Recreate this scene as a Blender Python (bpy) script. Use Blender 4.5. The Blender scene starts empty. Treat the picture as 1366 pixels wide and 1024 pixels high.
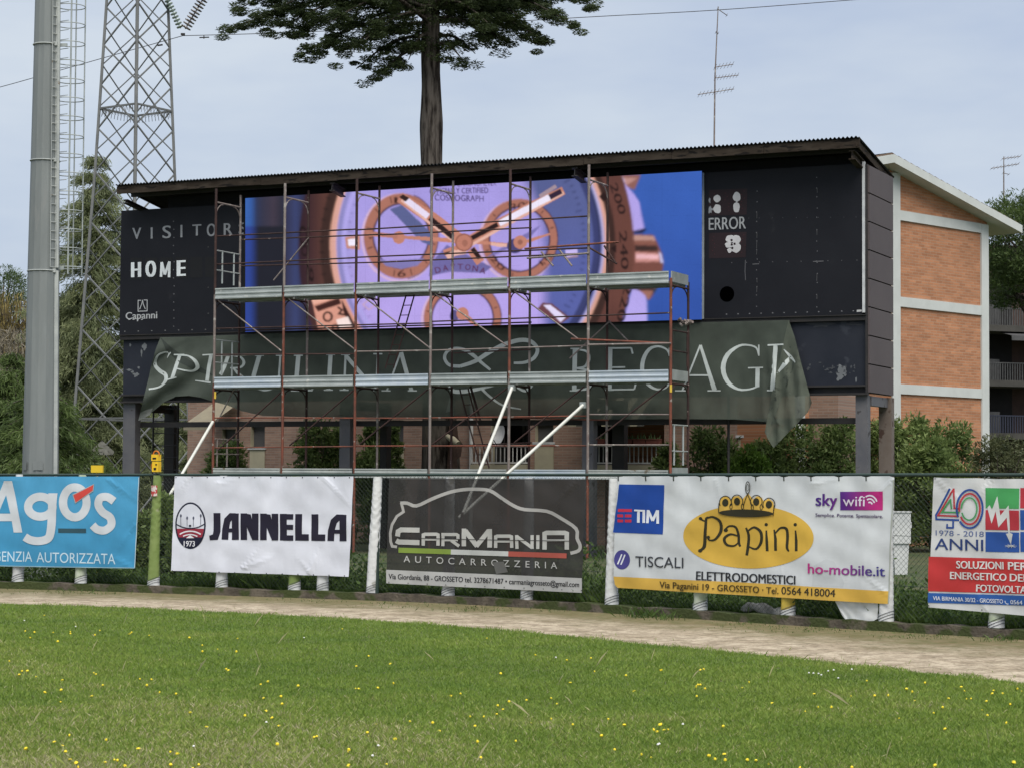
import bpy, bmesh, math, random
import numpy as np
from mathutils import Vector, Matrix
random.seed(7); RNG = np.random.default_rng(11)
SC = bpy.context.scene
COL = SC.collection
R = math.radians

# ------------------------------------------------------------------ camera, sky, sun, exposure
EYE = Vector((0, 0, 1.7))
FPX, CX, CY = 2750.0, 683.0, 512.0            # focal length and centre in photograph pixels (1366 x 1024)
PITCH, ROLL = math.atan((632 - 512) / FPX), 0.006
_F = Vector((0, math.cos(PITCH), math.sin(PITCH)))
_U0 = Vector((0, -math.sin(PITCH), math.cos(PITCH))); _R0 = Vector((1, 0, 0))
CR = _R0 * math.cos(ROLL) + _U0 * math.sin(ROLL)
CU = -_R0 * math.sin(ROLL) + _U0 * math.cos(ROLL)
cam = bpy.data.objects.new('camera', bpy.data.cameras.new('camera')); COL.objects.link(cam)
cam.data.sensor_fit = 'HORIZONTAL'; cam.data.sensor_width = 36; cam.data.lens = FPX / 1366 * 36
cam.data.clip_end = 3000
cam.matrix_world = Matrix(((CR.x, CU.x, -_F.x, 0), (CR.y, CU.y, -_F.y, 0), (CR.z, CU.z, -_F.z, EYE.z), (0, 0, 0, 1)))
SC.camera = cam

SUN_EL, SUN_AZ = R(58), R(168)                # sun high behind the camera (azimuth clockwise from +Y)
world = bpy.data.worlds.new('World'); SC.world = world; world.use_nodes = True
wt = world.node_tree; wt.nodes.clear()
def wn(t, **k):
    n = wt.nodes.new(t)
    for a, b in k.items(): setattr(n, a, b)
    return n
sky = wn('ShaderNodeTexSky', sky_type='NISHITA', sun_disc=False, sun_elevation=SUN_EL, sun_rotation=SUN_AZ, air_density=1.0, dust_density=2.0)
tc = wn('ShaderNodeTexCoord'); mp = wn('ShaderNodeMapping'); mp.inputs['Scale'].default_value = (2.2, 2.2, 7.0)
nz = wn('ShaderNodeTexNoise'); nz.inputs['Scale'].default_value = 1.6; nz.inputs['Detail'].default_value = 5; nz.inputs['Roughness'].default_value = .55
cr = wn('ShaderNodeValToRGB')
cr.color_ramp.elements[0].position = .36; cr.color_ramp.elements[0].color = (.48, .56, .715, 1)
cr.color_ramp.elements[1].position = .66; cr.color_ramp.elements[1].color = (.67, .73, .805, 1)
sc_ = wn('ShaderNodeVectorMath', operation='SCALE'); sc_.inputs['Scale'].default_value = 7.0
mx = wn('ShaderNodeMix', data_type='RGBA'); mx.inputs[0].default_value = .86
bg = wn('ShaderNodeBackground'); bg.inputs['Strength'].default_value = .1
wo = wn('ShaderNodeOutputWorld')
L = wt.links.new
L(tc.outputs['Generated'], mp.inputs['Vector']); L(mp.outputs[0], nz.inputs['Vector']); L(nz.outputs['Fac'], cr.inputs[0])
L(cr.outputs[0], sc_.inputs[0]); L(sky.outputs[0], mx.inputs[6]); L(sc_.outputs[0], mx.inputs[7])
L(mx.outputs[2], bg.inputs['Color']); L(bg.outputs[0], wo.inputs[0])

sl = bpy.data.lights.new('sun', 'SUN'); sl.energy = 2.9; sl.angle = R(50); sl.color = (1, .95, .87)
sun = bpy.data.objects.new('sun', sl); COL.objects.link(sun)
_sd = Vector((math.sin(SUN_AZ) * math.cos(SUN_EL), math.cos(SUN_AZ) * math.cos(SUN_EL), math.sin(SUN_EL)))
sun.rotation_euler = _sd.to_track_quat('Z', 'Y').to_euler()
SC.view_settings.view_transform = 'Standard'; SC.view_settings.look = 'None'
EXPO = 0.55
SC.view_settings.exposure = EXPO; SC.view_settings.gamma = 1; SC.view_settings.use_curve_mapping = False
SC.cycles.max_bounces = 8; SC.cycles.transparent_max_bounces = 16

# ------------------------------------------------------------------ surveying: photo sight lines cut with the planes things stand on
def ray(u, v): return _F + CR * ((u - CX) / FPX) - CU * ((v - CY) / FPX)
def ground(u, v, z=0.0):
    d = ray(u, v); return EYE + d * ((z - EYE.z) / d.z)
def at(u, v, Y):
    d = ray(u, v); return EYE + d * (Y / d.y)
class Plane:
    def __init__(s, u, Y, deg):               # vertical plane through column u at depth Y; deg > 0: right end comes nearer
        a = R(deg); s.T = Vector((math.cos(a), -math.sin(a), 0)); s.N = Vector((-math.sin(a), -math.cos(a), 0))
        p = at(u, 632, Y); s.O = Vector((p.x, p.y, 0))
    def hit(s, u, v, n=0.0):
        d = ray(u, v); o = s.O + s.N * n
        return EYE + d * ((o - EYE).dot(s.N) / d.dot(s.N))
    def sz(s, u, v, n=0.0):
        p = s.hit(u, v, n); return (p - s.O).dot(s.T), p.z
    def P(s, a, z, n=0.0): return s.O + s.T * a + s.N * n + Vector((0, 0, z))

# ------------------------------------------------------------------ objects
def tag(o, label=None, cat=None, group=None, kind=None):
    for k, v in (('label', label), ('category', cat), ('group', group), ('kind', kind)):
        if v: o[k] = v
    return o
def empty(name, loc, label, cat, group=None):
    o = bpy.data.objects.new(name, None); COL.objects.link(o); o.location = loc; o.empty_display_size = .3
    return tag(o, label, cat, group)
def link(name, me, parent=None):
    o = bpy.data.objects.new(name, me); COL.objects.link(o)
    if parent is not None:
        o.parent = parent
        l = Vector(parent.location); q = parent.parent
        if q is not None: l = Vector((0, 0, 0)) if parent.type == 'MESH' else l
        if parent.type == 'EMPTY' and not parent.get('local'): o.matrix_parent_inverse = Matrix.Translation(-l)
    return o
class MB:
    """collects faces; build() links them as ONE mesh object"""
    def __init__(s): s.v = []; s.f = []; s.m = []; s.sm = []
    def add(s, vs, fs, m=0, smooth=False):
        b = len(s.v); s.v += [tuple(x) for x in vs]
        for f in fs: s.f.append([b + i for i in f]); s.m.append(m); s.sm.append(smooth)
    def quad(s, a, b, c, d, m=0): s.add([a, b, c, d], [(0, 1, 2, 3)], m)
    def boxax(s, c, X, Y, Z, m=0):            # centre and three half-axis vectors
        c, X, Y, Z = map(Vector, (c, X, Y, Z))
        vs = [c + X * i + Y * j + Z * k for i in (-1, 1) for j in (-1, 1) for k in (-1, 1)]
        s.add(vs, [(0, 1, 3, 2), (4, 6, 7, 5), (0, 4, 5, 1), (2, 3, 7, 6), (0, 2, 6, 4), (1, 5, 7, 3)], m)
    def slab(s, pl, a0, a1, z0, z1, n0, n1, m=0):
        s.boxax(pl.P((a0 + a1) / 2, (z0 + z1) / 2, (n0 + n1) / 2), pl.T * (abs(a1 - a0) / 2), pl.N * (abs(n1 - n0) / 2), Vector((0, 0, abs(z1 - z0) / 2)), m)
    def bar(s, p0, p1, w, h, m=0, up=(0, 0, 1)):
        p0, p1 = Vector(p0), Vector(p1); d = (p1 - p0)
        if d.length < 1e-6: return
        x = d.normalized(); u = Vector(up)
        if abs(x.dot(u)) > .98: u = Vector((0, 1, 0))
        y = u.cross(x).normalized(); z = x.cross(y)
        s.boxax((p0 + p1) / 2, d / 2, y * w / 2, z * h / 2, m)
    def tube(s, pts, r, n=8, m=0, caps=True, closed=False):
        pts = [Vector(p) for p in pts]; k = len(pts)
        rs = r if isinstance(r, (list, tuple)) else [r] * k
        rings = []; prev = None
        for i, p in enumerate(pts):
            a = pts[(i - 1) % k] if (i > 0 or closed) else p
            b = pts[(i + 1) % k] if (i < k - 1 or closed) else p
            t = (b - a).normalized()
            if prev is None:
                q = Vector((0, 0, 1)) if abs(t.z) < .9 else Vector((0, 1, 0))
                x = t.cross(q).normalized()
            else:
                x = (prev - t * prev.dot(t)).normalized()
            prev = x; y = t.cross(x)
            rings.append([p + (x * math.cos(2 * math.pi * j / n) + y * math.sin(2 * math.pi * j / n)) * rs[i] for j in range(n)])
        vs = [v for rg in rings for v in rg]; fs = []
        for i in range(k if closed else k - 1):
            i2 = (i + 1) % k
            for j in range(n): fs.append((i * n + j, i * n + (j + 1) % n, i2 * n + (j + 1) % n, i2 * n + j))
        s.add(vs, fs, m, True)
        if caps and not closed:
            s.add(rings[0], [tuple(range(n))[::-1]], m); s.add(rings[-1], [tuple(range(n))], m)
    def grid(s, fn, nu, nv, m=0, smooth=True):
        vs = [fn(i / nu, j / nv) for j in range(nv + 1) for i in range(nu + 1)]
        fs = [(j * (nu + 1) + i, j * (nu + 1) + i + 1, (j + 1) * (nu + 1) + i + 1, (j + 1) * (nu + 1) + i) for j in range(nv) for i in range(nu)]
        s.add(vs, fs, m, smooth)
    def build(s, name, mats, parent=None):
        me = bpy.data.meshes.new(name); me.from_pydata(s.v, [], s.f)
        for mt in (mats if isinstance(mats, (list, tuple)) else [mats]): me.materials.append(mt)
        me.polygons.foreach_set('material_index', s.m); me.polygons.foreach_set('use_smooth', s.sm)
        me.update(); return link(name, me, parent)

# ------------------------------------------------------------------ materials
def nt(name):
    m = bpy.data.materials.new(name); m.use_nodes = True; t = m.node_tree; t.nodes.clear()
    return m, t, t.links.new
def N_(t, typ, **k):
    n = t.nodes.new(typ)
    for a, b in k.items(): setattr(n, a, b)
    return n
def c4(c): return (c[0], c[1], c[2], 1)
def hexc(h):
    h = h.lstrip('#'); r = [int(h[i:i + 2], 16) / 255 for i in (0, 2, 4)]
    return tuple(x / 12.92 if x <= .04045 else ((x + .055) / 1.055) ** 2.4 for x in r)
def mat(name, c1, c2=None, scale=3.0, rough=.7, metal=0.0, bump=0.0, bscale=30.0, stretch=(1, 1, 1), c3=None, s3=18.0, t3=.62, spec=.4, contrast=(.35, .65)):
    m, t, l = nt(name)
    b = N_(t, 'ShaderNodeBsdfPrincipled'); o = N_(t, 'ShaderNodeOutputMaterial'); l(b.outputs[0], o.inputs[0])
    b.inputs['Roughness'].default_value = rough; b.inputs['Metallic'].default_value = metal; b.inputs['Specular IOR Level'].default_value = spec
    g = N_(t, 'ShaderNodeNewGeometry'); mp = N_(t, 'ShaderNodeMapping'); mp.inputs['Scale'].default_value = stretch
    l(g.outputs['Position'], mp.inputs[0])
    if c2 is None: c2 = tuple(x * .8 for x in c1)
    nz = N_(t, 'ShaderNodeTexNoise'); nz.inputs['Scale'].default_value = scale; nz.inputs['Detail'].default_value = 6; nz.inputs['Roughness'].default_value = .6
    l(mp.outputs[0], nz.inputs[0])
    r = N_(t, 'ShaderNodeValToRGB'); e = r.color_ramp.elements
    e[0].position, e[0].color = contrast[0], c4(c1); e[1].position, e[1].color = contrast[1], c4(c2)
    l(nz.outputs[0], r.inputs[0]); out = r.outputs[0]
    if c3 is not None:
        n3 = N_(t, 'ShaderNodeTexNoise'); n3.inputs['Scale'].default_value = s3; n3.inputs['Detail'].default_value = 5; l(mp.outputs[0], n3.inputs[0])
        r3 = N_(t, 'ShaderNodeValToRGB'); r3.color_ramp.elements[0].position = t3; r3.color_ramp.elements[1].position = t3 + .06; l(n3.outputs[0], r3.inputs[0])
        mx = N_(t, 'ShaderNodeMix', data_type='RGBA'); l(r3.outputs[0], mx.inputs[0]); l(out, mx.inputs[6]); mx.inputs[7].default_value = c4(c3); out = mx.outputs[2]
    l(out, b.inputs['Base Color'])
    if bump:
        nb = N_(t, 'ShaderNodeTexNoise'); nb.inputs['Scale'].default_value = bscale; nb.inputs['Detail'].default_value = 4; l(mp.outputs[0], nb.inputs[0])
        bp = N_(t, 'ShaderNodeBump'); bp.inputs['Strength'].default_value = bump; bp.inputs['Distance'].default_value = .02
        l(nb.outputs[0], bp.inputs['Height']); l(bp.outputs[0], b.inputs['Normal'])
    return m
def mat_print(name, rough=.5, alpha=1.0, dirt=.12, bump=.25, trans=0.0):
    """printed sheet: ink colour from the 'ink' attribute, light soiling, soft creases"""
    m, t, l = nt(name)
    b = N_(t, 'ShaderNodeBsdfPrincipled'); o = N_(t, 'ShaderNodeOutputMaterial')
    b.inputs['Roughness'].default_value = rough; b.inputs['Specular IOR Level'].default_value = .3
    a = N_(t, 'ShaderNodeAttribute', attribute_name='ink'); g = N_(t, 'ShaderNodeNewGeometry')
    nz = N_(t, 'ShaderNodeTexNoise'); nz.inputs['Scale'].default_value = 2.3; nz.inputs['Detail'].default_value = 8; l(g.outputs['Position'], nz.inputs[0])
    r = N_(t, 'ShaderNodeMapRange'); r.inputs[1].default_value = .3; r.inputs[2].default_value = .75; r.inputs[3].default_value = 1.0; r.inputs[4].default_value = 1 - dirt * 2
    l(nz.outputs[0], r.inputs[0])
    mx = N_(t, 'ShaderNodeVectorMath', operation='SCALE'); l(a.outputs['Color'], mx.inputs[0]); l(r.outputs[0], mx.inputs['Scale']); l(mx.outputs[0], b.inputs['Base Color'])
    mp = N_(t, 'ShaderNodeMapping'); mp.inputs['Scale'].default_value = (1.2, 1.2, .7); mp.inputs['Rotation'].default_value = (.5, .6, .2); l(g.outputs['Position'], mp.inputs[0])
    nb = N_(t, 'ShaderNodeTexNoise'); nb.inputs['Scale'].default_value = 2.2; nb.inputs['Detail'].default_value = 3; nb.inputs['Distortion'].default_value = .5; l(mp.outputs[0], nb.inputs[0])
    bp = N_(t, 'ShaderNodeBump'); bp.inputs['Strength'].default_value = bump; bp.inputs['Distance'].default_value = .03; l(nb.outputs[0], bp.inputs['Height']); l(bp.outputs[0], b.inputs['Normal'])
    if alpha < 1:
        tr = N_(t, 'ShaderNodeBsdfTransparent'); ms = N_(t, 'ShaderNodeMixShader'); ms.inputs[0].default_value = alpha
        l(tr.outputs[0], ms.inputs[1]); l(b.outputs[0], ms.inputs[2]); l(ms.outputs[0], o.inputs[0])
    else: l(b.outputs[0], o.inputs[0])
    return m
def mat_screen():
    m, t, l = nt('led_screen'); e = N_(t, 'ShaderNodeEmission'); o = N_(t, 'ShaderNodeOutputMaterial')
    a = N_(t, 'ShaderNodeAttribute', attribute_name='ink'); l(a.outputs['Color'], e.inputs[0]); e.inputs[1].default_value = .98 / 2 ** EXPO
    l(e.outputs[0], o.inputs[0]); return m
def mat_brick(name, T, c1, c2, mortar, bw=.25, bh=.065):
    m, t, l = nt(name); b = N_(t, 'ShaderNodeBsdfPrincipled'); o = N_(t, 'ShaderNodeOutputMaterial'); l(b.outputs[0], o.inputs[0]); b.inputs['Roughness'].default_value = .9
    g = N_(t, 'ShaderNodeNewGeometry'); d = N_(t, 'ShaderNodeVectorMath', operation='DOT_PRODUCT'); d.inputs[1].default_value = T; l(g.outputs['Position'], d.inputs[0])
    sp = N_(t, 'ShaderNodeSeparateXYZ'); l(g.outputs['Position'], sp.inputs[0]); cb = N_(t, 'ShaderNodeCombineXYZ'); l(d.outputs['Value'], cb.inputs[0]); l(sp.outputs[2], cb.inputs[1])
    k = N_(t, 'ShaderNodeTexBrick'); k.inputs['Scale'].default_value = 1; k.inputs['Brick Width'].default_value = bw; k.inputs['Row Height'].default_value = bh; k.inputs['Mortar Size'].default_value = .007
    k.inputs['Color1'].default_value = c4(c1); k.inputs['Color2'].default_value = c4(c2); k.inputs['Mortar'].default_value = c4(mortar); k.inputs['Bias'].default_value = -.1; l(cb.outputs[0], k.inputs[0])
    mp = N_(t, 'ShaderNodeMapping'); mp.inputs['Scale'].default_value = (1.1, 4, 1); l(cb.outputs[0], mp.inputs[0])
    nz = N_(t, 'ShaderNodeTexNoise'); nz.inputs['Scale'].default_value = 1.2; nz.inputs['Detail'].default_value = 8; nz.inputs['Roughness'].default_value = .65; l(mp.outputs[0], nz.inputs[0])
    r = N_(t, 'ShaderNodeMapRange'); r.inputs[1].default_value = .3; r.inputs[2].default_value = .7; r.inputs[3].default_value = .80; r.inputs[4].default_value = 1.18; l(nz.outputs[0], r.inputs[0])
    mx = N_(t, 'ShaderNodeVectorMath', operation='SCALE'); l(k.outputs['Color'], mx.inputs[0]); l(r.outputs[0], mx.inputs['Scale']); l(mx.outputs[0], b.inputs['Base Color'])
    bp = N_(t, 'ShaderNodeBump'); bp.inputs['Strength'].default_value = .4; bp.inputs['Distance'].default_value = .01; bp.invert = True; l(k.outputs['Fac'], bp.inputs['Height']); l(bp.outputs[0], b.inputs['Normal'])
    return m
def mat_leaf(name, dark, light, trans=.35, rough=.55):
    m, t, l = nt(name); b = N_(t, 'ShaderNodeBsdfPrincipled'); o = N_(t, 'ShaderNodeOutputMaterial'); b.inputs['Roughness'].default_value = rough; b.inputs['Specular IOR Level'].default_value = .3
    a = N_(t, 'ShaderNodeAttribute', attribute_name='tint'); mx = N_(t, 'ShaderNodeMix', data_type='RGBA'); l(a.outputs['Fac'], mx.inputs[0])
    mx.inputs[6].default_value = c4(dark); mx.inputs[7].default_value = c4(light); l(mx.outputs[2], b.inputs['Base Color'])
    tr = N_(t, 'ShaderNodeBsdfTranslucent'); l(mx.outputs[2], tr.inputs[0]); ms = N_(t, 'ShaderNodeMixShader'); ms.inputs[0].default_value = trans
    l(b.outputs[0], ms.inputs[1]); l(tr.outputs[0], ms.inputs[2]); l(ms.outputs[0], o.inputs[0]); return m

M = {}
M['galv'] = mat('galvanised_steel', (.40, .43, .42), (.29, .32, .31), 2.5, .5, .25, .1, 20, c3=(.5, .5, .47), s3=6, t3=.64)
M['galv_dull'] = mat('galvanised_deck', (.30, .32, .315), (.42, .44, .42), 3, .6, .1, .1, 20, c3=(.2, .17, .13), s3=7, t3=.66)
M['galv_blue'] = mat('galvanised_new', (.40, .46, .52), (.50, .55, .58), 3, .45, .2)
M['rust'] = mat('red_oxide_tube', (.21, .060, .034), (.10, .042, .030), 4, .75, 0, .1, 40, c3=(.30, .26, .23), s3=9, t3=.63)
M['tube_grey'] = mat('weathered_tube', (.17, .13, .12), (.24, .21, .19), 3.5, .7, .1, .1, 40, c3=(.36, .33, .30), s3=7, t3=.6)
M['tube_brown'] = mat('brown_tube', (.034, .022, .021), (.064, .036, .032), 3.5, .8, 0, .1, 40, c3=(.26, .22, .20), s3=8, t3=.68, spec=.2)
M['white_tube'] = mat('white_painted_tube', (.62, .62, .57), (.52, .52, .48), 4, .5)
M['black_panel'] = mat('black_panel', (.0090, .0094, .0130), (.0125, .013, .017), .8, .5, 0, .04, 3, c3=(.017, .0175, .021), s3=1.6, t3=.66, spec=.18)
M['lower_panel'] = mat('faded_blue_black_panel', (.015, .018, .027), (.022, .025, .035), 1.2, .6, 0, .05, 5, c3=(.036, .04, .052), s3=2.5, t3=.64, spec=.2)
M['side_panel'] = mat('brown_grey_cladding', (.098, .080, .080), (.086, .070, .071), .7, .6, spec=.18)
M['dark_steel'] = mat('dark_steel', (.022, .021, .022), (.035, .03, .028), 3, .6, .2)
M['post_steel'] = mat('grey_steel_post', (.10, .10, .112), (.14, .135, .14), 2.5, .55, .3, .05, 12, c3=(.05, .045, .045), s3=5, t3=.62)
M['fascia'] = mat('weathered_timber', (.026, .019, .014), (.055, .043, .033), 2.2, .9, 0, .2, 15, (1, 1, 4), c3=(.012, .010, .009), s3=3, t3=.56, spec=.15)
M['roof_sheet'] = mat('corrugated_sheet', (.022, .024, .028), (.034, .034, .036), 2, .7, .1, spec=.2)
M['white_trim'] = mat('white_trim', (.56, .57, .57), (.44, .45, .46), 5, .6)
M['black_void'] = mat('black_cavity', (.004, .004, .004), (.006, .006, .006), 3, .9)
M['hole'] = mat('unlit_opening', (.0004, .0004, .0005), rough=1, spec=0)  # flat black disc colour standing for the darkness inside the panel hole
M['concrete'] = mat('kerb_concrete', (.135, .115, .09), (.070, .060, .048), 5, .95, 0, .8, 30, c3=(.055, .068, .026), s3=2.6, t3=.47, spec=.15)
M['bark'] = mat('dark_bark', (.125, .108, .092), (.018, .014, .012), 4, .95, 0, 1.0, 14, (3.0, 3.0, .40), contrast=(.42, .62), spec=.1)
M['pole_steel'] = mat('galvanised_pole', (.205, .222, .218), (.165, .18, .178), 1.5, .6, .15, .05, 20, (3, 3, .45), c3=(.2, .21, .205), s3=2.2, t3=.64)
M['lattice'] = mat('pylon_steel', (.17, .175, .172), (.12, .125, .125), 2, .7, .1)

# ------------------------------------------------------------------ printing: flat artwork laid out in sheet coordinates and carried by the sheet
_FC = {}
def font_mesh(txt, bold=0.0, space=1.0):
    key = (txt, bold, space)
    if key not in _FC:
        cu = bpy.data.curves.new('t', 'FONT'); cu.body = txt; cu.offset = bold; cu.space_character = space; cu.resolution_u = 4
        ob = bpy.data.objects.new('t', cu); COL.objects.link(ob)
        dg = bpy.context.evaluated_depsgraph_get(); me = bpy.data.meshes.new_from_object(ob.evaluated_get(dg))
        _FC[key] = ([(v.co.x, v.co.y) for v in me.vertices], [tuple(p.vertices) for p in me.polygons])
        bpy.data.objects.remove(ob); bpy.data.curves.remove(cu); bpy.data.meshes.remove(me)
    return _FC[key]
def ell(cx, cy, rx, ry, n=40, rot=0, a0=0, a1=360):
    k = n if a1 - a0 >= 360 else n + 1; out = []
    for i in range(k):
        a = R(a0 + (a1 - a0) * i / n); x, y = rx * math.cos(a), ry * math.sin(a)
        out.append((cx + x * math.cos(rot) - y * math.sin(rot), cy + x * math.sin(rot) + y * math.cos(rot)))
    return out
def smooth(pts, n=5):
    out = []; k = len(pts)
    for i in range(k - 1):
        p0, p1, p2, p3 = pts[max(i - 1, 0)], pts[i], pts[i + 1], pts[min(i + 2, k - 1)]
        for j in range(n):
            t = j / n
            out.append(tuple(.5 * (2 * b + (c - a) * t + (2 * a - 5 * b + 4 * c - d) * t * t + (3 * b - a - 3 * c + d) * t ** 3) for a, b, c, d in zip(p0, p1, p2, p3)))
    out.append(tuple(pts[-1])); return out
class Art:
    def __init__(s, fn, grid=0.0, step=.003, clip=None, org=(0, 0), sc=1.0):
        s.fn, s.grid, s.step, s.clip = fn, grid, step, clip
        s.v, s.f, s.c = [], [], []; s.bb = []; s.org, s.sc = org, sc
    def frame(s, x, y, k): s.org, s.sc = (x, y), k; return s
    def T(s, p): return (s.org[0] + p[0] / s.sc, s.org[1] + p[1] / s.sc)
    def put(s, vs, fs, col, off=None, grid=None):
        bm = bmesh.new(); bv = [bm.verts.new((x, y, 0)) for x, y in vs]
        for f in fs:
            try: bm.faces.new([bv[i] for i in f])
            except ValueError: pass
        bm.normal_update(); bmesh.ops.triangulate(bm, faces=[f for f in bm.faces if len(f.verts) > 3])
        g = s.grid if grid is None else grid
        def cut(co, no, **k):
            bmesh.ops.bisect_plane(bm, geom=bm.verts[:] + bm.edges[:] + bm.faces[:], dist=1e-5, plane_co=co, plane_no=no, **k)
        if s.clip:
            x0, y0, x1, y1 = s.clip
            for co, no in (((x0, 0, 0), (-1, 0, 0)), ((x1, 0, 0), (1, 0, 0)), ((0, y0, 0), (0, -1, 0)), ((0, y1, 0), (0, 1, 0))):
                cut(co, no, clear_outer=True)
        if g and len(bm.verts):
            xs = [v.co.x for v in bm.verts]; ys = [v.co.y for v in bm.verts]
            for k in range(math.ceil(min(xs) / g), math.floor(max(xs) / g) + 1): cut((k * g, 0, 0), (1, 0, 0))
            for k in range(math.ceil(min(ys) / g), math.floor(max(ys) / g) + 1): cut((0, k * g, 0), (0, 1, 0))
        if not len(bm.verts): bm.free(); return
        xs = [v.co.x for v in bm.verts]; ys = [v.co.y for v in bm.verts]; q = (min(xs), min(ys), max(xs), max(ys))
        ly = max([b_[4] for b_ in s.bb if b_[0] < q[2] and q[0] < b_[2] and b_[1] < q[3] and q[1] < b_[3]], default=-1) + 1   # printed over whatever lies under it
        s.bb.append((*q, ly)); o = (ly * s.step + (.002 if ly else 0)) if off is None else off
        b = len(s.v); bm.verts.index_update()
        for v in bm.verts:
            s.v.append(tuple(s.fn(v.co.x, v.co.y, o)))
            c = col(v.co.x, v.co.y) if callable(col) else col
            s.c.append((c[0], c[1], c[2], 1.0))
        for f in bm.faces: s.f.append([b + v.index for v in f.verts])
        bm.free()
    def col(s, c): return hexc(c) if isinstance(c, str) else c
    def poly(s, pts, c, raw=False, **k):
        p = [tuple(q) for q in pts] if raw else [s.T(q) for q in pts]
        s.put(p, [tuple(range(len(p)))], s.col(c), **k)
    def stroke(s, pts, w, c, closed=False, sm=0, **k):
        if sm: pts = smooth(pts, sm)
        P = [Vector(s.T(p)) for p in pts]; n = len(P)
        W = [x / s.sc for x in w] if isinstance(w, (list, tuple)) else [w / s.sc] * n
        if len(W) != n: W = list(np.interp(np.linspace(0, 1, n), np.linspace(0, 1, len(W)), W))
        vs = []
        for i, p in enumerate(P):
            a = P[i - 1] if (i > 0 or closed) else None; b = P[(i + 1) % n] if (i < n - 1 or closed) else None
            d1 = (p - a).normalized() if a is not None else None; d2 = (b - p).normalized() if b is not None else None
            d = (d1 + d2) if (d1 is not None and d2 is not None) else (d1 or d2)
            if d.length < 1e-6: d = d1
            d = d.normalized(); nn = Vector((-d.y, d.x)); kf = 1.0
            if d1 is not None and d2 is not None: kf = 1 / max(.45, d.dot(d1))
            vs += [tuple(p + nn * W[i] / 2 * kf), tuple(p - nn * W[i] / 2 * kf)]
        fs = [(2 * i, 2 * i + 1, 2 * ((i + 1) % n) + 1, 2 * ((i + 1) % n)) for i in range(n if closed else n - 1)]
        s.put(vs, fs, s.col(c), **k)
    def text(s, txt, p0, p1, h, c, bold=0.0, lean=0.0, h1=None, space=1.0, up=None, dx=0.0, **k):
        if bold > .004:                            # heavier strokes: the word struck twice more, a hair to either side
            for dx in ((-bold, bold) if bold < .028 else (-bold, -bold / 2, bold / 2, bold)): s.text(txt, p0, p1, h, c, 0, lean, h1, space, up, dx, **k)
        bold = 0
        vs, fs = font_mesh(txt, bold, space); cap = .68
        xs = [v[0] for v in vs]; x0, x1 = min(xs), max(xs)
        a, b = Vector(s.T(p0)), Vector(s.T(p1)); h, h1 = h / s.sc, (h1 or h) / s.sc
        d = b - a; u = Vector(up) if up else Vector((lean, -1))
        out = []
        for x, y in vs:
            t = (x - x0) / (x1 - x0); x_ = dx * (h / cap) / max(d.length, 1e-6); t += x_; q = a + d * t + u * (y / cap) * (h + (h1 - h) * t); out.append((q.x, q.y))
        s.put(out, fs, s.col(c), **k)
    def build(s, name, material, parent=None, on=None, smooth=False):
        k, mi = len(s.f), [0] * len(s.f)
        if on is not None:                         # the plain board the marks are painted on: one mesh with them
            mb, base = on; b = len(s.v); s.v += mb.v; s.c += [(1, 1, 1, 1)] * len(mb.v); s.f += [[b + i for i in f] for f in mb.f]; mi += [1] * len(mb.f)
        me = bpy.data.meshes.new(name); me.from_pydata(s.v, [], s.f); me.materials.append(material)
        if on is not None: me.materials.append(base)
        me.polygons.foreach_set('material_index', mi); me.polygons.foreach_set('use_smooth', [smooth] * len(s.f))
        at_ = me.color_attributes.new('ink', 'FLOAT_COLOR', 'POINT'); at_.data.foreach_set('color', np.array(s.c, dtype=np.float32).ravel())
        me.update(); return link(name, me, parent)
class Picture(Art):
    """the picture shown by a lamp matrix: drawn lamp by lamp, so edges come out soft"""
    def __init__(s, x0, y0, x1, y1, k):
        super().__init__(None); s.x0, s.y0, s.k = x0, y0, k; s.w, s.h = int((x1 - x0) * k), int((y1 - y0) * k); s.im = np.zeros((s.h, s.w, 3))
    def put(s, vs, fs, col, off=None, grid=None):
        bm = bmesh.new(); bv = [bm.verts.new((x, y, 0)) for x, y in vs]
        for f in fs:
            try: bm.faces.new([bv[i] for i in f])
            except ValueError: pass
        bm.normal_update(); bmesh.ops.triangulate(bm, faces=[f for f in bm.faces if len(f.verts) > 3])
        for f in bm.faces:
            P = [((v.co.x - s.x0) * s.k, (v.co.y - s.y0) * s.k) for v in f.verts]
            (ax, ay), (bx, by), (cx, cy) = P; d = (bx - ax) * (cy - ay) - (cx - ax) * (by - ay)
            if abs(d) < 1e-9: continue
            i0, i1 = max(0, int(min(ax, bx, cx) - 1)), min(s.w, int(max(ax, bx, cx) + 2)); j0, j1 = max(0, int(min(ay, by, cy) - 1)), min(s.h, int(max(ay, by, cy) + 2))
            if i1 <= i0 or j1 <= j0: continue
            X, Y = np.meshgrid(np.arange(i0, i1) + .5, np.arange(j0, j1) + .5)
            u = ((X - ax) * (cy - ay) - (cx - ax) * (Y - ay)) / d; v = ((bx - ax) * (Y - ay) - (X - ax) * (by - ay)) / d
            m = (u >= -1e-6) & (v >= -1e-6) & (u + v <= 1 + 1e-6)
            if callable(col):
                for j, i in zip(*np.nonzero(m)): s.im[j0 + j, i0 + i] = col(s.x0 + X[j, i] / s.k, s.y0 + Y[j, i] / s.k)
            else: s.im[j0:j1, i0:i1][m] = col
        bm.free()
    def blur(s, sig):
        r = max(1, int(3 * sig * s.k)); g = np.exp(-.5 * (np.arange(-r, r + 1) / (sig * s.k)) ** 2); g /= g.sum()
        for ax in (0, 1):
            p = np.pad(s.im, [(r, r) if a == ax else (0, 0) for a in range(3)], mode='edge')
            s.im = sum(g[i] * (p[i:i + s.h] if ax == 0 else p[:, i:i + s.w]) for i in range(2 * r + 1))
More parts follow.
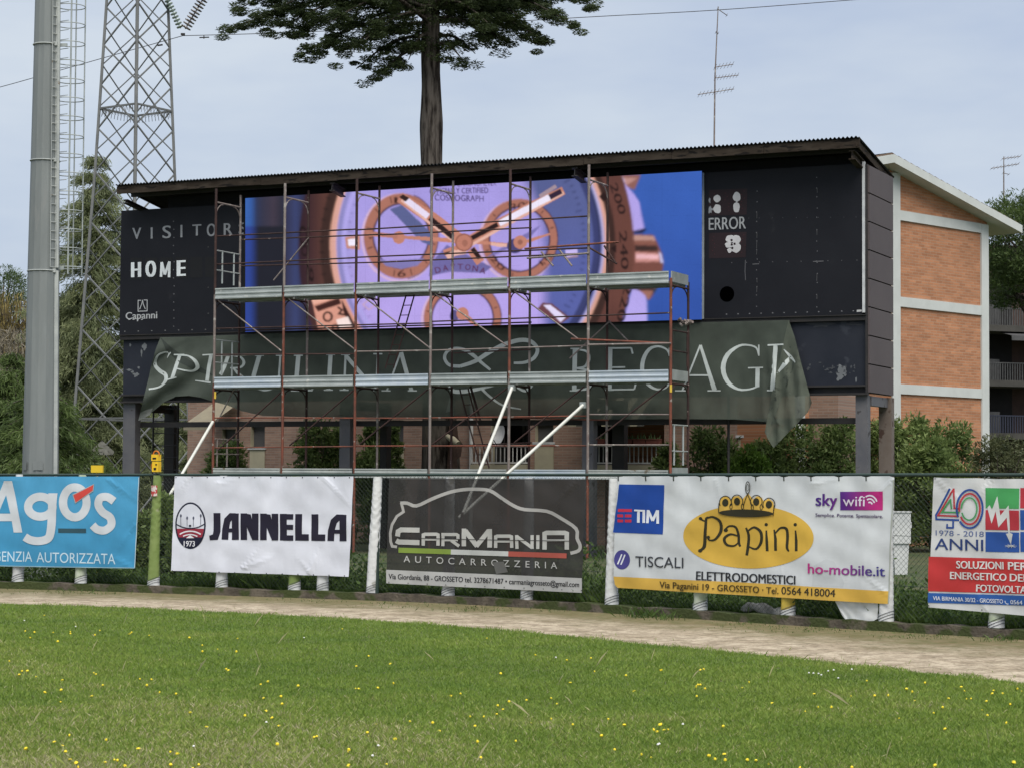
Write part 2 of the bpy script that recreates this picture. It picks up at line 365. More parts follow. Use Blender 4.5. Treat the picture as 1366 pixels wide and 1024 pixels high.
def lerp(a, b, t): return tuple(x + (y - x) * t for x, y in zip(a, b))
def sstep(x, a, b):
    t = min(1, max(0, (x - a) / (b - a))); return t * t * (3 - 2 * t)

# ------------------------------------------------------------------ ground: field, warning track, rough ground behind the fence
_kb = [(-620, 769), (-260, 777), (-120, 780.5), (0, 784.5), (110, 787), (220, 791), (400, 797), (570, 803), (683, 808.5), (780, 815), (930, 825), (1066, 834), (1200, 842.5), (1366, 852.5), (1500, 861), (1650, 871), (1900, 887), (2300, 914)]
_kp = [ground(*p) for p in _kb]
_az = np.array([p.x / p.y for p in _kp]); _yy = np.array([p.y for p in _kp])
_azd = np.linspace(_az[0], _az[-1], 620)
_yd = np.interp(_azd, _az, _yy)
_ker = np.ones(41) / 41; _yd = np.convolve(np.pad(_yd, 20, mode='reflect', reflect_type='odd'), _ker, 'valid')
def fence_y(az): return float(np.interp(az, _azd, _yd))
def fence_n(az):
    a, b = az - .004, az + .004; p = Vector((a * fence_y(a), fence_y(a), 0)); q = Vector((b * fence_y(b), fence_y(b), 0))
    t = (q - p).normalized(); return Vector((t.y, -t.x, 0)), t
def FP(u, v, off=0.0):                         # point on the fence line seen in column u, row v
    d = ray(u, v); az = d.x / d.y; p = EYE + d * (fence_y(az) / d.y); n, t = fence_n(az); return p + n * off
def fence_at(az, z, off=0.0):
    y = fence_y(az); n, t = fence_n(az); return Vector((az * y, y, z)) + n * off
FAZ0, FAZ1 = float(_az[0]) + .01, float(_az[-1]) - .01

m, t, l = nt('rough_ground')
b = N_(t, 'ShaderNodeBsdfPrincipled'); o = N_(t, 'ShaderNodeOutputMaterial'); l(b.outputs[0], o.inputs[0]); b.inputs['Roughness'].default_value = .95
g = N_(t, 'ShaderNodeNewGeometry'); nz = N_(t, 'ShaderNodeTexNoise'); nz.inputs['Scale'].default_value = .55; nz.inputs['Detail'].default_value = 9; nz.inputs['Roughness'].default_value = .62; l(g.outputs['Position'], nz.inputs[0])
r = N_(t, 'ShaderNodeValToRGB'); e = r.color_ramp.elements; e[0].position, e[0].color = .36, (.030, .058, .012, 1); e[1].position, e[1].color = .66, (.085, .085, .035, 1); l(nz.outputs[0], r.inputs[0]); l(r.outputs[0], b.inputs['Base Color'])
nb = N_(t, 'ShaderNodeTexNoise'); nb.inputs['Scale'].default_value = 45; nb.inputs['Detail'].default_value = 5; l(g.outputs['Position'], nb.inputs[0]); bp = N_(t, 'ShaderNodeBump'); bp.inputs['Strength'].default_value = .8; bp.inputs['Distance'].default_value = .03; l(nb.outputs[0], bp.inputs['Height']); l(bp.outputs[0], b.inputs['Normal'])
M['earth'] = m
gb = MB(); gb.quad((-900, -100, 0), (900, -100, 0), (900, 1600, 0), (-900, 1600, 0))
tag(gb.build('ground', M['earth']), kind='structure')

_edge = [(-800, 795), (-420, 800), (-60, 803), (0, 805), (160, 810), (330, 818), (430, 823), (650, 838), (850, 858), (1000, 872), (1200, 894), (1366, 911), (1500, 926), (1700, 948), (2000, 982), (2400, 1030)]
_ep = [ground(*p) for p in _edge]; _eaz = np.array([p.x / p.y for p in _ep]); _ey = np.array([p.y for p in _ep])
def edge_y(az): return float(np.interp(az, _eaz, _ey))
m, t, l = nt('warning_track_sand')
b = N_(t, 'ShaderNodeBsdfPrincipled'); o = N_(t, 'ShaderNodeOutputMaterial'); l(b.outputs[0], o.inputs[0]); b.inputs['Roughness'].default_value = .95; b.inputs['Specular IOR Level'].default_value = .15
g = N_(t, 'ShaderNodeNewGeometry'); a = N_(t, 'ShaderNodeAttribute', attribute_name='across')
def noise(sc, det=6, ro=.6, stretch=None):
    n = N_(t, 'ShaderNodeTexNoise'); n.inputs['Scale'].default_value = sc; n.inputs['Detail'].default_value = det; n.inputs['Roughness'].default_value = ro
    if stretch:
        mp = N_(t, 'ShaderNodeMapping'); mp.inputs['Rotation'].default_value = (0, 0, R(38)); mp.inputs['Scale'].default_value = stretch; l(g.outputs['Position'], mp.inputs[0]); l(mp.outputs[0], n.inputs[0])
    else: l(g.outputs['Position'], n.inputs[0])
    return n
def ramp(src, p0, c0, p1, c1):
    r = N_(t, 'ShaderNodeValToRGB'); e = r.color_ramp.elements; e[0].position, e[0].color = p0, c4(c0); e[1].position, e[1].color = p1, c4(c1); l(src, r.inputs[0]); return r.outputs[0]
def mixc(f, a_, b_):
    x = N_(t, 'ShaderNodeMix', data_type='RGBA'); l(f, x.inputs[0])
    for i, q in ((6, a_), (7, b_)):
        if isinstance(q, tuple): x.inputs[i].default_value = c4(q)
        else: l(q, x.inputs[i])
    return x.outputs[2]
def mathn(op, a_, b_):
    x = N_(t, 'ShaderNodeMath', operation=op)
    for i, q in ((0, a_), (1, b_)):
        if isinstance(q, (int, float)): x.inputs[i].default_value = q
        else: l(q, x.inputs[i])
    return x.outputs[0]
sand = ramp(noise(1.3, 10, .72).outputs[0], .36, (.58, .495, .375), .64, (.36, .295, .21))
tracks = ramp(noise(3.2, 10, .74).outputs[0], .47, (0, 0, 0), .57, (1, 1, 1)); sand = mixc(mathn('MULTIPLY', tracks, .55), sand, (.17, .13, .082)); tr2 = ramp(noise(8.5, 6, .7, (.6, 1.3, 1)).outputs[0], .50, (0, 0, 0), .58, (1, 1, 1)); sand = mixc(mathn('MULTIPLY', tr2, .55), sand, (.14, .11, .075))
spk = ramp(noise(17, 4, .7).outputs[0], .555, (0, 0, 0), .62, (1, 1, 1)); sand = mixc(mathn('MULTIPLY', spk, .6), sand, (.115, .09, .05)); lt = ramp(noise(11, 5, .7).outputs[0], .56, (0, 0, 0), .66, (1, 1, 1)); sand = mixc(mathn('MULTIPLY', lt, .5), sand, (.55, .47, .36))
ms_ = mathn('ADD', a.outputs['Fac'], mathn('MULTIPLY', mathn('SUBTRACT', noise(1.1, 7, .7).outputs[0], .5), .9))
moss = ramp(ms_, .40, (0, 0, 0), .78, (1, 1, 1)); col_ = mixc(mathn('MULTIPLY', moss, .85), sand, ramp(noise(6, 5).outputs[0], .35, (.085, .095, .028), .65, (.17, .135, .068)))
l(col_, b.inputs['Base Color'])
bp = N_(t, 'ShaderNodeBump'); bp.inputs['Strength'].default_value = .9; bp.inputs['Distance'].default_value = .03
hh = mathn('ADD', mathn('MULTIPLY', noise(9, 6, .7, (.5, 1.6, 1)).outputs[0], 1.0), mathn('MULTIPLY', noise(60, 3).outputs[0], .3)); l(hh, bp.inputs['Height']); l(bp.outputs[0], b.inputs['Normal'])
M['sand'] = m
NS, NA = 240, 14; vs, ac = [], []
for i in range(NS + 1):
    az = FAZ0 + (FAZ1 - FAZ0) * i / NS; p = fence_at(az, 0, .02); q = Vector((az * edge_y(az), edge_y(az), 0)) - Vector((0, .35, 0))
    for j in range(NA + 1):
        k = j / NA; w = q.lerp(p, k); vs.append((w.x, w.y, .006)); ac.append(k)
me = bpy.data.meshes.new('warning_track'); me.from_pydata(vs, [], [(i * (NA + 1) + j, (i + 1) * (NA + 1) + j, (i + 1) * (NA + 1) + j + 1, i * (NA + 1) + j + 1) for i in range(NS) for j in range(NA)])
at_ = me.attributes.new('across', 'FLOAT', 'POINT'); at_.data.foreach_set('value', np.array(ac, dtype=np.float32)); me.materials.append(M['sand']); me.update()
tag(link('warning_track', me), kind='structure')

kb = MB(); KZ = .105
for i in range(NS):
    a0 = FAZ0 + (FAZ1 - FAZ0) * i / NS; a1 = FAZ0 + (FAZ1 - FAZ0) * (i + 1) / NS
    h0 = KZ + .008 * math.sin(i * 1.7) + .006 * math.sin(i * .61); h1 = KZ + .008 * math.sin((i + 1) * 1.7) + .006 * math.sin((i + 1) * .61)
    A, B = fence_at(a0, 0, .10), fence_at(a1, 0, .10); C, D = fence_at(a0, 0, -.12), fence_at(a1, 0, -.12)
    z = lambda p, h: (p.x, p.y, h)
    kb.add([z(A, 0), z(B, 0), z(B, h1), z(A, h0), z(C, h0), z(D, h1), z(C, 0), z(D, 0)], [(0, 1, 2, 3), (3, 2, 5, 4), (4, 5, 7, 6)])
tag(kb.build('kerb', M['concrete']), kind='structure')

# ------------------------------------------------------------------ leaf and grass builders (many small faces in one crown, sod or hedge)
def np_mesh(name, V, nper, material, tint, parent=None):
    n = len(V) // nper; me = bpy.data.meshes.new(name)
    me.vertices.add(len(V)); me.vertices.foreach_set('co', V.astype(np.float32).ravel())
    me.loops.add(len(V)); me.loops.foreach_set('vertex_index', np.arange(len(V), dtype=np.int32))
    me.polygons.add(n); me.polygons.foreach_set('loop_start', np.arange(0, len(V), nper, dtype=np.int32))
    try: me.polygons.foreach_set('loop_total', np.full(n, nper, dtype=np.int32))
    except Exception: pass
    me.update(calc_edges=True)
    a = me.attributes.new('tint', 'FLOAT', 'POINT'); a.data.foreach_set('value', np.repeat(tint, nper).astype(np.float32))
    me.materials.append(material); return link(name, me, parent)
def leaves(C, D, l, w, droop=0.0):
    """diamond leaves: centres C (n,3), axis directions D (n,3), lengths l, widths w"""
    n = len(C); D = D / (np.linalg.norm(D, axis=1, keepdims=True) + 1e-9)
    Rn = RNG.normal(size=(n, 3)); S = np.cross(D, Rn); S /= (np.linalg.norm(S, axis=1, keepdims=True) + 1e-9)
    l = np.broadcast_to(np.asarray(l, float), (n,))[:, None]; w = np.broadcast_to(np.asarray(w, float), (n,))[:, None]
    V = np.empty((n, 4, 3)); V[:, 0] = C - D * l / 2; V[:, 1] = C + S * w / 2 - D * l * .05; V[:, 2] = C + D * l / 2; V[:, 3] = C - S * w / 2 - D * l * .05
    return V.reshape(-1, 3)
def clump_cloud(centres, radii, per, flat=.75):
    """leaf centres gathered in ragged clumps; returns positions, outward directions, per-leaf clump index"""
    P, D, I = [], [], []
    for i, (c, r) in enumerate(zip(centres, radii)):
        q = RNG.normal(size=(per, 3)); q /= np.linalg.norm(q, axis=1, keepdims=True)
        rr = r * RNG.uniform(.35, 1.0, (per, 1)) ** .6; o = q * rr; o[:, 2] *= flat
        P.append(np.asarray(c) + o); D.append(q); I.append(np.full(per, i))
    return np.concatenate(P), np.concatenate(D), np.concatenate(I)

# ------------------------------------------------------------------ scoreboard
BP = Plane(660, 44.0, 25)
def bs(u, v=400, n=0.0): return BP.sz(u, v, n)[0]
def bz(u, v, n=0.0): return BP.sz(u, v, n)[1]
Z_PB, Z_PT = 4.89, 7.83                         # main panels, bottom and top
Z_SB, Z_ST = 4.86, 7.91                         # video screen
Z_LB = 3.50                                     # lower panel bottom
S_L, S_R = bs(160), bs(1157)
S_S0, S_S1 = bs(327), bs(936)
sb = empty('scoreboard', BP.P((S_L + S_R) / 2, 0, -.9), 'long black baseball scoreboard on steel posts with a lit video screen under a corrugated roof', 'scoreboard')
def part(fn, name, material, parent=sb):
    q = MB(); fn(q); return q.build(name, material, parent)
mbl = MB(); mbl.slab(BP, S_L, S_S0 - .02, Z_PB, Z_PT - .03, -.06, 0)
mbr = MB(); mbr.slab(BP, S_S1 + .06, S_R - .10, Z_PB, Z_PT + .05, -.06, 0)
part(lambda q: q.slab(BP, S_S0, S_S1, Z_SB, Z_ST, -.08, .095), 'screen_housing', M['black_void'])
part(lambda q: q.slab(BP, bs(216), S_R - .12, Z_PT - .25, 8.10, -.24, -.18), 'header_shade_board', M['black_void'])  # black header, its colour standing for the shaded void under the roof
mlp = MB(); mlp.slab(BP, S_L + .05, S_R - .06, Z_LB, Z_PB - .12, -.16, -.10)
part(lambda q: (q.slab(BP, S_L, S_R - .03, Z_PB - .12, Z_PB - .005, -.2, -.02), q.slab(BP, S_L, S_R - .03, Z_PB - .022, Z_PB - .004, -.015, .02)), 'ledge', M['dark_steel'])
part(lambda q: (q.slab(BP, S_L + .03, S_R - .04, Z_LB - .20, Z_LB - .16, -.22, .0), q.slab(BP, S_L + .03, S_R - .04, Z_LB - .16, Z_LB - .002, -.16, -.12), q.slab(BP, S_L + .03, S_R - .04, Z_LB - .04, Z_LB - .002, -.12, .0)), 'bottom_beam', M['dark_steel'])
part(lambda q: q.slab(BP, S_R - .095, S_R - .045, Z_PB + .03, Z_PT + .08, -.04, .025), 'corner_trim', M['white_trim'])
part(lambda q: q.slab(BP, S_S1 + .012, S_S1 + .052, Z_SB + .02, Z_ST - .03, -.04, .03), 'screen_trim', M['galv'])
part(lambda q: q.slab(BP, S_R - .043, S_R + .0, Z_LB - .2, Z_PT + .03, -.12, -.01), 'corner_post', M['dark_steel'])
zs = np.linspace(Z_LB - .16, Z_PT + .02, 9)
for i in range(8):
    def f(q, i=i):
        q.slab(BP, S_R + .002, S_R + .04, zs[i] + .012, zs[i + 1] - .012, -1.86, -.03)
    part(f, 'side_panel', M['side_panel'])
part(lambda q: q.slab(BP, S_R - .04, S_R - .004, Z_LB - .16, Z_PT, -1.84, -.15), 'side_frame', M['black_void'])
part(lambda q: q.slab(BP, S_L + .05, S_R - .05, Z_LB, 7.25, -1.84, -1.78), 'back_panel', M['dark_steel'])
M['brown_post'] = mat('rust_brown_post', (.13, .10, .082), (.17, .14, .12), 2, .7, .1, .1, 12, c3=(.07, .04, .03), s3=4, t3=.6)
# posts (channels) and ties
for u0, u1 in ((163, 179), (452, 466), (776, 791), (1141, 1157)):
    a0, a1 = bs(u0, 600, -.1), bs(u1, 600, -.1)
    part(lambda q: (q.slab(BP, a0, a1, 0, Z_LB - .2, -.16, -.12), q.slab(BP, a0, a0 + .03, 0, Z_LB - .2, -.34, -.16), q.slab(BP, a1 - .03, a1, 0, Z_LB - .2, -.34, -.16)), 'post', M['post_steel'])
for u0, u1 in ((218, 231), (506, 515), (816, 832), (1172, 1189)):
    a0, a1 = bs(u0, 600, -1.6), bs(u1, 600, -1.6)
    part(lambda q: (q.slab(BP, a0, a1, 0, Z_LB - .2, -1.66, -1.62), q.slab(BP, a0, a0 + .03, 0, Z_LB - .2, -1.84, -1.66), q.slab(BP, a1 - .03, a1, 0, Z_LB - .2, -1.84, -1.66)), 'post', M['brown_post'] if u0 == 1172 else M['dark_steel'])
    part(lambda q: q.slab(BP, (a0 + a1) / 2 - .06, (a0 + a1) / 2 + .06, Z_LB - .4, Z_LB - .21, -1.6, -.35), 'cross_beam', M['post_steel'] if u0 == 1172 else M['dark_steel'])
zt = bz(1120, 560.5, -.1)
part(lambda q: q.slab(BP, S_L + .3, S_R - .3, zt - .06, zt + .06, -.42, -.35), 'tie_beam', M['dark_steel'])
def rungs(q):
    n = -1.3; a, b2 = bs(204, 600, n), bs(237, 600, n)
    for s_ in (a, b2): q.tube([BP.P(s_, 0, n), BP.P(s_, Z_LB - .1, n)], .022, 6)
    for z in np.arange(.3, Z_LB - .2, .29): q.tube([BP.P(a, z, n), BP.P(b2, z, n)], .014, 6)
part(rungs, 'access_ladder', M['dark_steel'])
part(lambda q: q.tube([BP.P(bs(967.5, 600, -.1), 0, -.3), BP.P(bs(967.5, 600, -.1), Z_LB - .2, -.3)], .028, 6), 'strut', M['dark_steel'])
# roof
RN0, RN1 = .70, -2.0
RZ0 = (bz(155, 247, RN0) + bz(1145, 182, RN0)) / 2; RZ1 = bz(1198, 236, RN1)
RS0, RS1 = bs(154, 247, RN0), bs(1146, 182, RN0)
def rz(n): return RZ0 + (RZ1 - RZ0) * (RN0 - n) / (RN0 - RN1)
def roof(q):
    nw = int((RS1 - RS0) / .085) * 6
    def fn(u, v, dz=0):
        s_ = RS0 + (RS1 - RS0) * u; n = RN0 + (RN1 - RN0) * v
        return BP.P(s_, rz(n) + .018 * math.sin(u * nw / 6 * 2 * math.pi) + dz, n)
    q.grid(lambda u, v: fn(u, v), nw, 2); q.grid(lambda u, v: fn(u, v, -.008), nw, 2)
part(roof, 'roof', M['roof_sheet'])
def fascia(q):
    k = 9
    for i in range(k):
        a, b2 = RS0 + (RS1 - RS0) * i / k + .004, RS0 + (RS1 - RS0) * (i + 1) / k - .004
        q.slab(BP, a, b2, RZ0 - .205 + .008 * math.sin(i * 2.3), RZ0 - .03, RN0 - .09, RN0 - .045)
    q.bar(BP.P(RS1 - .06, RZ0 - .11, RN0 - .045), BP.P(RS1 - .06, RZ1 - .10, RN1 + .05), .03, .14)
    q.bar(BP.P(RS0 + .06, RZ0 - .05, RN0 - .10), BP.P(RS0 + .06, RZ1 - .04, RN1 + .05), .03, .04)
part(fascia, 'fascia', M['fascia'])
for u in (178, 452, 774, 1142):
    s_ = bs(u, 240, .3)
    def f(q, s_=s_, u=u):
        for dz, w in ((-.24 if u > 200 else -.33, .13), (-.40, .13)): q.bar(BP.P(s_, rz(RN0 - .1) + dz, RN0 - .1), BP.P(s_, rz(RN1 + .1) + dz, RN1 + .1), w, .02)
        q.bar(BP.P(s_, rz(RN0 - .1) - (.32 if u > 200 else .365), RN0 - .1), BP.P(s_, rz(RN1 + .1) - (.32 if u > 200 else .365), RN1 + .1), .018, .16 if u > 200 else .07)
    part(f, 'rafter', M['fascia'] if u == 1142 else M['dark_steel'])
part(lambda q: [q.slab(BP, RS0 + (1.5 if n < .1 else .1), RS1 - .1, rz(n) - .15, rz(n) - .04, n - .03, n + .03) for n in (.2, -.6, -1.3, -1.9)], 'purlins', M['dark_steel'])

# panel lettering and marks
WH = (.62, .64, .64); GR = (.30, .31, .33)
ink = mat_print('panel_paint', .6, dirt=.14, bump=.05)
A = Art(lambda u, v, o: BP.hit(u, v, .003 + o), step=.0012)
A.frame(0, 220, 3.903)
for i in range(6): A.poly([(678 + 78 * i, 485 - 1 * i), (742 + 78 * i, 484 - i), (742 + 78 * i, 598 - 3 * i), (678 + 78 * i, 600 - 3 * i)], (.0075, .0075, .009))
for ch, x0, x1, yt, yb in (('V', 690, 734, 330, 388), ('I', 786, 793, 327, 385), ('S', 847, 889, 319, 383), ('I', 941, 948, 314, 378), ('T', 1003, 1047, 312, 370), ('O', 1078, 1122, 309, 373), ('R', 1166, 1209, 306, 366), ('S', 1244, 1287, 303, 362)):
    A.text(ch, (x0, yb), (x1, yb - (x1 - x0) * .05), yb - yt, GR, bold=.018)
for ch, x0, x1, yt, yb in (('H', 687, 730, 509, 586), ('O', 762, 808, 503, 584), ('E', 925, 962, 499, 580)):
    A.text(ch, (x0, yb), (x1, yb - (x1 - x0) * .05), yb - yt, (.72, .76, .78), bold=.045)
for p in ([(838, 584), (842, 507)], [(842, 507), (858, 572)], [(858, 572), (882, 504)], [(880, 586), (882, 504)]): A.stroke(p, 13, (.72, .76, .78))
A.stroke([(735, 706), (719, 706), (719, 763), (766, 761), (766, 704), (748, 704)], 4, (.42, .43, .44)); A.stroke([(727, 752), (739, 722), (742, 704)], 4, (.42, .43, .44)); A.stroke([(757, 752), (746, 726), (742, 704)], 4, (.42, .43, .44))
A.text('Capanni', (655, 805), (818, 799), 36, (.42, .43, .44), bold=.02)
for x in range(690, 760, 22): A.stroke([(x - 22, 806), (x - 12, 805.5)], 4, (.42, .43, .44))
for y in range(295, 860, 42):
    A.poly(ell(905 + RNG.uniform(-2, 2), y, 3.2, 3.4, 8), (.13, .13, .14))
for y in (430, 775, 640): A.poly([(1080, y), (1084, y - 5), (1088, y)], (.12, .12, .12))
for x in range(650, 1260, 70): A.poly(ell(x, 868 - (x - 620) * .024, 4, 3, 8), (.16, .16, .16))
tag(A.build('panel', ink, sb, (mbl, M['black_panel'])), 'black panel lettered VISITORS and HOME')

A = Art(lambda u, v, o: BP.hit(u, v, .003 + o), step=.0012)
A.frame(900, 160, 3.903)
for x, y0, y1, d in ((428, 372, 1000, 52), (741, 300, 1000, 54)):
    y = y0
    while y < y1:
        k = RNG.uniform(); A.poly(ell(x + RNG.uniform(-2, 2), y, 3.0, 3.2, 8), (.13, .13, .14))
        if k > .72: A.stroke([(x, y), (x + RNG.uniform(-2, 2), y + RNG.uniform(18, 50))], 2.4, (.10, .10, .105))
        y += d * RNG.uniform(.8, 1.2)
for x in range(260, 990, 62): A.poly(ell(x + RNG.uniform(-8, 8), 512 - (x - 400) * .01, 2.4, 2.4, 6), (.07, .07, .08))
for x in range(300, 990, 72): A.poly(ell(x + RNG.uniform(-8, 8), 742 - (x - 400) * .02, 2.6, 2.6, 6), (.13, .13, .14))
for x in range(270, 960, 60): A.poly(ell(x, 1012 - (x - 270) * .026, 4.2, 3.2, 8), (.16, .16, .17))
A.stroke([(368, 730), (366, 790), (369, 835)], 4, (.10, .10, .11)); A.stroke([(405, 752), (440, 750)], 4, (.13, .13, .14)); A.stroke([(720, 738), (775, 736)], 4, (.15, .15, .16))
RD = (.020, .009, .012)
A.poly([(178, 366), (378, 358), (374, 494), (176, 500)], RD); A.poly([(178, 590), (374, 584), (370, 716), (178, 722)], RD)
for bx, by in ((190, 385), (270, 382), (350, 372), (200, 610), (280, 604), (350, 600)):
    for k in range(6): A.poly(ell(bx + RNG.uniform(-9, 18), by + 18 * k, 2.2, 2.2, 5), (.10, .022, .028))
W = (.60, .59, .60)
def blob(cx, cy, rx, ry, c=W, j=.16, n=22):
    ph = RNG.uniform(0, 6.28, 3); A.poly([(cx + rx * math.cos(t) * (1 + j * (math.sin(3 * t + ph[0]) + .7 * math.sin(5 * t + ph[1])) * .6), cy + ry * math.sin(t) * (1 + j * .6 * math.sin(4 * t + ph[2]))) for t in np.linspace(0, 2 * math.pi, n, endpoint=False)], c)
blob(221, 411, 19, 19, j=.08); blob(222, 464, 20, 24, j=.12); blob(323, 402, 20, 26, j=.08); blob(322, 456, 17, 28, j=.1)
blob(312, 428, 7, 6, RD); blob(334, 429, 7, 6, RD)
blob(182, 420, 5, 14, GR, .4); blob(184, 468, 8, 20, GR, .5); blob(194, 466, 8, 5, GR, .3)
blob(290, 620, 24, 20, j=.12); blob(322, 624, 21, 24, j=.12); blob(280, 652, 18, 15, j=.1); blob(318, 664, 26, 28, j=.12); blob(286, 680, 12, 13, j=.15)
for x, y in ((296, 627), (297, 650), (312, 646), (300, 668)): blob(x, y, 6, 6, RD)
A.text('ERROR', (178, 574), (370, 566), 62, (.36, .37, .38), bold=.01)
A.poly([(948, 990), (974, 988), (974, 998), (948, 1001)], (.5, .5, .5))
tag(A.build('panel', ink, sb, (mbr, M['black_panel'])), 'black panel lettered ERROR with digit boxes')

hc = BP.hit(969.7, 392.4, .004); part(lambda q: q.add([hc + BP.T * .155 * math.cos(a) + Vector((0, 0, .158 * math.sin(a))) + BP.N * n for n in (0, -.02) for a in np.linspace(0, 2 * math.pi, 28, endpoint=False)], [tuple(range(28))[::-1]] + [(i, (i + 1) % 28, 28 + (i + 1) % 28, 28 + i) for i in range(28)]), 'round_opening', M['hole'])
A = Art(lambda u, v, o: BP.hit(u, v, -.097 + o), step=.0012)
A.frame(900, 400, 3.903); PT = (.16, .17, .18)
blob(868, 362, 22, 24, PT, .45); blob(858, 398, 16, 22, PT, .5); blob(884, 378, 12, 16, PT, .5)
for k in range(26): blob(RNG.uniform(690, 960), RNG.uniform(325, 385), RNG.uniform(2, 10), RNG.uniform(2, 8), (.07, .075, .085), .6, 12)
blob(760, 130, 60, 14, (.035, .037, .045), .5); blob(940, 125, 40, 10, (.035, .037, .045), .5); blob(945, 415, 4, 14, PT, .5)
A.frame(0, 420, 3.903)
blob(752, 166, 13, 17, PT, .4); blob(737, 200, 4, 22, PT, .5); blob(722, 274, 6, 6, PT, .3); blob(708, 312, 14, 12, PT, .5); blob(672, 286, 14, 5, PT, .5); blob(678, 157, 5, 8, PT, .4); blob(690, 296, 8, 6, PT, .5)
tag(A.build('lower_panel', ink, sb, (mlp, M['lower_panel'])), 'faded blue black panel with peeling paint')

# ------------------------------------------------------------------ picture on the video screen
SX0, SX1 = 327.0, 936.4
A = Picture(322, 222, 942, 446, 2.0)
H = hexc
def bgcol(u, v):
    n = .5 + .5 * math.sin(v * .045 + 1); 
    k = [(327, '2a62b4'), (334, '2858a6'), (342, '2b3558'), (350, '33344a'), (364, '413848'), (376, '2c2c3c'), (384, '33375a'), (394, '374170'), (402, '2f3458'), (412, '2c2438')]
    if v > 300 and u < 380: return lerp(H('24429a'), H('20222e'), sstep(u, 330, 346))
    if u >= 800: return lerp(H('2450ac'), H('2a5cba'), sstep(v, 430, 230))
    for (a, c), (b_, d) in zip(k, k[1:]):
        if u <= b_: return lerp(H(c), H(d), min(1, max(0, (u - a) / (b_ - a))))
    return H('30264a')
A.put([(315, 215), (950, 215), (950, 455), (315, 455)], [(0, 1, 2, 3)], bgcol, grid=7)
# case guards, pusher and crown at the right
A.frame(740, 225, 4.876)
A.poly([(430, 40), (560, 40), (520, 140), (470, 120)], '946058'); A.poly([(450, 60), (540, 60), (500, 90), (462, 110)], 'c08c84'); A.poly([(425, 70), (440, 50), (460, 85), (447, 100)], 'd8c0ec')
A.poly([(505, 408), (585, 392), (602, 398), (570, 425), (505, 425)], '1e2448'); A.poly([(410, 78), (447, 88), (510, 160), (550, 220), (572, 320), (587, 390), (505, 412)], 'b4a2f0'); A.poly([(550, 220), (572, 320), (587, 390), (578, 392), (558, 300)], '8a86d8')
A.poly([(505, 430), (640, 435), (665, 480), (700, 560), (708, 620), (690, 745), (640, 830), (615, 860), (540, 800), (505, 770)], '7c4a40')
for q, c in (([(515, 436), (645, 442), (655, 472), (515, 470)], 'c09084'), ([(520, 472), (655, 474), (662, 498), (520, 498)], '8e584a'), ([(522, 503), (666, 508), (670, 540), (522, 538)], '3c2a28'), ([(524, 545), (676, 556), (682, 610), (524, 612)], 'ce8c84'), ([(530, 560), (674, 566), (676, 592), (530, 590)], 'f0b8c0'), ([(505, 740), (660, 745), (650, 766), (505, 768)], 'b87a6c'), ([(505, 768), (655, 768), (640, 796), (505, 792)], '3a2626'), ([(550, 800), (640, 800), (615, 856), (590, 856)], 'a06a5c'), ([(676, 540), (694, 560), (708, 620), (690, 620)], 'c8c4ee')): A.poly(q, c)
A.poly([(640, 796), (690, 745), (640, 830)], '303a44')
A.poly([(505, 788), (545, 795), (590, 830), (607, 870), (606, 1020), (440, 1020)], 'b4a4f0'); A.poly([(590, 830), (607, 870), (606, 1020), (600, 1020), (598, 880)], '6a7ac8')
# bezel, rim, dial
A.org, A.sc = (0, 0), 1.0
def bez(u, v):
    t = sstep(u, 400, 440) if u < 620 else 1 - sstep(u, 805, 850)
    c = lerp(H('35202a'), H('5e3a32'), t) if u < 620 else lerp(H('6e4238'), H('6a4038'), t)
    return lerp(c, H('4a2c2a'), sstep(abs(v - 330), 60, 120) * .6)
A.put(ell(622, 332, 224, 262, 90), [tuple(range(90))], bez, grid=9)
A.poly(ell(624, 328, 197, 214, 80), '3e2824')
A.poly(ell(626, 325, 186, 198, 90), 'e8a890')
A.stroke(ell(626, 325, 182, 194, 90), 3, 'd8a098', closed=True)
def dial(u, v):
    lil = lerp(H('a698e6'), H('b6a0ee'), sstep(v, 250, 420)); lil = lerp(lil, H('9a96d6'), sstep(u, 485, 455) * .6)
    b = min(714, 690 + (v - 240) * .4)
    return lerp(lil, lerp(H('555f98'), H('5661ac'), sstep(v, 250, 400)), sstep(u, b, b + 24))
A.put(ell(626, 325, 178, 190, 90), [tuple(range(90))], dial, grid=8)
A.stroke(ell(626, 325, 174, 186, 60, 0, 100, 265), 5, '8a84c4'); A.stroke(ell(626, 325, 167, 178, 60, 0, 120, 250), 5, 'b0a4ee')
A.stroke(ell(626, 325, 170, 182, 60, 0, -75, 75), 9, '383e72'); A.stroke(ell(627, 325, 178, 190, 60, 0, -80, 60), 3, 'b8b0e0'); A.stroke(ell(626, 325, 174.5, 186, 60, 0, -80, 60), 2.2, '2a2c50')
for k in range(-72, 73, 3):                      # minute track at the right
    a = R(k); lg = 9 if k % 15 == 0 else 5
    A.stroke([(622 + (160 - lg) * math.cos(a), 325 + (172 - lg) * math.sin(a)), (622 + 160 * math.cos(a), 325 + 172 * math.sin(a))], 1.1, '20254c')
for k in range(126, 246, 4):
    a = R(k); lg = 7 if k % 12 == 6 else 3
    A.stroke([(626 + (163 - lg) * math.cos(a), 325 + (174 - lg) * math.sin(a)), (626 + 163 * math.cos(a), 325 + 174 * math.sin(a))], .9, '4a3e70')
for k in range(130, 240, 4):                     # graduations on the brown ring
    a = R(k); A.stroke([(624 + 192 * math.cos(a), 328 + 206 * math.sin(a)), (624 + 199 * math.cos(a), 328 + 214 * math.sin(a))], 1.3, '1e1416')
A.blur(1.0)
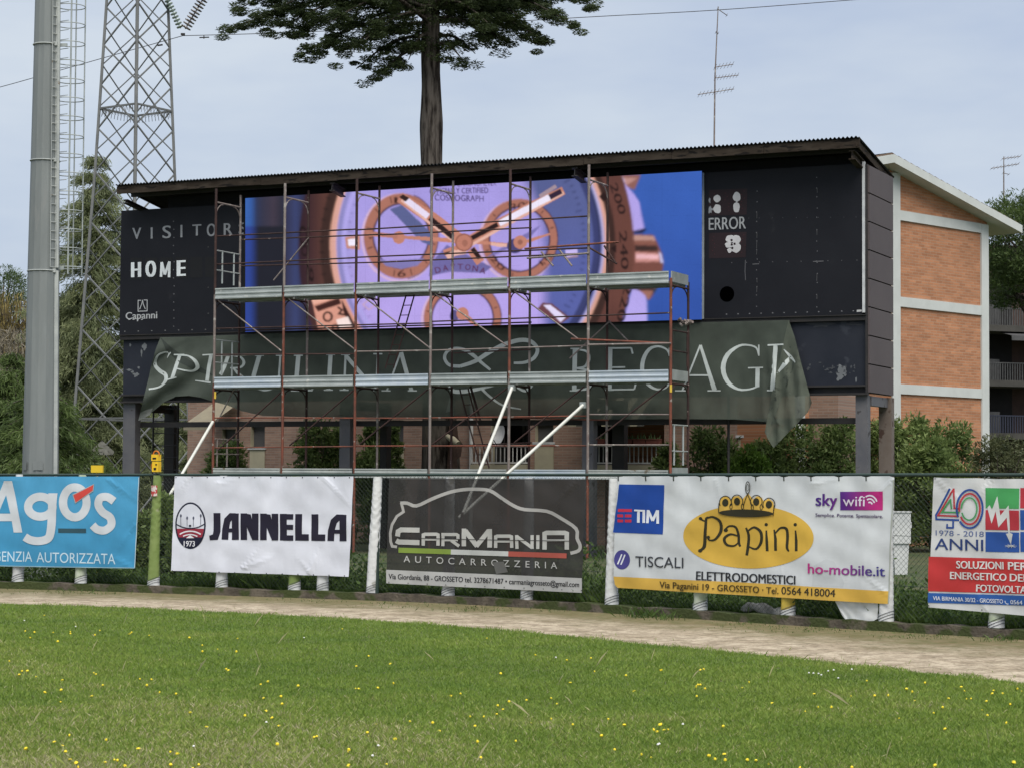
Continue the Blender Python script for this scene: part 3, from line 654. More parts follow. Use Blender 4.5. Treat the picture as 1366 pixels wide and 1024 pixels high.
# bezel figures
A.text('O', (411, 326), (409, 300), 11, '221416', bold=.03, up=(-1, 0)); A.text('O', (411, 340), (411, 326), 9, '221416', bold=.03, up=(-1, 0)); A.text('6', (419, 374), (417, 356), 9, '221416', bold=.03, up=(-1, 0))
A.text('200', (813, 246), (826, 287), 10, '2c1a1a', bold=.03, up=(.97, -.25)); A.text('240', (826, 309), (829, 360), 10, '2c1a1a', bold=.03, up=(1, -.05)); A.text('220', (834, 378), (822, 428), 11, '2c1a1a', bold=.03, up=(.97, .25))
for q in ([(799, 262), (806, 256), (812, 266), (804, 269)], [(814, 332), (822, 327), (822, 338)], [(804, 398), (812, 392), (812, 405)]): A.poly(q, '2a1818')
A.poly([(415, 394), (458, 393), (480, 437), (424, 437)], 'e09a84'); A.poly([(419, 407), (452, 396), (455, 404), (424, 414)], '42211e'); A.poly([(414, 394), (436, 393), (438, 399), (417, 404)], 'f0b09a')
A.poly([(455, 397), (463, 412), (474, 433), (470, 437), (458, 415)], '3a1d1c'); A.poly([(448, 425), (464, 421), (470, 434), (452, 436)], 'ffe6e0')
A.stroke(ell(437, 421, 5.5, 6, 18), 2.6, '2c1616', closed=True); A.stroke([(450, 408), (456, 412), (452, 417), (461, 419)], 2.6, '2c1616'); A.stroke(ell(447, 436, 4, 4, 14), 2.4, '2c1616', closed=True)
# sub-dials
RG, RGE = 'b0705e', '3e2840'
for cx, cy, ro, ri in ((535, 314, (50, 58), (37, 43)), (693, 319, (51, 54), (40, 43)), (617, 424, (52, 50), (41, 39))):
    A.stroke(ell(cx - 2, cy + 2, *ro, 56), 3, 'd8b4d8', closed=True)
    A.stroke(ell(cx, cy, (ro[0] + ri[0]) / 2, (ro[1] + ri[1]) / 2, 56), ro[0] - ri[0], RG, closed=True)
    A.stroke(ell(cx, cy, ri[0], ri[1], 56), 2.0, RGE, closed=True); A.stroke(ell(cx, cy, ro[0], ro[1], 40, 0, -70, 80), 1.2, RGE)
    for k in range(0, 360, 30):
        a = R(k + 12); A.stroke([(cx + (ri[0] + 3) * math.cos(a), cy + (ri[1] + 3) * math.sin(a)), (cx + (ro[0] - 3) * math.cos(a), cy + (ro[1] - 3) * math.sin(a))], 1.2, '40221e')
A.text('6', (530, 369), (541, 368), 9, '3a1e1c', bold=.01); A.text('1', (526, 270), (530, 270), 8, '3a1e1c', bold=.01); A.text('30', (680, 281), (701, 278), 9, '3a1e1c', bold=.0)
A.text('20', (653, 345), (669, 362), 8, '3a1e1c', bold=.0, up=(.7, -.7)); A.text('10', (724, 355), (738, 343), 8, '3a1e1c', bold=.0, up=(-.65, -.75)); A.text('9', (499, 318), (499, 309), 7, '3a1e1c', up=(-1, 0))
# shadows the hands throw in the picture, markers
A.blur(.5)
A.poly([(520, 278), (536, 272), (577, 312), (577, 328), (562, 322)], '5a6296'); A.poly([(502, 342), (515, 347), (566, 344), (556, 354), (535, 358), (515, 354)], '8078b8')
A.poly([(575, 350), (596, 326), (640, 348), (656, 356), (645, 364), (600, 362), (572, 368)], '6e66a6'); A.poly([(645, 345), (690, 318), (722, 300), (708, 316), (665, 338)], '7a70b4')
A.poly([(460, 315), (480, 312), (480, 332), (462, 330)], 'c88878'); A.poly([(464, 318), (474, 317), (475, 326), (465, 327)], 'f4ecff')
A.poly([(754, 334), (770, 332), (771, 340), (756, 343)], 'c8b8f6'); A.stroke([(756, 344), (771, 342)], 2, 'b08a94')
A.poly([(717, 412), (724, 404), (736, 405), (760, 424), (746, 434)], '70404a'); A.poly([(725, 407), (734, 407), (755, 423), (748, 430)], 'e6dcff')
A.stroke([(484, 405), (496, 396), (505, 403), (492, 412)], 2, 'c8a4c8', closed=True)
A.blur(.6)
# hands
GD, GL = 'c8826c', 'eab4a4'
A.stroke([(489, 312), (530, 315), (600, 320), (690, 327)], [3, 4, 6, 3], GD); A.poly(ell(532, 316, 8, 8.5), GD); A.stroke([(488, 308), (530, 315)], [3, 6], 'b87868')
A.poly(ell(818, 325, .1, .1, 4), GD); A.stroke([(655, 325), (668, 327), (690, 327)], [4, 5, 2], GL)
A.poly(ell(687, 328, 11, 10), '4a4478'); A.poly(ell(694, 323, 9, 9), GD); A.poly(ell(694, 323, 3.5, 3.5, 12), 'a06454'); A.stroke([(703, 322), (734, 312)], [5, 2.6], GD)
A.poly(ell(606, 421, 6, 8), '5a5288'); A.poly(ell(617, 418, 8, 8.5), GD); A.stroke([(617, 418), (640, 437)], [8, 4], GD)
A.stroke([(533, 262), (577, 291), (619, 323)], [14, 17, 15], GD); A.stroke([(535, 266), (577, 300), (606, 322)], 3, GL); A.stroke([(541, 265), (571, 288)], 8, 'ece0fa'); A.stroke([(573, 290), (604, 316)], 7, '2a1a1c'); A.poly([(532, 262), (537, 258), (546, 263), (541, 268)], '33201e')
A.stroke([(612, 330), (592, 337)], 8, GD); A.stroke([(610, 334), (592, 338)], 3, '2a1a1c'); A.stroke([(622, 335), (606, 337), (596, 343)], [6, 8, 7], GL)
A.stroke([(628, 332), (641, 350)], 12, GD); A.stroke([(630, 331), (640, 344)], 6, '2a1a1c')
A.stroke([(619, 325), (690, 286), (752, 254)], [14, 15, 11], GD); A.stroke([(624, 329), (690, 292), (752, 257)], 4, GL); A.stroke([(628, 318), (664, 299)], 6.5, '2a1a1c'); A.stroke([(666, 298), (733, 263)], 8, 'f2eaff'); A.stroke([(733, 263), (749, 255)], 7, '33223a')
A.stroke([(720, 262), (742, 248)], 5, 'a8909c')
A.poly(ell(619, 323, 12, 12), 'c07a66'); A.stroke(ell(619, 323, 11, 11, 24), 2, '9a5e4e', closed=True); A.poly(ell(620, 324, 4, 4.5, 10), 'a86a58')
A.text('SUPERLATIVE CHRONOMETER', (566, 249), (662, 247), 7, '4a2c66', bold=.0); A.text('OFFICIALLY CERTIFIED', (573, 258), (651, 257), 7.5, '3e2a60', bold=.012); A.text('COSMOGRAPH', (580, 266.5), (645, 268.5), 8, '3e2a60', bold=.012)
for i, ch in enumerate('DAYTONA'):
    a = -1 + 2 * i / 6; x = 614 + 29 * a; y = 359 + 5 * a * a
    A.text(ch, (x - 3.5, y), (x + 3.5, y + 1.3 * a), 7.5, '5e2348', bold=.01, lean=.25 * a)
A.blur(.55)
gy, gx = np.mgrid[0:A.h, 0:A.w]; wob = np.sin(gx * .021 + gy * .013) * .5 + np.sin(gx * .047 - gy * .06 + 1) * .3 + np.sin(gx * .11 + gy * .017 + 2) * .2
A.im *= (1 + .05 * wob + RNG.normal(0, .022, (A.h, A.w)))[:, :, None]          # uneven lamps
seam = ((gx % 66) < 1) | ((gy % 66) < 1); A.im[seam] *= .93                       # joints between lamp modules
gr = A.im.mean(axis=2, keepdims=True); A.im = np.clip(gr + (A.im - gr) * .90 + .006, 0, 1.2)
NX, NY = 620, 206; vs, cs_ = [], []
for j in range(NY + 1):
    for i in range(NX + 1):
        u = SX0 + (SX1 - SX0) * i / NX; t_ = j / NY
        v = (262.4 + (228.6 - 262.4) * i / NX) * (1 - t_) + (440.6 + (427.5 - 440.6) * i / NX) * t_
        vs.append(BP.P(S_S0 + .004 + (S_S1 - S_S0 - .008) * ((BP.hit(u, v, .1) - BP.O).dot(BP.T) - S_S0) / (S_S1 - S_S0), Z_ST - .004 - (Z_ST - Z_SB - .008) * t_, .098))
        cs_.append((*A.im[min(A.h - 1, max(0, int((v - A.y0) * A.k)))][min(A.w - 1, max(0, int((u - A.x0) * A.k)))], 1))
me = bpy.data.meshes.new('video_screen'); me.from_pydata([tuple(v) for v in vs], [], [(j * (NX + 1) + i, j * (NX + 1) + i + 1, (j + 1) * (NX + 1) + i + 1, (j + 1) * (NX + 1) + i) for j in range(NY) for i in range(NX)])
ca = me.color_attributes.new('ink', 'FLOAT_COLOR', 'POINT'); ca.data.foreach_set('color', np.array(cs_, dtype=np.float32).ravel()); me.materials.append(mat_screen()); me.update()
scr = link('video_screen', me, sb)
tag(scr, 'lit screen showing a close-up of a wristwatch dial')

# ------------------------------------------------------------------ torn green netting sheet under the screen
def net_n(u, v):
    h = sstep(v, 440, 560); e = sstep(u, 330, 210)
    n = .02 + .05 * h * math.sin(u * .055 + v * .01) + .03 * h * math.sin(u * .13 + 1.3)
    n += e * (.12 * h + .10 * math.sin((u * .8 + (v - 450) * 1.1) * .11) * sstep(v, 446, 480))
    n += sstep(u, 990, 1040) * .10 * h + sstep(u, 1012, 1030) * sstep(v, 430, 520) * (.055 * math.sin((u - 1053 - (v - 427) * .12) * .36) + .03 * math.sin((u - (v - 427) * .05) * .8))
    return max(n, .012)
def net_fn(u, v, o): return BP.hit(u, v, net_n(u, v) + o)
net_mat = mat_print('green_netting', .8, alpha=.90, dirt=.2, bump=.5)
A = Art(net_fn, grid=4, step=.002)
bot = [(1030, 566), (1020, 562), (980, 559), (900, 558.5), (800, 559), (700, 558), (600, 558), (500, 557), (420, 556), (350, 554), (323, 548), (303, 540), (283, 535), (268, 530), (252, 527.5), (235, 528.5), (219, 536), (202, 550), (190, 556), (184.5, 561)]
out = [(214, 450), (260, 449), (330, 446), (500, 441), (700, 437), (900, 431), (1053, 427)] + [(1056, 450), (1062, 480)] + bot + [(188, 545), (193, 525), (198, 505), (202, 486), (208, 465)]
GN = (.066, .080, .064)
A.poly(out, lambda u, v: lerp(GN, (.082, .098, .080), sstep(u, 420, 250)))
A.poly([(1052, 427), (1060, 449), (1069, 485), (1083, 537), (1078, 549), (1064, 564), (1048, 580), (1032, 597), (1026, 588), (1020, 576), (1026, 545), (1031, 515), (1040, 480), (1046, 452)], (.098, .114, .088))
A.poly([(214, 450), (222, 468), (240, 484), (268, 497), (290, 503), (270, 491), (246, 476), (228, 463)], (.045, .055, .047))  # fold drawn as a darker strip, its shade put into the colour
A.poly([(184.5, 561), (187, 550), (196, 546), (204, 544), (200, 553)], (.22, .23, .22))
LT = (.58, .63, .61)
A.frame(180, 420, 4.553)
A.stroke([(218, 232), (185, 226), (140, 246), (122, 300), (150, 338), (184, 362), (186, 398), (150, 436), (84, 450)], [9, 9, 11, 20, 24, 24, 20, 11, 10], LT, sm=4)
A.stroke([(212, 228), (196, 262)], [12, 3], LT)
A.stroke([(272, 246), (250, 310), (226, 384)], 21, LT); A.stroke([(236, 242), (300, 242)], 8, LT); A.stroke([(196, 392), (252, 378)], 8, LT)
A.stroke([(278, 245), (325, 250), (366, 280), (380, 318), (350, 340), (300, 336), (242, 322)], [9, 10, 20, 24, 12, 9, 7], LT, sm=4)
A.stroke([(462, 246), (448, 320), (438, 400)], 22, LT); A.stroke([(410, 244), (484, 240)], 8, LT); A.stroke([(366, 398), (460, 410)], [5, 12], LT)
A.stroke([(566, 248), (545, 310), (520, 362)], 22, LT); A.stroke([(536, 244), (600, 242)], 8, LT)
A.stroke([(580, 246), (640, 256), (662, 290), (640, 318), (578, 322)], [8, 12, 18, 12, 8], LT, sm=4); A.stroke([(596, 322), (622, 350), (660, 384)], [10, 18, 16], LT)
A.org, A.sc = (0, 0), 1.0
def st(x0, y0, x1, y1, w=4.6, s0=True, s1=True):
    w *= 1.2
    A.stroke([(x0, y0), (x1, y1)], w, LT)
    for ok, x, y in ((s0, x0, y0), (s1, x1, y1)):
        if ok: A.stroke([(x - 6, y), (x + 6, y)], 1.8, LT)
st(346, 474, 338, 502, 4.8, True, False); A.stroke([(338, 500), (340, 514), (352, 520), (366, 516), (372, 500)], [4.8, 4, 3, 2.4, 2], LT, sm=4); st(374, 474, 372, 502, 2.2, True, False)
st(398, 474, 394, 521, 4.8); A.stroke([(394, 520.5), (416, 520.5), (420, 512)], [2, 2.4, 2], LT)
st(441, 473, 438, 520)
st(461, 473, 459, 520, 2.4); A.stroke([(461, 474), (500, 520)], 5, LT); st(504, 472, 502, 520, 2.4, True, False)
A.stroke([(534, 471), (516, 521)], 2.4, LT); A.stroke([(535, 470), (549, 521)], 5.4, LT); A.stroke([(522, 505), (544, 505)], 2, LT)
for x in (515, 550): A.stroke([(x - 6, 521), (x + 6, 521)], 1.8, LT)
st(767, 465, 766, 521, 5); A.stroke([(767, 466), (783, 469), (785, 480), (780, 489), (768, 491)], [2, 3, 5, 3, 2], LT, sm=4); A.stroke([(768, 491), (786, 495), (791, 507), (784, 518), (766, 520)], [2, 3.4, 5.4, 3.4, 2], LT, sm=4)
st(814, 464, 813, 520, 5); 
for y, x in ((464.5, 842), (490, 834), (519.5, 846)): A.stroke([(814, y), (x, y - .4)], 2.2, LT)
A.stroke([(842, 464), (844, 472)], 2.4, LT); A.stroke([(846, 519), (849, 509)], 2.4, LT)
A.stroke([(893, 472), (889, 466), (878, 462), (866, 466), (858, 480), (857, 497), (864, 512), (876, 519), (888, 517), (895, 508)], [3, 2.4, 2.6, 4.4, 5.4, 5.4, 4.4, 2.8, 2.4, 2.2], LT, sm=3); A.stroke([(893, 475), (893, 464)], 2.2, LT)
A.frame(900, 400, 3.903)
A.stroke([(133, 236), (40, 470)], 9, LT); A.stroke([(134, 236), (208, 470)], [14, 24], LT); A.stroke([(75, 392), (180, 392)], 9, LT)
for x in (36, 205): A.stroke([(x - 34, 472), (x + 34, 472)], 7, LT)
A.stroke([(437, 285), (425, 250), (385, 236), (335, 240), (275, 285), (252, 355), (275, 425), (330, 464), (390, 464), (436, 448)], [8, 9, 9, 12, 22, 25, 22, 12, 9, 8], LT, sm=3)
A.stroke([(438, 234), (438, 292)], 7, LT); A.stroke([(432, 356), (430, 452)], 22, LT); A.stroke([(382, 354), (460, 352)], 7, LT)
A.stroke([(526, 236), (508, 468)], 23, LT); A.stroke([(484, 236), (566, 232)], 8, LT); A.stroke([(478, 470), (512, 470)], 7, LT)
A.stroke([(534, 382), (575, 330), (606, 298)], [8, 24, 16], LT); A.stroke([(568, 258), (604, 296), (628, 326)], [5, 16, 6], LT)
A.frame(460, 420, 4.553)
A.stroke([(884, 334), (830, 290), (780, 245), (725, 212), (668, 204), (622, 222), (606, 262), (634, 304), (700, 312)], [14, 18, 22, 20, 17, 18, 19, 19, 20], LT, sm=4)
A.stroke([(700, 312), (790, 282), (870, 232), (960, 184), (1060, 154), (1130, 162), (1170, 208), (1150, 260), (1095, 288), (1026, 292)], [20, 24, 26, 26, 26, 24, 22, 22, 18, 14], LT, sm=4)
A.stroke([(628, 428), (660, 462), (720, 464), (800, 452), (915, 428)], [8, 24, 24, 20, 6], LT, sm=4); A.stroke([(830, 446), (880, 494), (960, 548), (1070, 571)], [16, 14, 11, 7], LT, sm=4); A.stroke([(1046, 440), (1095, 460), (1140, 428)], [10, 18, 12], LT, sm=4)
A.stroke([(640, 500), (626, 580), (658, 578)], [6, 20, 6], (.11, .13, .115))
tag(A.build('netting_sheet', net_mat, smooth=True), 'torn dark green netting sheet with pale lettering hung below the video screen', 'netting')

# ------------------------------------------------------------------ scaffolding in front of the screen
NF, NB = 1.45, .45                                # front and back rows, metres in front of the board
FU = [287, 379, 475, 575, 680, 785, 895]
FS = [bs(u, 375, NF) for u in FU]
ZD = [1.66, 3.60, 5.55]                           # decks
ZTOP = [(bz(u, y, NF)) for u, y in ((287, 252), (379, 245), (475, 239), (575, 232), (680, 226), (785, 220))]
scf = empty('scaffolding', BP.P(-1.2, 0, .95), 'rusty tube scaffolding with three metal deck levels in front of the black scoreboard', 'scaffolding')
TM = {'r': M['rust'], 'g': M['tube_grey'], 'b': M['tube_brown'], 'w': M['white_tube'], 's': M['galv']}
def tube(name, p, r, mk, n=8, parent=scf):
    q = MB(); q.tube(p, r, n); return q.build(name, TM[mk], parent)
for i, s_ in enumerate(FS):
    top = ZTOP[i] if i < 6 else 5.62 + .27
    zl = [0.02, ZD[0] + .05, ZD[1] + .05, ZD[2] + .05, top]
    for k in range(4 if i < 6 else 3):
        z0, z1 = zl[k], zl[k + 1]
        mk = {0: 'r', 1: 'r' if i in (0, 1, 2, 5, 6) else 'g', 2: 'r' if i in (1, 2, 4, 6) else 'g', 3: 'g' if i in (1, 3, 5) else 'b'}[k]
        if i == 5 and k in (1, 2): mk = 'g'
        mb = 'b' if (i + k) % 3 else 'g'
        fr = tube('standard', [BP.P(s_, z0, NF), BP.P(s_, z1, NF)], .029, mk)
        tube('standard', [BP.P(s_, z0, NB), BP.P(s_, z1 - (.0 if k < 3 else .02), NB)], .026, mb)
        if k == 0: continue
        zt_ = z1 - .30 if k == 3 else z1 - .14
        q = MB(); q.tube([BP.P(s_, zt_, NB), BP.P(s_, zt_, NF)], .021, 6)
        q.tube([BP.P(s_, zt_ - .34, NF)] + [BP.P(s_, zt_ - .34 + .32 * math.sin(a), NF - .30 + .30 * math.cos(a)) for a in np.linspace(.15, math.pi / 2, 6)], .013, 6)
        q.tube([BP.P(s_, zt_ - .34, NB)] + [BP.P(s_, zt_ - .34 + .32 * math.sin(a), NB + .30 - .30 * math.cos(a)) for a in np.linspace(.15, math.pi / 2, 6)], .013, 6)
        q.build('transom', TM['g' if k == 3 else 'b'], scf)
    for n in (NF, NB):
        q = MB(); q.slab(BP, s_ - .07, s_ + .07, .003, .02, n - .07, n + .07); q.build('base_plate', TM['b'], scf)
for k, zd in enumerate(ZD):
    for i in range(6):
        s0, s1 = FS[i] + .035, FS[i + 1] - .035
        dm = M['galv_dull'] if (i + k) % 3 else M['galv']
        q = MB()
        for j in range(2):                         # two ribbed steel planks per bay
            n0, n1 = NB + .06 + j * .46, NB + .06 + j * .46 + .44
            q.slab(BP, s0, s1, zd - .005, zd + .0, n0, n1)
            for nn in (n0, n1): q.slab(BP, s0, s1, zd - .055, zd - .0052, nn - .004 + (.004 if nn == n0 else -.004), nn + .004 + (.004 if nn == n0 else -.004))
            for c in range(1, 4): q.slab(BP, s0, s1, zd - .03, zd - .0052, n0 + .11 * c - .012, n0 + .11 * c + .012)
        q.build('deck', dm, scf)
        def toe(q, s0=s0, s1=s1, zd=zd):
            H_ = .235 if zd > 2 else .19
            prof = [(0, .0), (.022, .0), (.022, .03), (.006, .045), (.006, .085), (.02, .10), (.02, .125), (.006, .14), (.006, H_ - .045), (.022, H_ - .03), (.022, H_), (0, H_)]
            vs = [BP.P(s_, zd - .05 + z, NF + .032 + n) for s_ in (s0, s1) for n, z in prof]; m_ = len(prof)
            q.add(vs, [(a, (a + 1) % m_, m_ + (a + 1) % m_, m_ + a) for a in range(m_)] + [tuple(range(m_))[::-1], tuple(range(m_, 2 * m_))])
        q = MB(); toe(q); q.build('toe_board', M['galv_blue'] if (k, i) in ((1, 2), (1, 5), (0, 4), (1, 0)) else (M['galv_dull'] if k == 0 else M['galv']), scf)
    q = MB(); q.slab(BP, FS[6] - .012, FS[6] + .012, zd - .02, zd + .19, NB + .03, NF - .03); q.build('toe_board', M['galv'], scf)
def rail(u0, v0, u1, v1, n, mk='b', r=.017, name='guard_rail'): tube(name, [BP.hit(u0, v0, n), BP.hit(u1, v1, n)], r, mk, 6)
nf, nb_ = NF - .05, NB + .05
for u0, v0, u1, v1, n, mk in ((287, 315.5, 475, 306, nf, 'b'), (475, 307, 785, 288.5, nf, 'b'), (322, 320, 509, 313, nb_, 'b'), (509, 313.5, 709, 304, nb_, 'b'),
        (287, 353, 475, 344, nf, 'b'), (475, 343.5, 785, 331, nf, 'b'), (322, 355, 509, 350, nb_, 'b'), (509, 350, 785, 338, nb_, 'b'),
        (287, 438.5, 575, 431, nf, 'b'), (575, 429, 893, 417.5, nf, 'b'), (322, 441, 606, 433, nb_, 'b'), (606, 433, 709, 430, nb_, 'b'),
        (287, 473, 475, 472, nf, 'b'), (475, 469, 575, 467.5, nf, 'g'), (575, 467.5, 785, 461, nf, 'g'), (606, 471, 709, 466, nb_, 'b'),
        (287, 557, 575, 557.5, nf, 'r'), (575, 557, 785, 554.5, nf, 'r'), (785, 552.5, 895, 552.5, nf, 'g'), (287, 597, 475, 595, nf, 'r'), (475, 594.5, 785, 594, nf, 'r'), (785, 593, 895, 593, nf, 'g'), (606, 594, 709, 590, nb_, 'b'), (606, 555, 812, 560, nb_, 'r'),
        (287, 475, 379, 472, nb_, 'g')):
    rail(u0, v0, u1, v1, n, mk)
for u0, v0, u1, v1, n, mk in ((700, 332, 826, 323, nf + .08, 'r'), (703, 344.5, 786, 338, nf + .08, 'g'), (762, 452, 893, 458, nf + .06, 'r'), (785, 460, 895, 458, nf + .1, 'g'), (785, 330, 823, 352, nb_, 'b'), (806, 328, 822, 352, nb_, 'b'), (722, 336, 738, 355, nb_, 'g'), (745, 332, 763, 355, nb_, 'g')):
    rail(u0, v0, u1, v1, n, mk, .022, 'loose_tube')
for i, (a, b2) in enumerate((((291, 401), (375, 468)), ((385, 399), (473, 466)), ((485, 396), (573, 464)), ((580, 392), (676, 461)), ((686, 389), (775, 455)))): rail(*a, *b2, nf, 'g', .016, 'brace')
for a, b2 in (((291, 600), (375, 523)), ((386, 594), (471, 521)), ((480, 592), (571, 519)), ((577, 592), (676, 518)), ((686, 590), (779, 516)), ((795, 586), (889, 514))): rail(*a, *b2, nf, 'b' , .017, 'brace')
for a, b2, n in (((365, 374), (412, 317), nb_), ((760, 478), (814, 428), nb_), ((812, 428), (838, 455), nb_), ((290, 562), (322, 500), NF - .3)): rail(*a, *b2, n, 'g', .016, 'brace')
# end gates
def gate(us, v0, v1, n0, n1, uref, mk):
    q = MB(); s_ = bs(uref, 375, NF); z0, z1 = bz(uref, v1, NF), bz(uref, v0, NF)
    for z in (z1, z0 + .28): q.tube([BP.P(s_, z, n0), BP.P(s_, z, n1)], .016, 6)
    for k in us: q.tube([BP.P(s_, z0, n0 + (n1 - n0) * k), BP.P(s_, z1 + .0, n0 + (n1 - n0) * k)], .02, 6)
    q.build('end_gate', TM[mk], scf)
gate((.28, .75), 334, 377, NF, NB, 287, 's'); gate((.3, .72), 453, 500, NF, NB, 287, 's'); gate((.2, .72), 566, 620, NF, NB, 895, 's'); gate((.05, .95), 440, 486, NF, NB, 895, 'b'); gate((.1, .5), 585, 622, NF, NB, 289, 'g')
# ladders between decks
def ladder(u0, v0, u1, v1, w, n0, n1, mk):
    q = MB(); a, b2 = BP.hit(u0, v0, n0), BP.hit(u1, v1, n1); o = BP.T * w
    q.tube([a, b2], .016, 6); q.tube([a + o, b2 + o], .016, 6)
    for t_ in np.arange(.08, 1, .125): q.tube([a.lerp(b2, t_), a.lerp(b2, t_) + o], .010, 6)
    q.build('ladder', TM[mk], scf)
ladder(544, 386, 514, 491, .20, .8, .8, 'b'); ladder(613, 518, 641, 624, .20, .75, .75, 'b'); ladder(627, 515, 640, 560, .02, .75, .75, 'b')
# white raking props down to the ground near the fence
for a, b2, n1 in (((683, 517), (617, 686), 3.6), ((778, 540), (612, 690), 3.6), ((284, 562), (217, 676), 3.4)):
    p0 = BP.hit(*a, NF + .06); p1 = BP.hit(*b2, n1); 
    tube('prop', [p0, p1], .034, 'w', 8)
    if b2[0] != 612: tube('prop_stake', [(p1.x, p1.y, 0), (p1.x, p1.y, p1.z + .05)], .03, 'b', 8)
for u, v in ((683, 517), (778, 540)):
    q = MB(); p = BP.hit(u, v, NF + .03); q.boxax(p, BP.T * .06, BP.N * .05, Vector((0, 0, .06))); q.build('coupler', M['galv'], scf)
M['tag'] = mat('yellow_label', (.75, .5, .06), rough=.5)
for u, v in ((287, 527), (895, 518)):
    q = MB(); p = BP.hit(u, v, NF + .031); q.boxax(p, BP.T * .022, BP.N * .004, Vector((0, 0, .075))); q.build('yellow_tag', M['tag'], scf)
q = MB()                                           # crumpled rag on the far coupler
for k in range(9): q.tube([BP.hit(905 + 2 * k, 432 - RNG.uniform(0, 6), .5), BP.hit(908 + 2 * k, 427 + RNG.uniform(-2, 7), .55)], .03, 5)
q.build('tied_rag', M['tube_grey'], scf)

# ------------------------------------------------------------------ outfield fence with padded posts
fz = lambda u: FP(u, 633.2).z
fen = empty('chain_link_fence', fence_at(0, 0, -.1), 'green chain link fence with padded posts on a low kerb, carrying the advertising banners', 'fence')
M['fence_green'] = mat('dark_green_coating', (.022, .042, .034), (.032, .052, .044), 4, .5)
M['wire'] = mat('green_wire', (.030, .048, .036), (.05, .062, .05), 5, .5)
q = MB(); us = np.linspace(-400, 1900, 130); q.tube([FP(u, 633.2 - .3, -.02) for u in us], .019, 8); q.build('top_rail', M['fence_green'], fen)
# wires: two families of diagonals between kerb and rail
q = MB(); azs = np.linspace(float(ray(-300, 633).x / ray(-300, 633).y), float(ray(1800, 633).x / ray(1800, 633).y), 600)
pts = [fence_at(a, 0, -.035) for a in azs]; cl = np.concatenate([[0], np.cumsum([(pts[i + 1] - pts[i]).length for i in range(599)])])
def fl(s_, z):
    a = float(np.interp(s_, cl, azs)); return fence_at(a, z, -.035)
HT = 1.67; pit = .062
def wire(s0, s1):
    lo, hi = max(min(s0, s1), 0), min(max(s0, s1), cl[-1])
    if hi - lo < .05: return
    zf = lambda s_: .14 + (s_ - s0) / (s1 - s0) * (HT - .14)
    a, b2 = (lo, hi)
    q.tube([fl(a, zf(a)), fl((a + b2) / 2, zf((a + b2) / 2)), fl(b2, zf(b2))], .0021, 3, caps=False)
for k in range(int(-HT / pit) - 1, int(cl[-1] / pit) + 1):
    wire(k * pit, k * pit + HT - .14); wire(k * pit + HT - .14, k * pit)
q.build('chain_link', M['wire'], fen)
q = MB()
for z in (.5, 1.05): q.tube([fence_at(a, z, -.05) for a in azs[::10]], .003, 4)
q.build('tension_wire', M['fence_green'], fen)
PADC = {'w': mat('white_vinyl_pad', (.66, .67, .67), (.56, .57, .57), 5, .5, 0, .5, 18, c3=(.36, .36, .33), s3=7, t3=.64), 'l': mat('lime_vinyl_pad', (.15, .215, .055), (.20, .26, .085), 5, .5, 0, .4, 14, c3=(.28, .30, .17), s3=8, t3=.64), 'y': mat('yellow_vinyl_pad', (.55, .40, .05), (.42, .32, .06), 6, .5), 'g': mat('pale_green_vinyl_pad', (.36, .44, .26), (.55, .58, .50), 6, .5)}
M['strap'] = mat('dark_strap', (.05, .055, .06), (.08, .085, .09), 8, .6)
def post(ub, ut, c, lab, w0=.082, w1=.060):
    b0 = FP(ub, 770, 0); az0 = b0.x / b0.y; t0 = FP(ut, 640, 0); az1 = t0.x / t0.y
    pb, pt = fence_at(az0, .104, -.015), fence_at(az1, 1.655, -.015)
    q = MB(); q.tube([Vector((pt.x, pt.y, 0)), pt], .030, 8); po = q.build('post', M['fence_green'], fen); tag(po, lab)
    ph = RNG.uniform(0, 6, 4)
    def fn(u, v):
        a = u * 2 * math.pi; r = w0 + (w1 - w0) * v
        cr_ = .0045 * math.sin(v * 88 + 3.0 * math.sin(a * 2 + ph[0]) + 2.2 * math.sin(v * 11 + ph[3]) + ph[1]) * (1 - abs(2 * v - 1) ** 4) * (.6 + .4 * math.sin(v * 7 + ph[2])) + .003 * math.sin(3 * a + ph[2] + 5 * v)
        r += cr_; p = pb.lerp(pt, v); return p + Vector((r * math.cos(a), r * math.sin(a) * .75, 0))
    q = MB(); q.grid(fn, 20, 80); q.add([fn(i / 20, 1) for i in range(20)], [tuple(range(20))]); pad = q.build('padding', PADC[c], po)
    if c != 'w' or ub % 2:
        n, t_ = fence_n(az0); 
        low = PADC['w']
        q = MB(); q.grid(lambda u, v: (lambda p, a: p + Vector(((w0 + .006) * math.cos(a), (w0 + .006) * math.sin(a) * .75, 0)))(pb + Vector((0, 0, .005 + .10 * v + .04 * v * math.sin(u * 2 * math.pi + 1))), u * 2 * math.pi), 20, 3); q.build('foot_wrap', low, po)
    q = MB()
    for k in range(3):
        q.tube([pb + Vector(((w0 + .011) * math.cos(a), (w0 + .011) * math.sin(a) * .75, .016 + .032 * k + .040 * math.cos(a + .6))) for a in np.linspace(0, 2 * math.pi, 16, endpoint=False)], .0036, 4, closed=True)
    q.build('strap', M['strap'], po)
    return po
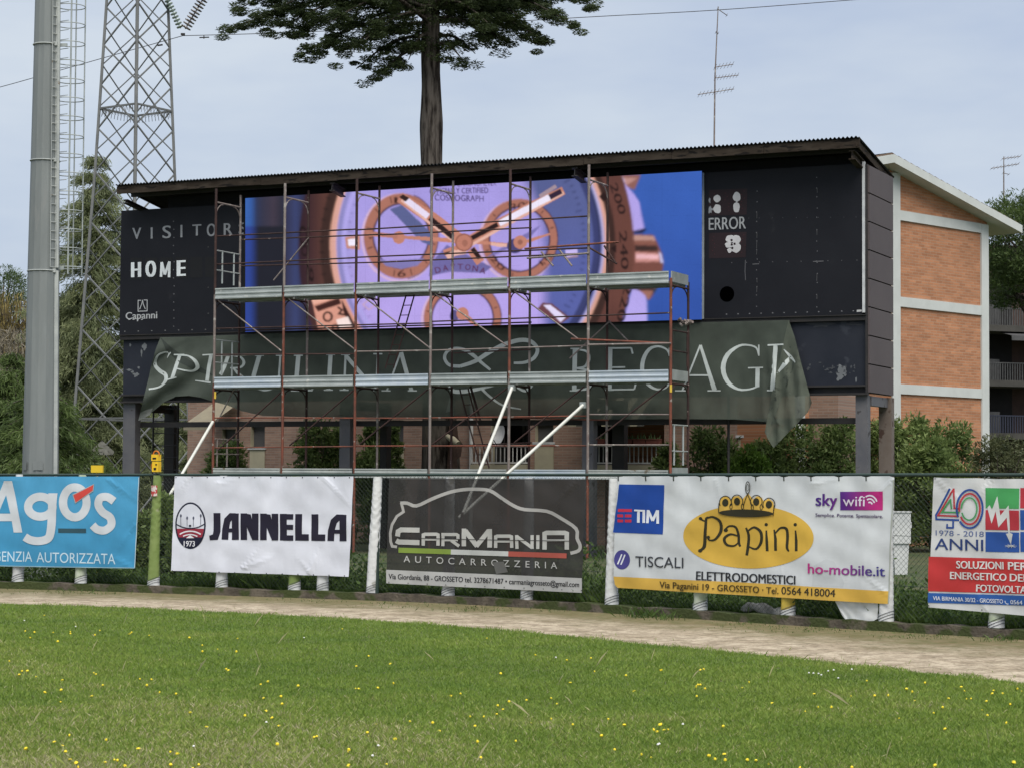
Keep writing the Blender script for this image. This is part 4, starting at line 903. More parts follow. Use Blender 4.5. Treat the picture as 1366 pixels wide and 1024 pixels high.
for ub, ut, c, lab in ((23, 26, 'w', 'post under the blue banner near the photo edge, white foot wrap'), (107, 110, 'g', 'pale green padded post behind the blue banner'), (204, 209, 'l', 'lime green padded post between the blue and the plain white banner'),
        (295, 298, 'w', None), (392, 395, 'l', None), (430, 433, 'w', None), (496, 503, 'w', 'wrinkled white padded post between the white and the black banner'), (597, 600, 'w', None), (702, 705, 'w', None),
        (815, 818, 'w', 'wrinkled white padded post beside the blue square of the yellow oval banner'), (933, 935, 'g', None), (1050, 1052, 'y', 'yellow padded post foot under the yellow oval banner'), (1181, 1184, 'w', None), (1328, 1330, 'g', None), (1490, 1492, 'w', None), (1640, 1642, 'w', None)):
    post(ub, ut, c, lab)
# small sticker on the lime pad
q = MB(); p = FP(208.5, 654, .052); n, t_ = fence_n(p.x / p.y)
q.grid(lambda u, v: p + t_ * (.10 * (u - .5)) + n * (.012 * (1 - (2 * u - 1) ** 2)) + Vector((0, 0, .15 * (v - .5))), 6, 4)
tag(q.build('sticker', mat('red_white_sticker', (.42, .05, .05), (.6, .55, .52), 22, .5, contrast=(.48, .52))), 'small red and white sticker on the lime green padded post', 'sticker')

# ------------------------------------------------------------------ advertising banners hung on the fence
CREASE = {2: [(435, 636, 472, 674, .010), (330, 756, 350, 728, .010), (330, 756, 370, 741, .008), (417, 762, 432, 724, .010), (417, 762, 400, 742, .008), (295, 645, 322, 638, .006), (254, 637, 240, 660, .006)], 1: [(150, 640, 187, 668, .010), (178, 755, 150, 738, .008), (10, 640, 40, 637, .006), (184, 700, 160, 735, .008)], 4: [(960, 640, 975, 690, .006), (1090, 645, 1130, 637, .006), (1186, 790, 1150, 760, .008), (1040, 795, 1052, 740, .008), (1195, 640, 1170, 665, .008)], 3: [(540, 642, 560, 690, .008), (775, 642, 745, 672, .008), (590, 780, 610, 740, .008)], 5: [(1255, 640, 1290, 670, .008), (1330, 636, 1310, 664, .008), (1320, 812, 1300, 780, .006)]}
def banner_fn(k, flat=False):
    def fn(u, v, o):
        d = .0025 * math.sin(u * .09 + k) + .002 * math.sin(u * .043 + v * .05 + 2 * k) + .0022 * math.sin((u * .7 - v * 1.3) * .13 + k)
        h = sstep(v, 700, 800); d += .012 * h * math.sin(u * .035 + k * 1.7) + .008 * sstep(v, 668, 636) * math.cos((u - 831) * 2 * math.pi / 36.7)
        for x0, y0, x1, y1, am in CREASE.get(k, ()):
            dx, dy = x1 - x0, y1 - y0; q2 = dx * dx + dy * dy; t_ = min(1, max(0, ((u - x0) * dx + (v - y0) * dy) / q2)); e2 = (u - x0 - dx * t_) ** 2 + (v - y0 - dy * t_) ** 2
            if e2 < 120: d += am * math.exp(-e2 / 9) * (1 - .8 * t_)
        return FP(u, v, .080 + d + o)
    return fn
def banner(k): return Art(banner_fn(k), grid=4, step=.0015)
def edge_pts(a, b2, n, sag=0.0, sc=0.0):
    return [(a[0] + (b2[0] - a[0]) * i / n, a[1] + (b2[1] - a[1]) * i / n + sag * math.sin(math.pi * i / n) + sc * (abs(math.sin(math.pi * i / 2)))) for i in range(n + 1)]
vin = mat_print('vinyl_sheet', .42, dirt=.13, bump=.34)
WHITE = (.70, .72, .76); NAVY = '1f2238'
# blue banner at the photo's left edge
A = banner(1); BL = hexc('4292bd')
A.poly(edge_pts((-48, 635), (189.5, 635), 8) + [(188, 680), (184.5, 757)] + edge_pts((184.5, 757), (-48, 752), 8), lambda u, v: lerp(BL, hexc('4f9cc6'), sstep(v, 740, 640)))
A.stroke([(-48, 752.6), (70, 755), (184, 756.5)], 1.2, '8fb4c2'); A.stroke([(189, 636), (187.6, 690), (184.2, 756)], 1.0, 'b8cdd6')
A.frame(0, 630, 6.4); LW = (.60, .64, .68)
A.poly([(62, 70), (133, 70), (217, 508), (145, 508), (127, 411), (-5, 411), (-40, 508), (-120, 508)], LW); A.poly([(80, 190), (116, 346), (14, 346)], BL)
A.stroke(ell(372, 288, 106, 85, 40), 70, LW, closed=True); A.poly([(442, 174), (520, 174), (512, 220), (436, 220)], LW)
A.stroke([(482, 190), (474, 300), (466, 470), (440, 555), (365, 580), (290, 572), (240, 545)], [72, 72, 72, 70, 68, 68, 68], LW, sm=5)
A.stroke(ell(666, 251, 100, 127, 44), 70, LW, closed=True)
A.stroke([(1002, 242), (945, 206), (885, 215), (868, 275), (905, 335), (968, 380), (978, 445), (925, 489), (860, 482), (818, 445)], 68, LW, sm=5)
A.poly([(645, 184), (834, 94), (828, 156), (668, 262)], (.36, .40, .42)); A.poly([(654, 190), (828, 102), (821, 150), (674, 252)], 'cc4a42')
A.poly([(524, 473), (760, 475), (760, 513), (526, 510)], '31505c')
A.text('AGENZIA', (-86, 752), (300, 757), 84, 'c3dcea', h1=86); A.text('AUTORIZZATA', (337, 760), (1016, 778), 84, 'c3dcea', h1=88)
tag(A.build('banner', vin), 'sky blue vinyl banner with large white lettering and a red accent bar', 'banner', 'advertising banners on the fence')
# plain white banner with stadium emblem
A = banner(2)
A.poly(edge_pts((237.5, 634.6), (475.3, 634.8), 8, sc=.5) + [(473.5, 680), (469.3, 768.3)] + edge_pts((469.3, 768.3), (232.2, 760.3), 8, sc=-.4), (.70, .72, .80))
A.frame(220, 600, 3.903)
for i in range(12): A.poly(ell(75 + 82 * i, 141 + .1 * i, 3, 3.4, 8), '2a2c30'); A.poly(ell(55 + 81.5 * i, 626 + 2.3 * i, 3, 3.4, 8), '2a2c30')
A.poly(ell(150, 391, 80, 121, 44), NAVY); A.poly(ell(150, 391, 72, 112, 44), 'd8dbe6')
lo = [p for p in ell(150, 391, 72, 112, 88) if p[1] >= 404]; lo.sort(key=lambda p: math.atan2(p[1] - 391, p[0] - 150)); A.poly(lo, '952f40')
lo = [p for p in ell(150, 391, 72.5, 112.5, 88) if p[1] >= 450]; lo.sort(key=lambda p: math.atan2(p[1] - 391, p[0] - 150)); A.poly(lo, NAVY)
A.stroke(smooth([(76, 384), (112, 400), (150, 405), (190, 400), (224, 383)], 4), 6, NAVY)
A.stroke(smooth([(94, 436), (120, 424), (150, 420), (180, 424), (206, 436)], 4), 7, 'e4e4ea'); A.stroke(smooth([(112, 446), (130, 440), (150, 437), (170, 440), (188, 447)], 4), 6, 'e4e4ea'); A.poly([(128, 456), (150, 440), (172, 456)], 'e8e8ee')
for x, y in ((100, 340), (133, 352), (166, 352), (204, 340)): A.poly(ell(x, y, 5, 9, 10), '55586a'); A.stroke([(x, y), (x + 1, 396)], 2.4, '55586a')
A.poly(ell(149, 392, 7, 6, 10), NAVY)
A.text('1973', (117, 499), (174, 499), 28, 'e8e8ee', bold=.02)
DK = '231f30'
def JB(p): return [(x, y + (x - 250) * .0125) for x, y in p]
A.stroke(JB([(288, 325), (288, 420), (280, 450), (250, 455)]), [36, 36, 32, 24], DK)
def jA(x0, x1):
    w = x1 - x0; A.stroke(JB([(x0 + 17, 463), (x0 + 19, 410), (x0 + w * .33, 362), (x0 + w * .55, 341), (x1 - 16, 341)]), [34, 34, 34, 33, 32], DK); A.stroke(JB([(x1 - 18, 326), (x1 - 18, 463)]), 36, DK); A.stroke(JB([(x0 + 30, 414), (x1 - 18, 414)]), 20, DK)
def jN(x0, x1):
    w = x1 - x0; A.stroke(JB([(x0 + 17, 463), (x0 + 17, 325)]), 34, DK); A.stroke(JB([(x0 + 14, 341), (x0 + w * .42, 345), (x0 + w * .55, 395), (x1 - 22, 450)]), [32, 34, 34, 30], DK); A.stroke(JB([(x1 - 17, 325), (x1 - 17, 463)]), 34, DK)
jA(312, 401); jN(410, 504); jN(512, 606)
A.stroke(JB([(632, 325), (632, 463)]), 36, DK); [A.stroke(JB([(632, y), (684, y)]), h, DK) for y, h in ((340, 28), (394, 26), (450, 28))]
for x in (712, 797): A.stroke(JB([(x, 325), (x, 463)]), 36, DK); A.stroke(JB([(x, 446), (x + 54, 446)]), 34, DK)
jA(862, 961)
tag(A.build('banner', vin), 'plain white vinyl banner with heavy black lettering and an oval stadium emblem', 'banner', 'advertising banners on the fence')
# black mesh banner with car outline
A = banner(3); meshm = mat_print('black_mesh_sheet', .6, alpha=.86, dirt=.15, bump=.4); CB = (.040, .038, .037)
A.poly(edge_pts((522.7, 637.6), (786, 638.6), 10) + [(784.5, 700), (782.6, 789.8)] + edge_pts((782.6, 789.8), (519, 777), 10), CB)
A.frame(510, 630, 4.71)
A.poly([(42, 607), (1284, 660), (1283, 752), (42, 692)], (.58, .58, .57)); A.stroke([(58, 38), (1300, 42)], 5, (.10, .10, .10))
CW = (.50, .49, .47)
A.stroke([(112, 464), (82, 460), (72, 430), (70, 380), (82, 325), (112, 272), (154, 244), (150, 222), (140, 188)], 17, CW)
A.stroke([(134, 190), (178, 190), (236, 207), (330, 165), (440, 124), (530, 106), (620, 103), (700, 112), (775, 158), (850, 205), (920, 230), (1060, 241), (1150, 285), (1244, 350), (1252, 410), (1272, 455), (1262, 488), (1210, 504)], 21, CW, sm=3)
CL = (.60, .60, .57)
def cs(p, w): A.stroke(p, w, CL)
cs([(255, 359), (140, 357), (122, 368), (117, 398)], 31); cs([(108, 424), (125, 433), (255, 437)], 32)
def cA(x0, x1, yt, yb, w):
    cs([(x0 + w / 2, yb), (x0 + w / 2, yt + w * .7), (x0 + w, yt + w / 2), (x1 - w, yt + w / 2), (x1 - w / 2, yt + w * .7), (x1 - w / 2, yb)], w); cs([(x0 + w, (yt + yb) / 2 + 2), (x1 - w, (yt + yb) / 2 + 2)], 13)
def cR(x0, x1, yt, yb, w):
    cs([(x0 + w / 2, yb), (x0 + w / 2, yt)], w); cs([(x0, yt + w / 2), (x1 - w, yt + w / 2), (x1 - w / 2, yt + w * .8), (x1 - w / 2, (yt + yb) / 2)], w); cs([(x0 + w, (yt + yb) / 2 + 4), (x1 - w / 2, (yt + yb) / 2 + 4)], 13); cs([(x0 + (x1 - x0) * .55, (yt + yb) / 2 + 6), (x1 - 2, yb)], w)
def cN(x0, x1, yt, yb, w):
    cs([(x0 + w / 2, yb), (x0 + w / 2, yt)], w); cs([(x0 + w * .4, yt + 6), (x1 - w * .5, yb - 6)], w); cs([(x1 - w / 2, yt), (x1 - w / 2, yb)], w)
cA(268, 382, 374, 456, 21); cR(393, 510, 376, 459, 20)
cs([(537, 460), (537, 349)], 28); cs([(545, 362), (622, 460)], 30); cs([(616, 460), (695, 362)], 30); cs([(702, 468), (702, 352)], 30)
cA(728, 850, 386, 470, 21); cN(862, 978, 390, 476, 20); cs([(1003, 390), (1003, 477)], 20); cA(1032, 1202, 362, 481, 28)
A.stroke([(100, 406), (690, 420), (1204, 428)], 4.5, CB)
fp = lambda x: 468 + (x - 122) * .0345
for x0, x1, c in ((122, 455, '8fa84a'), (455, 818, 'd2d5d2'), (818, 1187, 'b85c50')): A.poly([(x0, fp(x0)), (x1, fp(x1)), (x1, fp(x1) + 31), (x0, fp(x0) + 32)], c)
A.text('AUTOCARROZZERIA', (155, 559), (1128, 601), 40, (.58, .58, .57), space=1.9, bold=.008)
A.text('Via Giordania, 88 - GROSSETO tel. 3278671487 \u2022 carmaniagrosseto@gmail.com', (58, 664), (1266, 716), 32, '26262a', bold=.022)
for i in range(11): A.poly(ell(60 + 122 * i, 686 + 5.2 * i, 3.4, 4, 8), '3c3c3c')
A.poly([(722, 560), (790, 556), (816, 622), (742, 634)], (.16, .16, .155))
tag(A.build('banner', meshm), 'black see-through mesh banner with a pale car outline and a green white red stripe', 'banner', 'advertising banners on the fence')
# white and yellow banner with oval
A = banner(4)
top = []
for i in range(11):
    x = 831 + 36.7 * i; top += [(x, 636.2), (x + 6, 634.6), (x + 30, 634.4)]
A.poly(top[:-2] + [(1198.3, 638), (1195, 700), (1190, 804.6)] + edge_pts((1190, 804.6), (829, 783), 12) + [(825.5, 779), (823.6, 769), (825, 720), (828, 670)], (.66, .69, .71))
YE = hexc('dcb250')
A.poly([(823.6, 768), (1000, 776), (1190, 787.6), (1190, 804.6), (1000, 793), (829, 783), (825.5, 779)], YE); A.stroke([(1197.5, 639), (1194, 700), (1189.4, 804)], 1.3, 'aab0a4')
for i in range(10): x = 831 + 36.7 * i; A.stroke([(x, 635), (x + .3, 641)], 1.6, '40443f')
A.frame(780, 600, 3.903)
A.poly(ell(875, 449, 340, 165, 72, .02), 'd8b04a')
A.poly([(204, 177), (437, 181), (430, 437), (170, 427)], '1e489e')
for y in (313, 341, 367): A.stroke([(197 if y < 320 else 194, y - 1), (268 if y < 320 else 266, y)], 15, 'c8324c')
A.stroke([(206, 354), (222, 354)], 10, '1e489e'); A.stroke([(238, 354), (256, 354)], 10, '1e489e'); A.stroke([(229, 320), (228, 376)], 9, '1e489e')
A.text('TI', (284, 375), (334, 377), 67, 'e4e8f0', bold=.045); [A.stroke(p, 14, 'e4e8f0') for p in ([(349, 378), (353, 310)], [(354, 313), (377, 366)], [(377, 366), (403, 313)], [(404, 381), (405, 311)])]
A.poly(ell(215, 568, 41, 50, 36), '4b478c'); A.stroke([(193, 592), (214, 540)], 7, 'dfe2ea'); A.stroke([(210, 594), (231, 542)], 7, 'dfe2ea')
A.text('TISCALI', (286, 604), (537, 612), 54, '3c3f46', bold=.006)
A.text('ELETTRODOMESTICI', (606, 673), (1118, 697), 45, '2e3036', bold=.026)
A.text('Via Paganini 19 - GROSSETO \u00b7 Tel.', (415, 714), (1030, 746), 33, '4a3e22', bold=.018); A.text('0564 418004', (1044, 747), (1328, 761), 38, '3a3428', bold=.016)
BK = '33301f'
A.stroke([(622, 354), (650, 368), (655, 352), (668, 346)], [11.2, 8.0, 8.0, 6.4], BK, sm=3); A.stroke([(656, 356), (652, 430), (646, 500), (622, 520)], [12.8, 16.0, 17.6, 9.6], BK, sm=4)
A.stroke([(652, 356), (690, 346), (728, 370), (732, 420), (704, 462), (672, 466), (668, 448)], [8.0, 10.4, 14.4, 16.0, 11.2, 7.2, 7.2], BK, sm=4); A.poly(ell(669, 452, 9, 9, 12), BK); A.poly(ell(626, 521, 11, 9, 12), BK); A.poly(ell(627, 354, 9, 8, 12), BK)
A.stroke([(752, 412), (775, 394), (808, 400), (822, 440), (824, 480), (832, 500)], [8.0, 10.4, 12.0, 13.6, 13.6, 10.4], BK, sm=4); A.stroke([(822, 446), (780, 436), (750, 458), (762, 490), (800, 496), (824, 476)], [7.2, 11.2, 14.4, 12.8, 9.6, 7.2], BK, sm=4); A.poly(ell(757, 415, 11, 10, 12), BK)
A.stroke([(862, 402), (876, 440), (872, 500), (866, 546)], [9.6, 14.4, 15.2, 14.4], BK, sm=3); A.stroke([(872, 420), (905, 400), (940, 425), (942, 475), (915, 512), (876, 500)], [7.2, 11.2, 15.2, 15.2, 10.4, 7.2], BK, sm=4)
for x in (968, 1120): A.stroke([(x, 416), (x + 3, 470), (x + 4, 524)], [8.0, 14.4, 14.4], BK); A.poly(ell(x - 1, 386, 9, 9, 12), BK)
A.stroke([(1008, 412), (1016, 460), (1016, 522)], [8.0, 14.4, 14.4], BK); A.stroke([(1014, 432), (1040, 404), (1072, 408), (1078, 450), (1076, 505), (1086, 524)], [7.2, 10.4, 14.4, 14.4, 13.6, 8.0], BK, sm=4)
A.poly([(725, 325), (724, 280), (738, 244), (766, 238), (785, 262), (800, 240), (825, 236), (845, 256), (874, 222), (902, 256), (920, 238), (945, 244), (956, 266), (980, 250), (1004, 268), (1008, 300), (1004, 342), (870, 348)], YE)
for cx, cy in ((757, 272), (818, 266), (918, 268), (983, 282)): A.stroke(ell(cx, cy, 30, 34, 26, 0, 150, 390), 4.5, BK); A.poly(ell(cx, cy, 16, 20, 18), BK)
A.stroke([(724, 325), (724, 275)], 4.5, BK); A.stroke([(1005, 340), (1010, 285)], 4.5, BK)
for x, y in ((786, 292), (846, 292), (898, 296), (944, 296)): A.stroke(ell(x, y, 6, 14, 14), 3.6, BK, closed=True)
A.poly(ell(866, 327, 140, 20, 40, .02), BK); A.stroke([(850, 290), (868, 240), (873, 228), (880, 242), (898, 290)], 4, BK)
A.stroke(ell(874, 194, 12, 31, 24), 4.5, BK, closed=True); A.stroke(ell(874, 194, 6, 18, 18), 3, BK, closed=True)
A.frame(1066, 600, 3.91)
gp = lambda u, v: lerp(hexc('4a2a80'), hexc('6a2c86'), sstep(u, 1095, 1122))
A.text('sky', (111, 288), (219, 290), 62, gp, bold=.03)
A.put([A.T(p) for p in ((236, 216), (456, 214), (456, 312), (235, 312))], [(0, 1, 2, 3)], lambda u, v: lerp(hexc('5a2c86'), hexc('c02c7c'), sstep(u, 1126, 1182)))
A.text('wifi', (250, 290), (364, 291), 52, 'e6dcea', bold=.008)
for r_ in (14, 28, 42): A.stroke([(390 + r_ * math.sin(a) * .95, 288 - r_ * math.cos(a) * 1.25) for a in np.linspace(-.55, 1.15, 8)], 8, 'e6dcea')
A.text('Semplice. Potente. Spettacolare.', (109, 345), (457, 352), 17, '55406e', bold=.01)
gh = lambda u, v: lerp(hexc('c43a8c'), hexc('46408e'), sstep(u, 1085, 1180))
A.text('ho-mobile.it', (70, 640), (466, 656), 52, gh, bold=.022)
A.poly([(100, 600), (160, 566), (205, 580), (258, 690), (250, 712), (90, 704)], lambda u, v: (.60, .63, .65), off=.0012)
tag(A.build('banner', vin), 'long white banner with a yellow oval, a small crown and a blue square', 'banner', 'advertising banners on the fence')
# anniversary banner at the right edge
A = banner(5)
A.poly(edge_pts((1250, 636.2), (1480, 640), 8, sc=.8) + [(1478, 740), (1474, 829)] + edge_pts((1474, 829), (1243.7, 808.8), 8), (.66, .67, .67))
A.frame(1230, 630, 5.12)
rb = lambda x, y: (x, y + (x - 70) * .030)
A.poly([rb(72, 570), rb(1240, 570), rb(1240, 806), rb(70, 806)], 'c23a3a'); A.poly([rb(70, 817), rb(1240, 817), rb(1240, 884), rb(70, 884)], '2f5ea6')
B4, R4, G4 = '2f4f96', 'b83c44', '4a9a5e'
A.stroke([(217, 108), (120, 286), (122, 316), (278, 322)], 13, B4); A.stroke([(238, 324), (238, 374), (197, 374), (197, 348)], 12, B4)
A.stroke([(236, 112), (243, 112), (246, 240), (275, 244)], 11, R4); A.stroke([(240, 114), (134, 290), (278, 296)], 11, R4); A.stroke([(224, 178), (160, 268), (282, 270)], 11, G4); A.stroke([(222, 182), (228, 248)], 10, G4)
A.stroke(ell(352, 246, 88, 130, 40, 0, -205, 140), 13, B4); A.stroke(ell(352, 246, 70, 104, 40, 0, -190, 150), 12, R4); A.stroke(ell(350, 246, 52, 76, 40, 0, -178, 160), 10, G4)
A.text('1978 - 2018', (117, 427), (446, 436), 36, '5a6a9a', bold=.0); A.text('ANNI', (114, 522), (442, 532), 76, '2f4278', bold=.01)
for x0, x1 in ((458, 689), (697, 930)):
    for y0, y1, c in ((103, 241), (253, 388), (402, 538)) and ((103, 241, '4a9e5c' if x0 < 600 else 'b83a44'), (253, 388, 'b83a44' if x0 < 600 else '2f56a2'), (402, 538, '2f56a2' if x0 < 600 else '2f56a2')):
        A.poly([(x0, y0), (x1, y0 + 4), (x1, y1 + 4), (x0, y1)], c)
A.poly([(470, 238), (486, 220), (502, 252), (540, 158), (560, 290), (619, 222), (627, 408), (646, 416), (632, 487), (599, 414), (616, 412), (604, 305), (548, 372), (527, 262), (501, 346)], 'd6d8d6')
for a in range(0, 360, 40): A.stroke([(632, 498), (632 + 42 * math.cos(R(a)), 498 + 15 * math.sin(R(a)))], [5, 1.5], 'd6d8d6')
A.text('SOLUZIONI', (263, 650), (579, 657), 50, 'e6e2e0', bold=.04); A.text('PER', (613, 659), (745, 664), 52, 'e6e2e0', bold=.04)
A.text('ENERGETICO', (220, 722), (599, 736), 48, 'e6e2e0', bold=.04); A.text('DEL', (625, 737), (752, 742), 50, 'e6e2e0', bold=.04); A.text('FOTOVOLTAICO', (394, 808), (840, 824), 47, 'e6e2e0', bold=.04)
A.text('VIA BIRMANIA 30/32 - GROSSETO', (105, 866), (576, 890), 27, 'dfe4ee', bold=.03); A.stroke([(590, 872), (592, 884), (604, 894), (614, 892)], [7, 4, 4, 7], 'dfe4ee'); A.text('0564', (629, 893), (712, 897), 27, 'dfe4ee', bold=.03)
for x, y in ((112, 40), (452, 40), (80, 470), (76, 905), (430, 934)): A.poly(ell(x, y, 4, 5, 8), '3c3c3c')
tag(A.build('banner', vin), 'white banner with red and blue bands and coloured squares showing a 40 year anniversary', 'banner', 'advertising banners on the fence')

# ------------------------------------------------------------------ floodlight mast at the left
PY = 33.0
p0, p1 = at(54, 630, PY), at(63.5, 0, PY)
ax = (p1 - p0) / (p1.z - p0.z); base = p0 - ax * p0.z; base.z = 0
mast = empty('floodlight_mast', base, 'tall grey tapered steel floodlight mast with a caged ladder behind the blue banner', 'mast')
def axis(z): return Vector((base.x + ax.x * z, base.y, z))
def mr(z): return .300 - .0104 * z + (.0 if z < 11 else 0)
q = MB()
for za, zb_, ov in ((0, 4.93, .0), (4.90, 6.72, .004), (6.69, 8.60, .008), (8.57, 12.5, .010)):
    k = 14; rings = []
    vs = []; 
    for z in (za, zb_):
        c = axis(z); r = mr(z) - ov + (.006 if z == za else 0)
        vs += [c + Vector((r * math.cos(2 * math.pi * (j + .5) / k), r * math.sin(2 * math.pi * (j + .5) / k), 0)) for j in range(k)]
    q.add(vs, [(j, (j + 1) % k, k + (j + 1) % k, k + j) for j in range(k)])
q.build('shaft', M['pole_steel'], mast)
q = MB()
for z in (4.90, 6.68, 8.56):
    c = axis(z); k = 28; q.tube([c + Vector(((mr(z) + .004) * math.cos(2 * math.pi * j / k), (mr(z) + .004) * math.sin(2 * math.pi * j / k), 0)) for j in range(k)], .011, 5, closed=True)
    a = c + Vector((mr(z) * .80, -mr(z) * .55, 0)); q.boxax(a, (.03, 0, 0), (0, .03, 0), (0, 0, .03))
q.build('collar', M['galv_dull'], mast)
q = MB()
for z0, z1 in ((0, 4.9), (4.95, 12.5)):
    q.bar(axis(z0) + Vector((mr(z0) * .93, -mr(z0) * .42, 0)), axis(z1) + Vector((mr(z1) * .93, -mr(z1) * .42, 0)), .07, .05)
q.build('cable_duct', M['galv_dull'], mast)
q = MB(); 
for z in np.arange(4.95, 12.4, .145):
    c = axis(z); r = mr(z); q.tube([c + Vector((r * .62, -r * .86, 0)), c + Vector((r * .92, -r * .55, 0))], .006, 5)
for k, w in ((.62, .86), (.92, .55)): q.tube([axis(z) + Vector((mr(z) * k, -mr(z) * w, 0)) for z in (4.95, 12.4)], .008, 5)
q.build('step_rail', M['galv_dull'], mast)
q = MB(); cc = lambda z: axis(z) + Vector((.335, .20, 0)); HR = .235; z0c = 4.86
for z in np.arange(z0c + .12, 12.4, .304):
    q.tube([cc(z) + Vector((HR * math.cos(a), HR * math.sin(a), 0)) for a in np.linspace(0, 2 * math.pi, 18, endpoint=False)], .0085, 5, closed=True)
    q.tube([cc(z) + Vector((-HR, 0, 0)), axis(z)], .007, 4)
for a in (-75, 3, 80, 180): q.tube([cc(z) + Vector((HR * math.cos(R(a)), HR * math.sin(R(a)), 0)) for z in (z0c, 12.4)], .011 if a != -75 else .014, 6)
for z in np.arange(z0c, 12.4, .152): q.tube([cc(z) + Vector((-.19, -.1, 0)), cc(z) + Vector((.02, -HR, 0))], .006, 4)
for z in (4.95, 8.56): q.bar(axis(z), cc(z) + Vector((0, -HR, 0)), .03, .05)
q.build('ladder_cage', M['galv'], mast)
q = MB()
for u, w in ((36, .05), (56, .085)):
    q.add([at(u, 620, PY) * 0 + axis(.0) + Vector((mr(0) * math.sin(t) * 1.0, -mr(0) * math.cos(t), 0)) + Vector((0, -.006, z)) for t in ((u - 54) / 24 - w * 3, (u - 54) / 24 + w * 3) for z in (1.72, 1.86)], [(0, 1, 3, 2)])
q.build('cable_door', M['pole_steel'], mast)

# ------------------------------------------------------------------ lattice pylon behind the scoreboard
YP = 70.0
vz = lambda v: 1.7 + (632 - v) * YP / FPX
pcx = at(180, 240, YP)
py = empty('lattice_pylon', (pcx.x, pcx.y, 0), 'grey steel lattice power pylon rising behind the scoreboard', 'pylon')
def hd(v): return (40.5 + (v / 240) * 12.5 if v < 240 else 53 + (v - 240) * .0695) * YP / FPX
LV = [-260, -205, -150, -95, -42, 10, 61, 115, 174, 232, 300, 370, 443, 518, 600, 698]
def leg(k, v):
    a = R(90 * k + 11); h = hd(v); return Vector((pcx.x + h * math.cos(a), pcx.y + h * math.sin(a), vz(v)))
for k in range(4):
    q = MB()
    for a, b2 in zip(LV, LV[1:]): q.bar(leg(k, a), leg(k, b2), .085, .085)
    q.build('leg', M['lattice'], py)
for k in range(4):
    q = MB()
    far = k in (0, 1); lv = [(a + b2) / 2 for a, b2 in zip(LV, LV[1:])] if far else LV; w = .032 if far else .045
    for a, b2 in zip(lv, lv[1:]):
        q.bar(leg(k, a), leg((k + 1) % 4, b2), w, w); q.bar(leg((k + 1) % 4, a), leg(k, b2), w, w)
    q.bar(leg(k, 147), leg((k + 1) % 4, 147), .06, .06); q.bar(leg(k, 562), leg((k + 1) % 4, 562), .06, .06)
    q.build('bracing', M['lattice'], py)
q = MB()
for k in range(4):                                 # anti-climbing spikes
    a, b2 = leg(k, 147), leg((k + 1) % 4, 147)
    for t_ in np.arange(.05, 1, .085):
        p = a.lerp(b2, t_); o = (p - Vector((pcx.x, pcx.y, p.z))).normalized(); q.tube([p, p + o * .05 + Vector((0, 0, -.26))], .010, 4); q.tube([p, p - o * .15 + Vector((0, 0, -.14))], .008, 4)
q.build('climbing_guard', M['lattice'], py)
q = MB(); a = at(222, -28, YP); b2 = at(330, -28, YP)
q.bar(leg(0, -60), b2 + Vector((0, 0, .1)), .1, .1); q.bar(leg(0, -28), b2, .1, .1); q.bar(leg(3, -28), b2, .08, .08); q.bar(leg(1, -28), b2, .08, .08)
q.build('cross_arm', M['lattice'], py)
q = MB(); c = leg(3, 604).lerp(leg(2, 604), .48) + Vector((0, -.08, 0)); d_ = .33
q.add([c + Vector((d_ * x, -.0, d_ * z)) for x, z in ((-1.25, -.15), (0, 1), (1.25, -.15), (1.1, -.45), (-1.1, -.45))] + [c + Vector((d_ * x, .02, d_ * z)) for x, z in ((-1.25, -.15), (0, 1), (1.25, -.15), (1.1, -.45), (-1.1, -.45))], [(0, 1, 2, 3, 4), (9, 8, 7, 6, 5), (0, 5, 6, 1), (1, 6, 7, 2), (2, 7, 8, 3), (3, 8, 9, 4), (4, 9, 5, 0)])
q.build('notice_plate', mat('faded_grey_plate', (.22, .22, .20), (.12, .12, .10), 6, .7, c3=(.05, .05, .05), s3=12, t3=.6), py)
q = MB(); c = at(130, 625, 33.5); q.boxax(c, (.095, 0, 0), (0, .05, 0), (0, 0, .058)); q.boxax(c + Vector((0, 0, -.9)), (.02, 0, 0), (0, .02, 0), (0, 0, .84)); 
yb = q.build('marker_post', mat('yellow_paint', (.75, .52, .02), (.66, .46, .03), 5, .5)); tag(yb, 'small bright yellow box on a stake in front of the pylon', 'marker')

def insul(name, u0, v0, u1, v1, r, n, m1, label):
    q = MB(); a, b2 = at(u0, v0, YP), at(u1, v1, YP); d = (b2 - a).normalized()
    q.tube([a, b2], .022, 6)
    for i in range(n):
        c = a.lerp(b2, (i + .5) / n); L_ = (b2 - a).length / n
        q.tube([c - d * L_ * .32, c - d * L_ * .1, c + d * L_ * .18, c + d * L_ * .3], [.04, r, r * .92, .04], 14)
    tag(q.build(name, m1), label, 'insulator')
insul('insulator_string', 217, -14, 241, 38, .125, 12, mat('glass_insulator', (.45, .52, .48), (.28, .34, .31), 9, .15, .1), 'pale glass insulator string hanging from the pylon, the thinner of the pair')
insul('insulator_string', 279, -14, 247, 39, .185, 13, mat('dark_insulator', (.055, .042, .04), (.40, .37, .36), 10, .3, contrast=(.5, .56)), 'dark brown ribbed insulator string hanging beside the tree crown')
q = MB()
def cable(pts, r=.013): q.tube([at(u, v, YP + dy) for (u, v, dy) in smooth(pts, 5)], r, 5)
cable([(-90, 140, 4), (0, 116.5, 3), (45, 104, 2), (140, 77, 1), (244, 48, 0)]); cable([(244, 48, 0), (365, 44.5, 0), (560, 36, 0), (795, 22.5, 0), (953, 14, 0), (1140, 0, 0), (1420, -22, 0)])
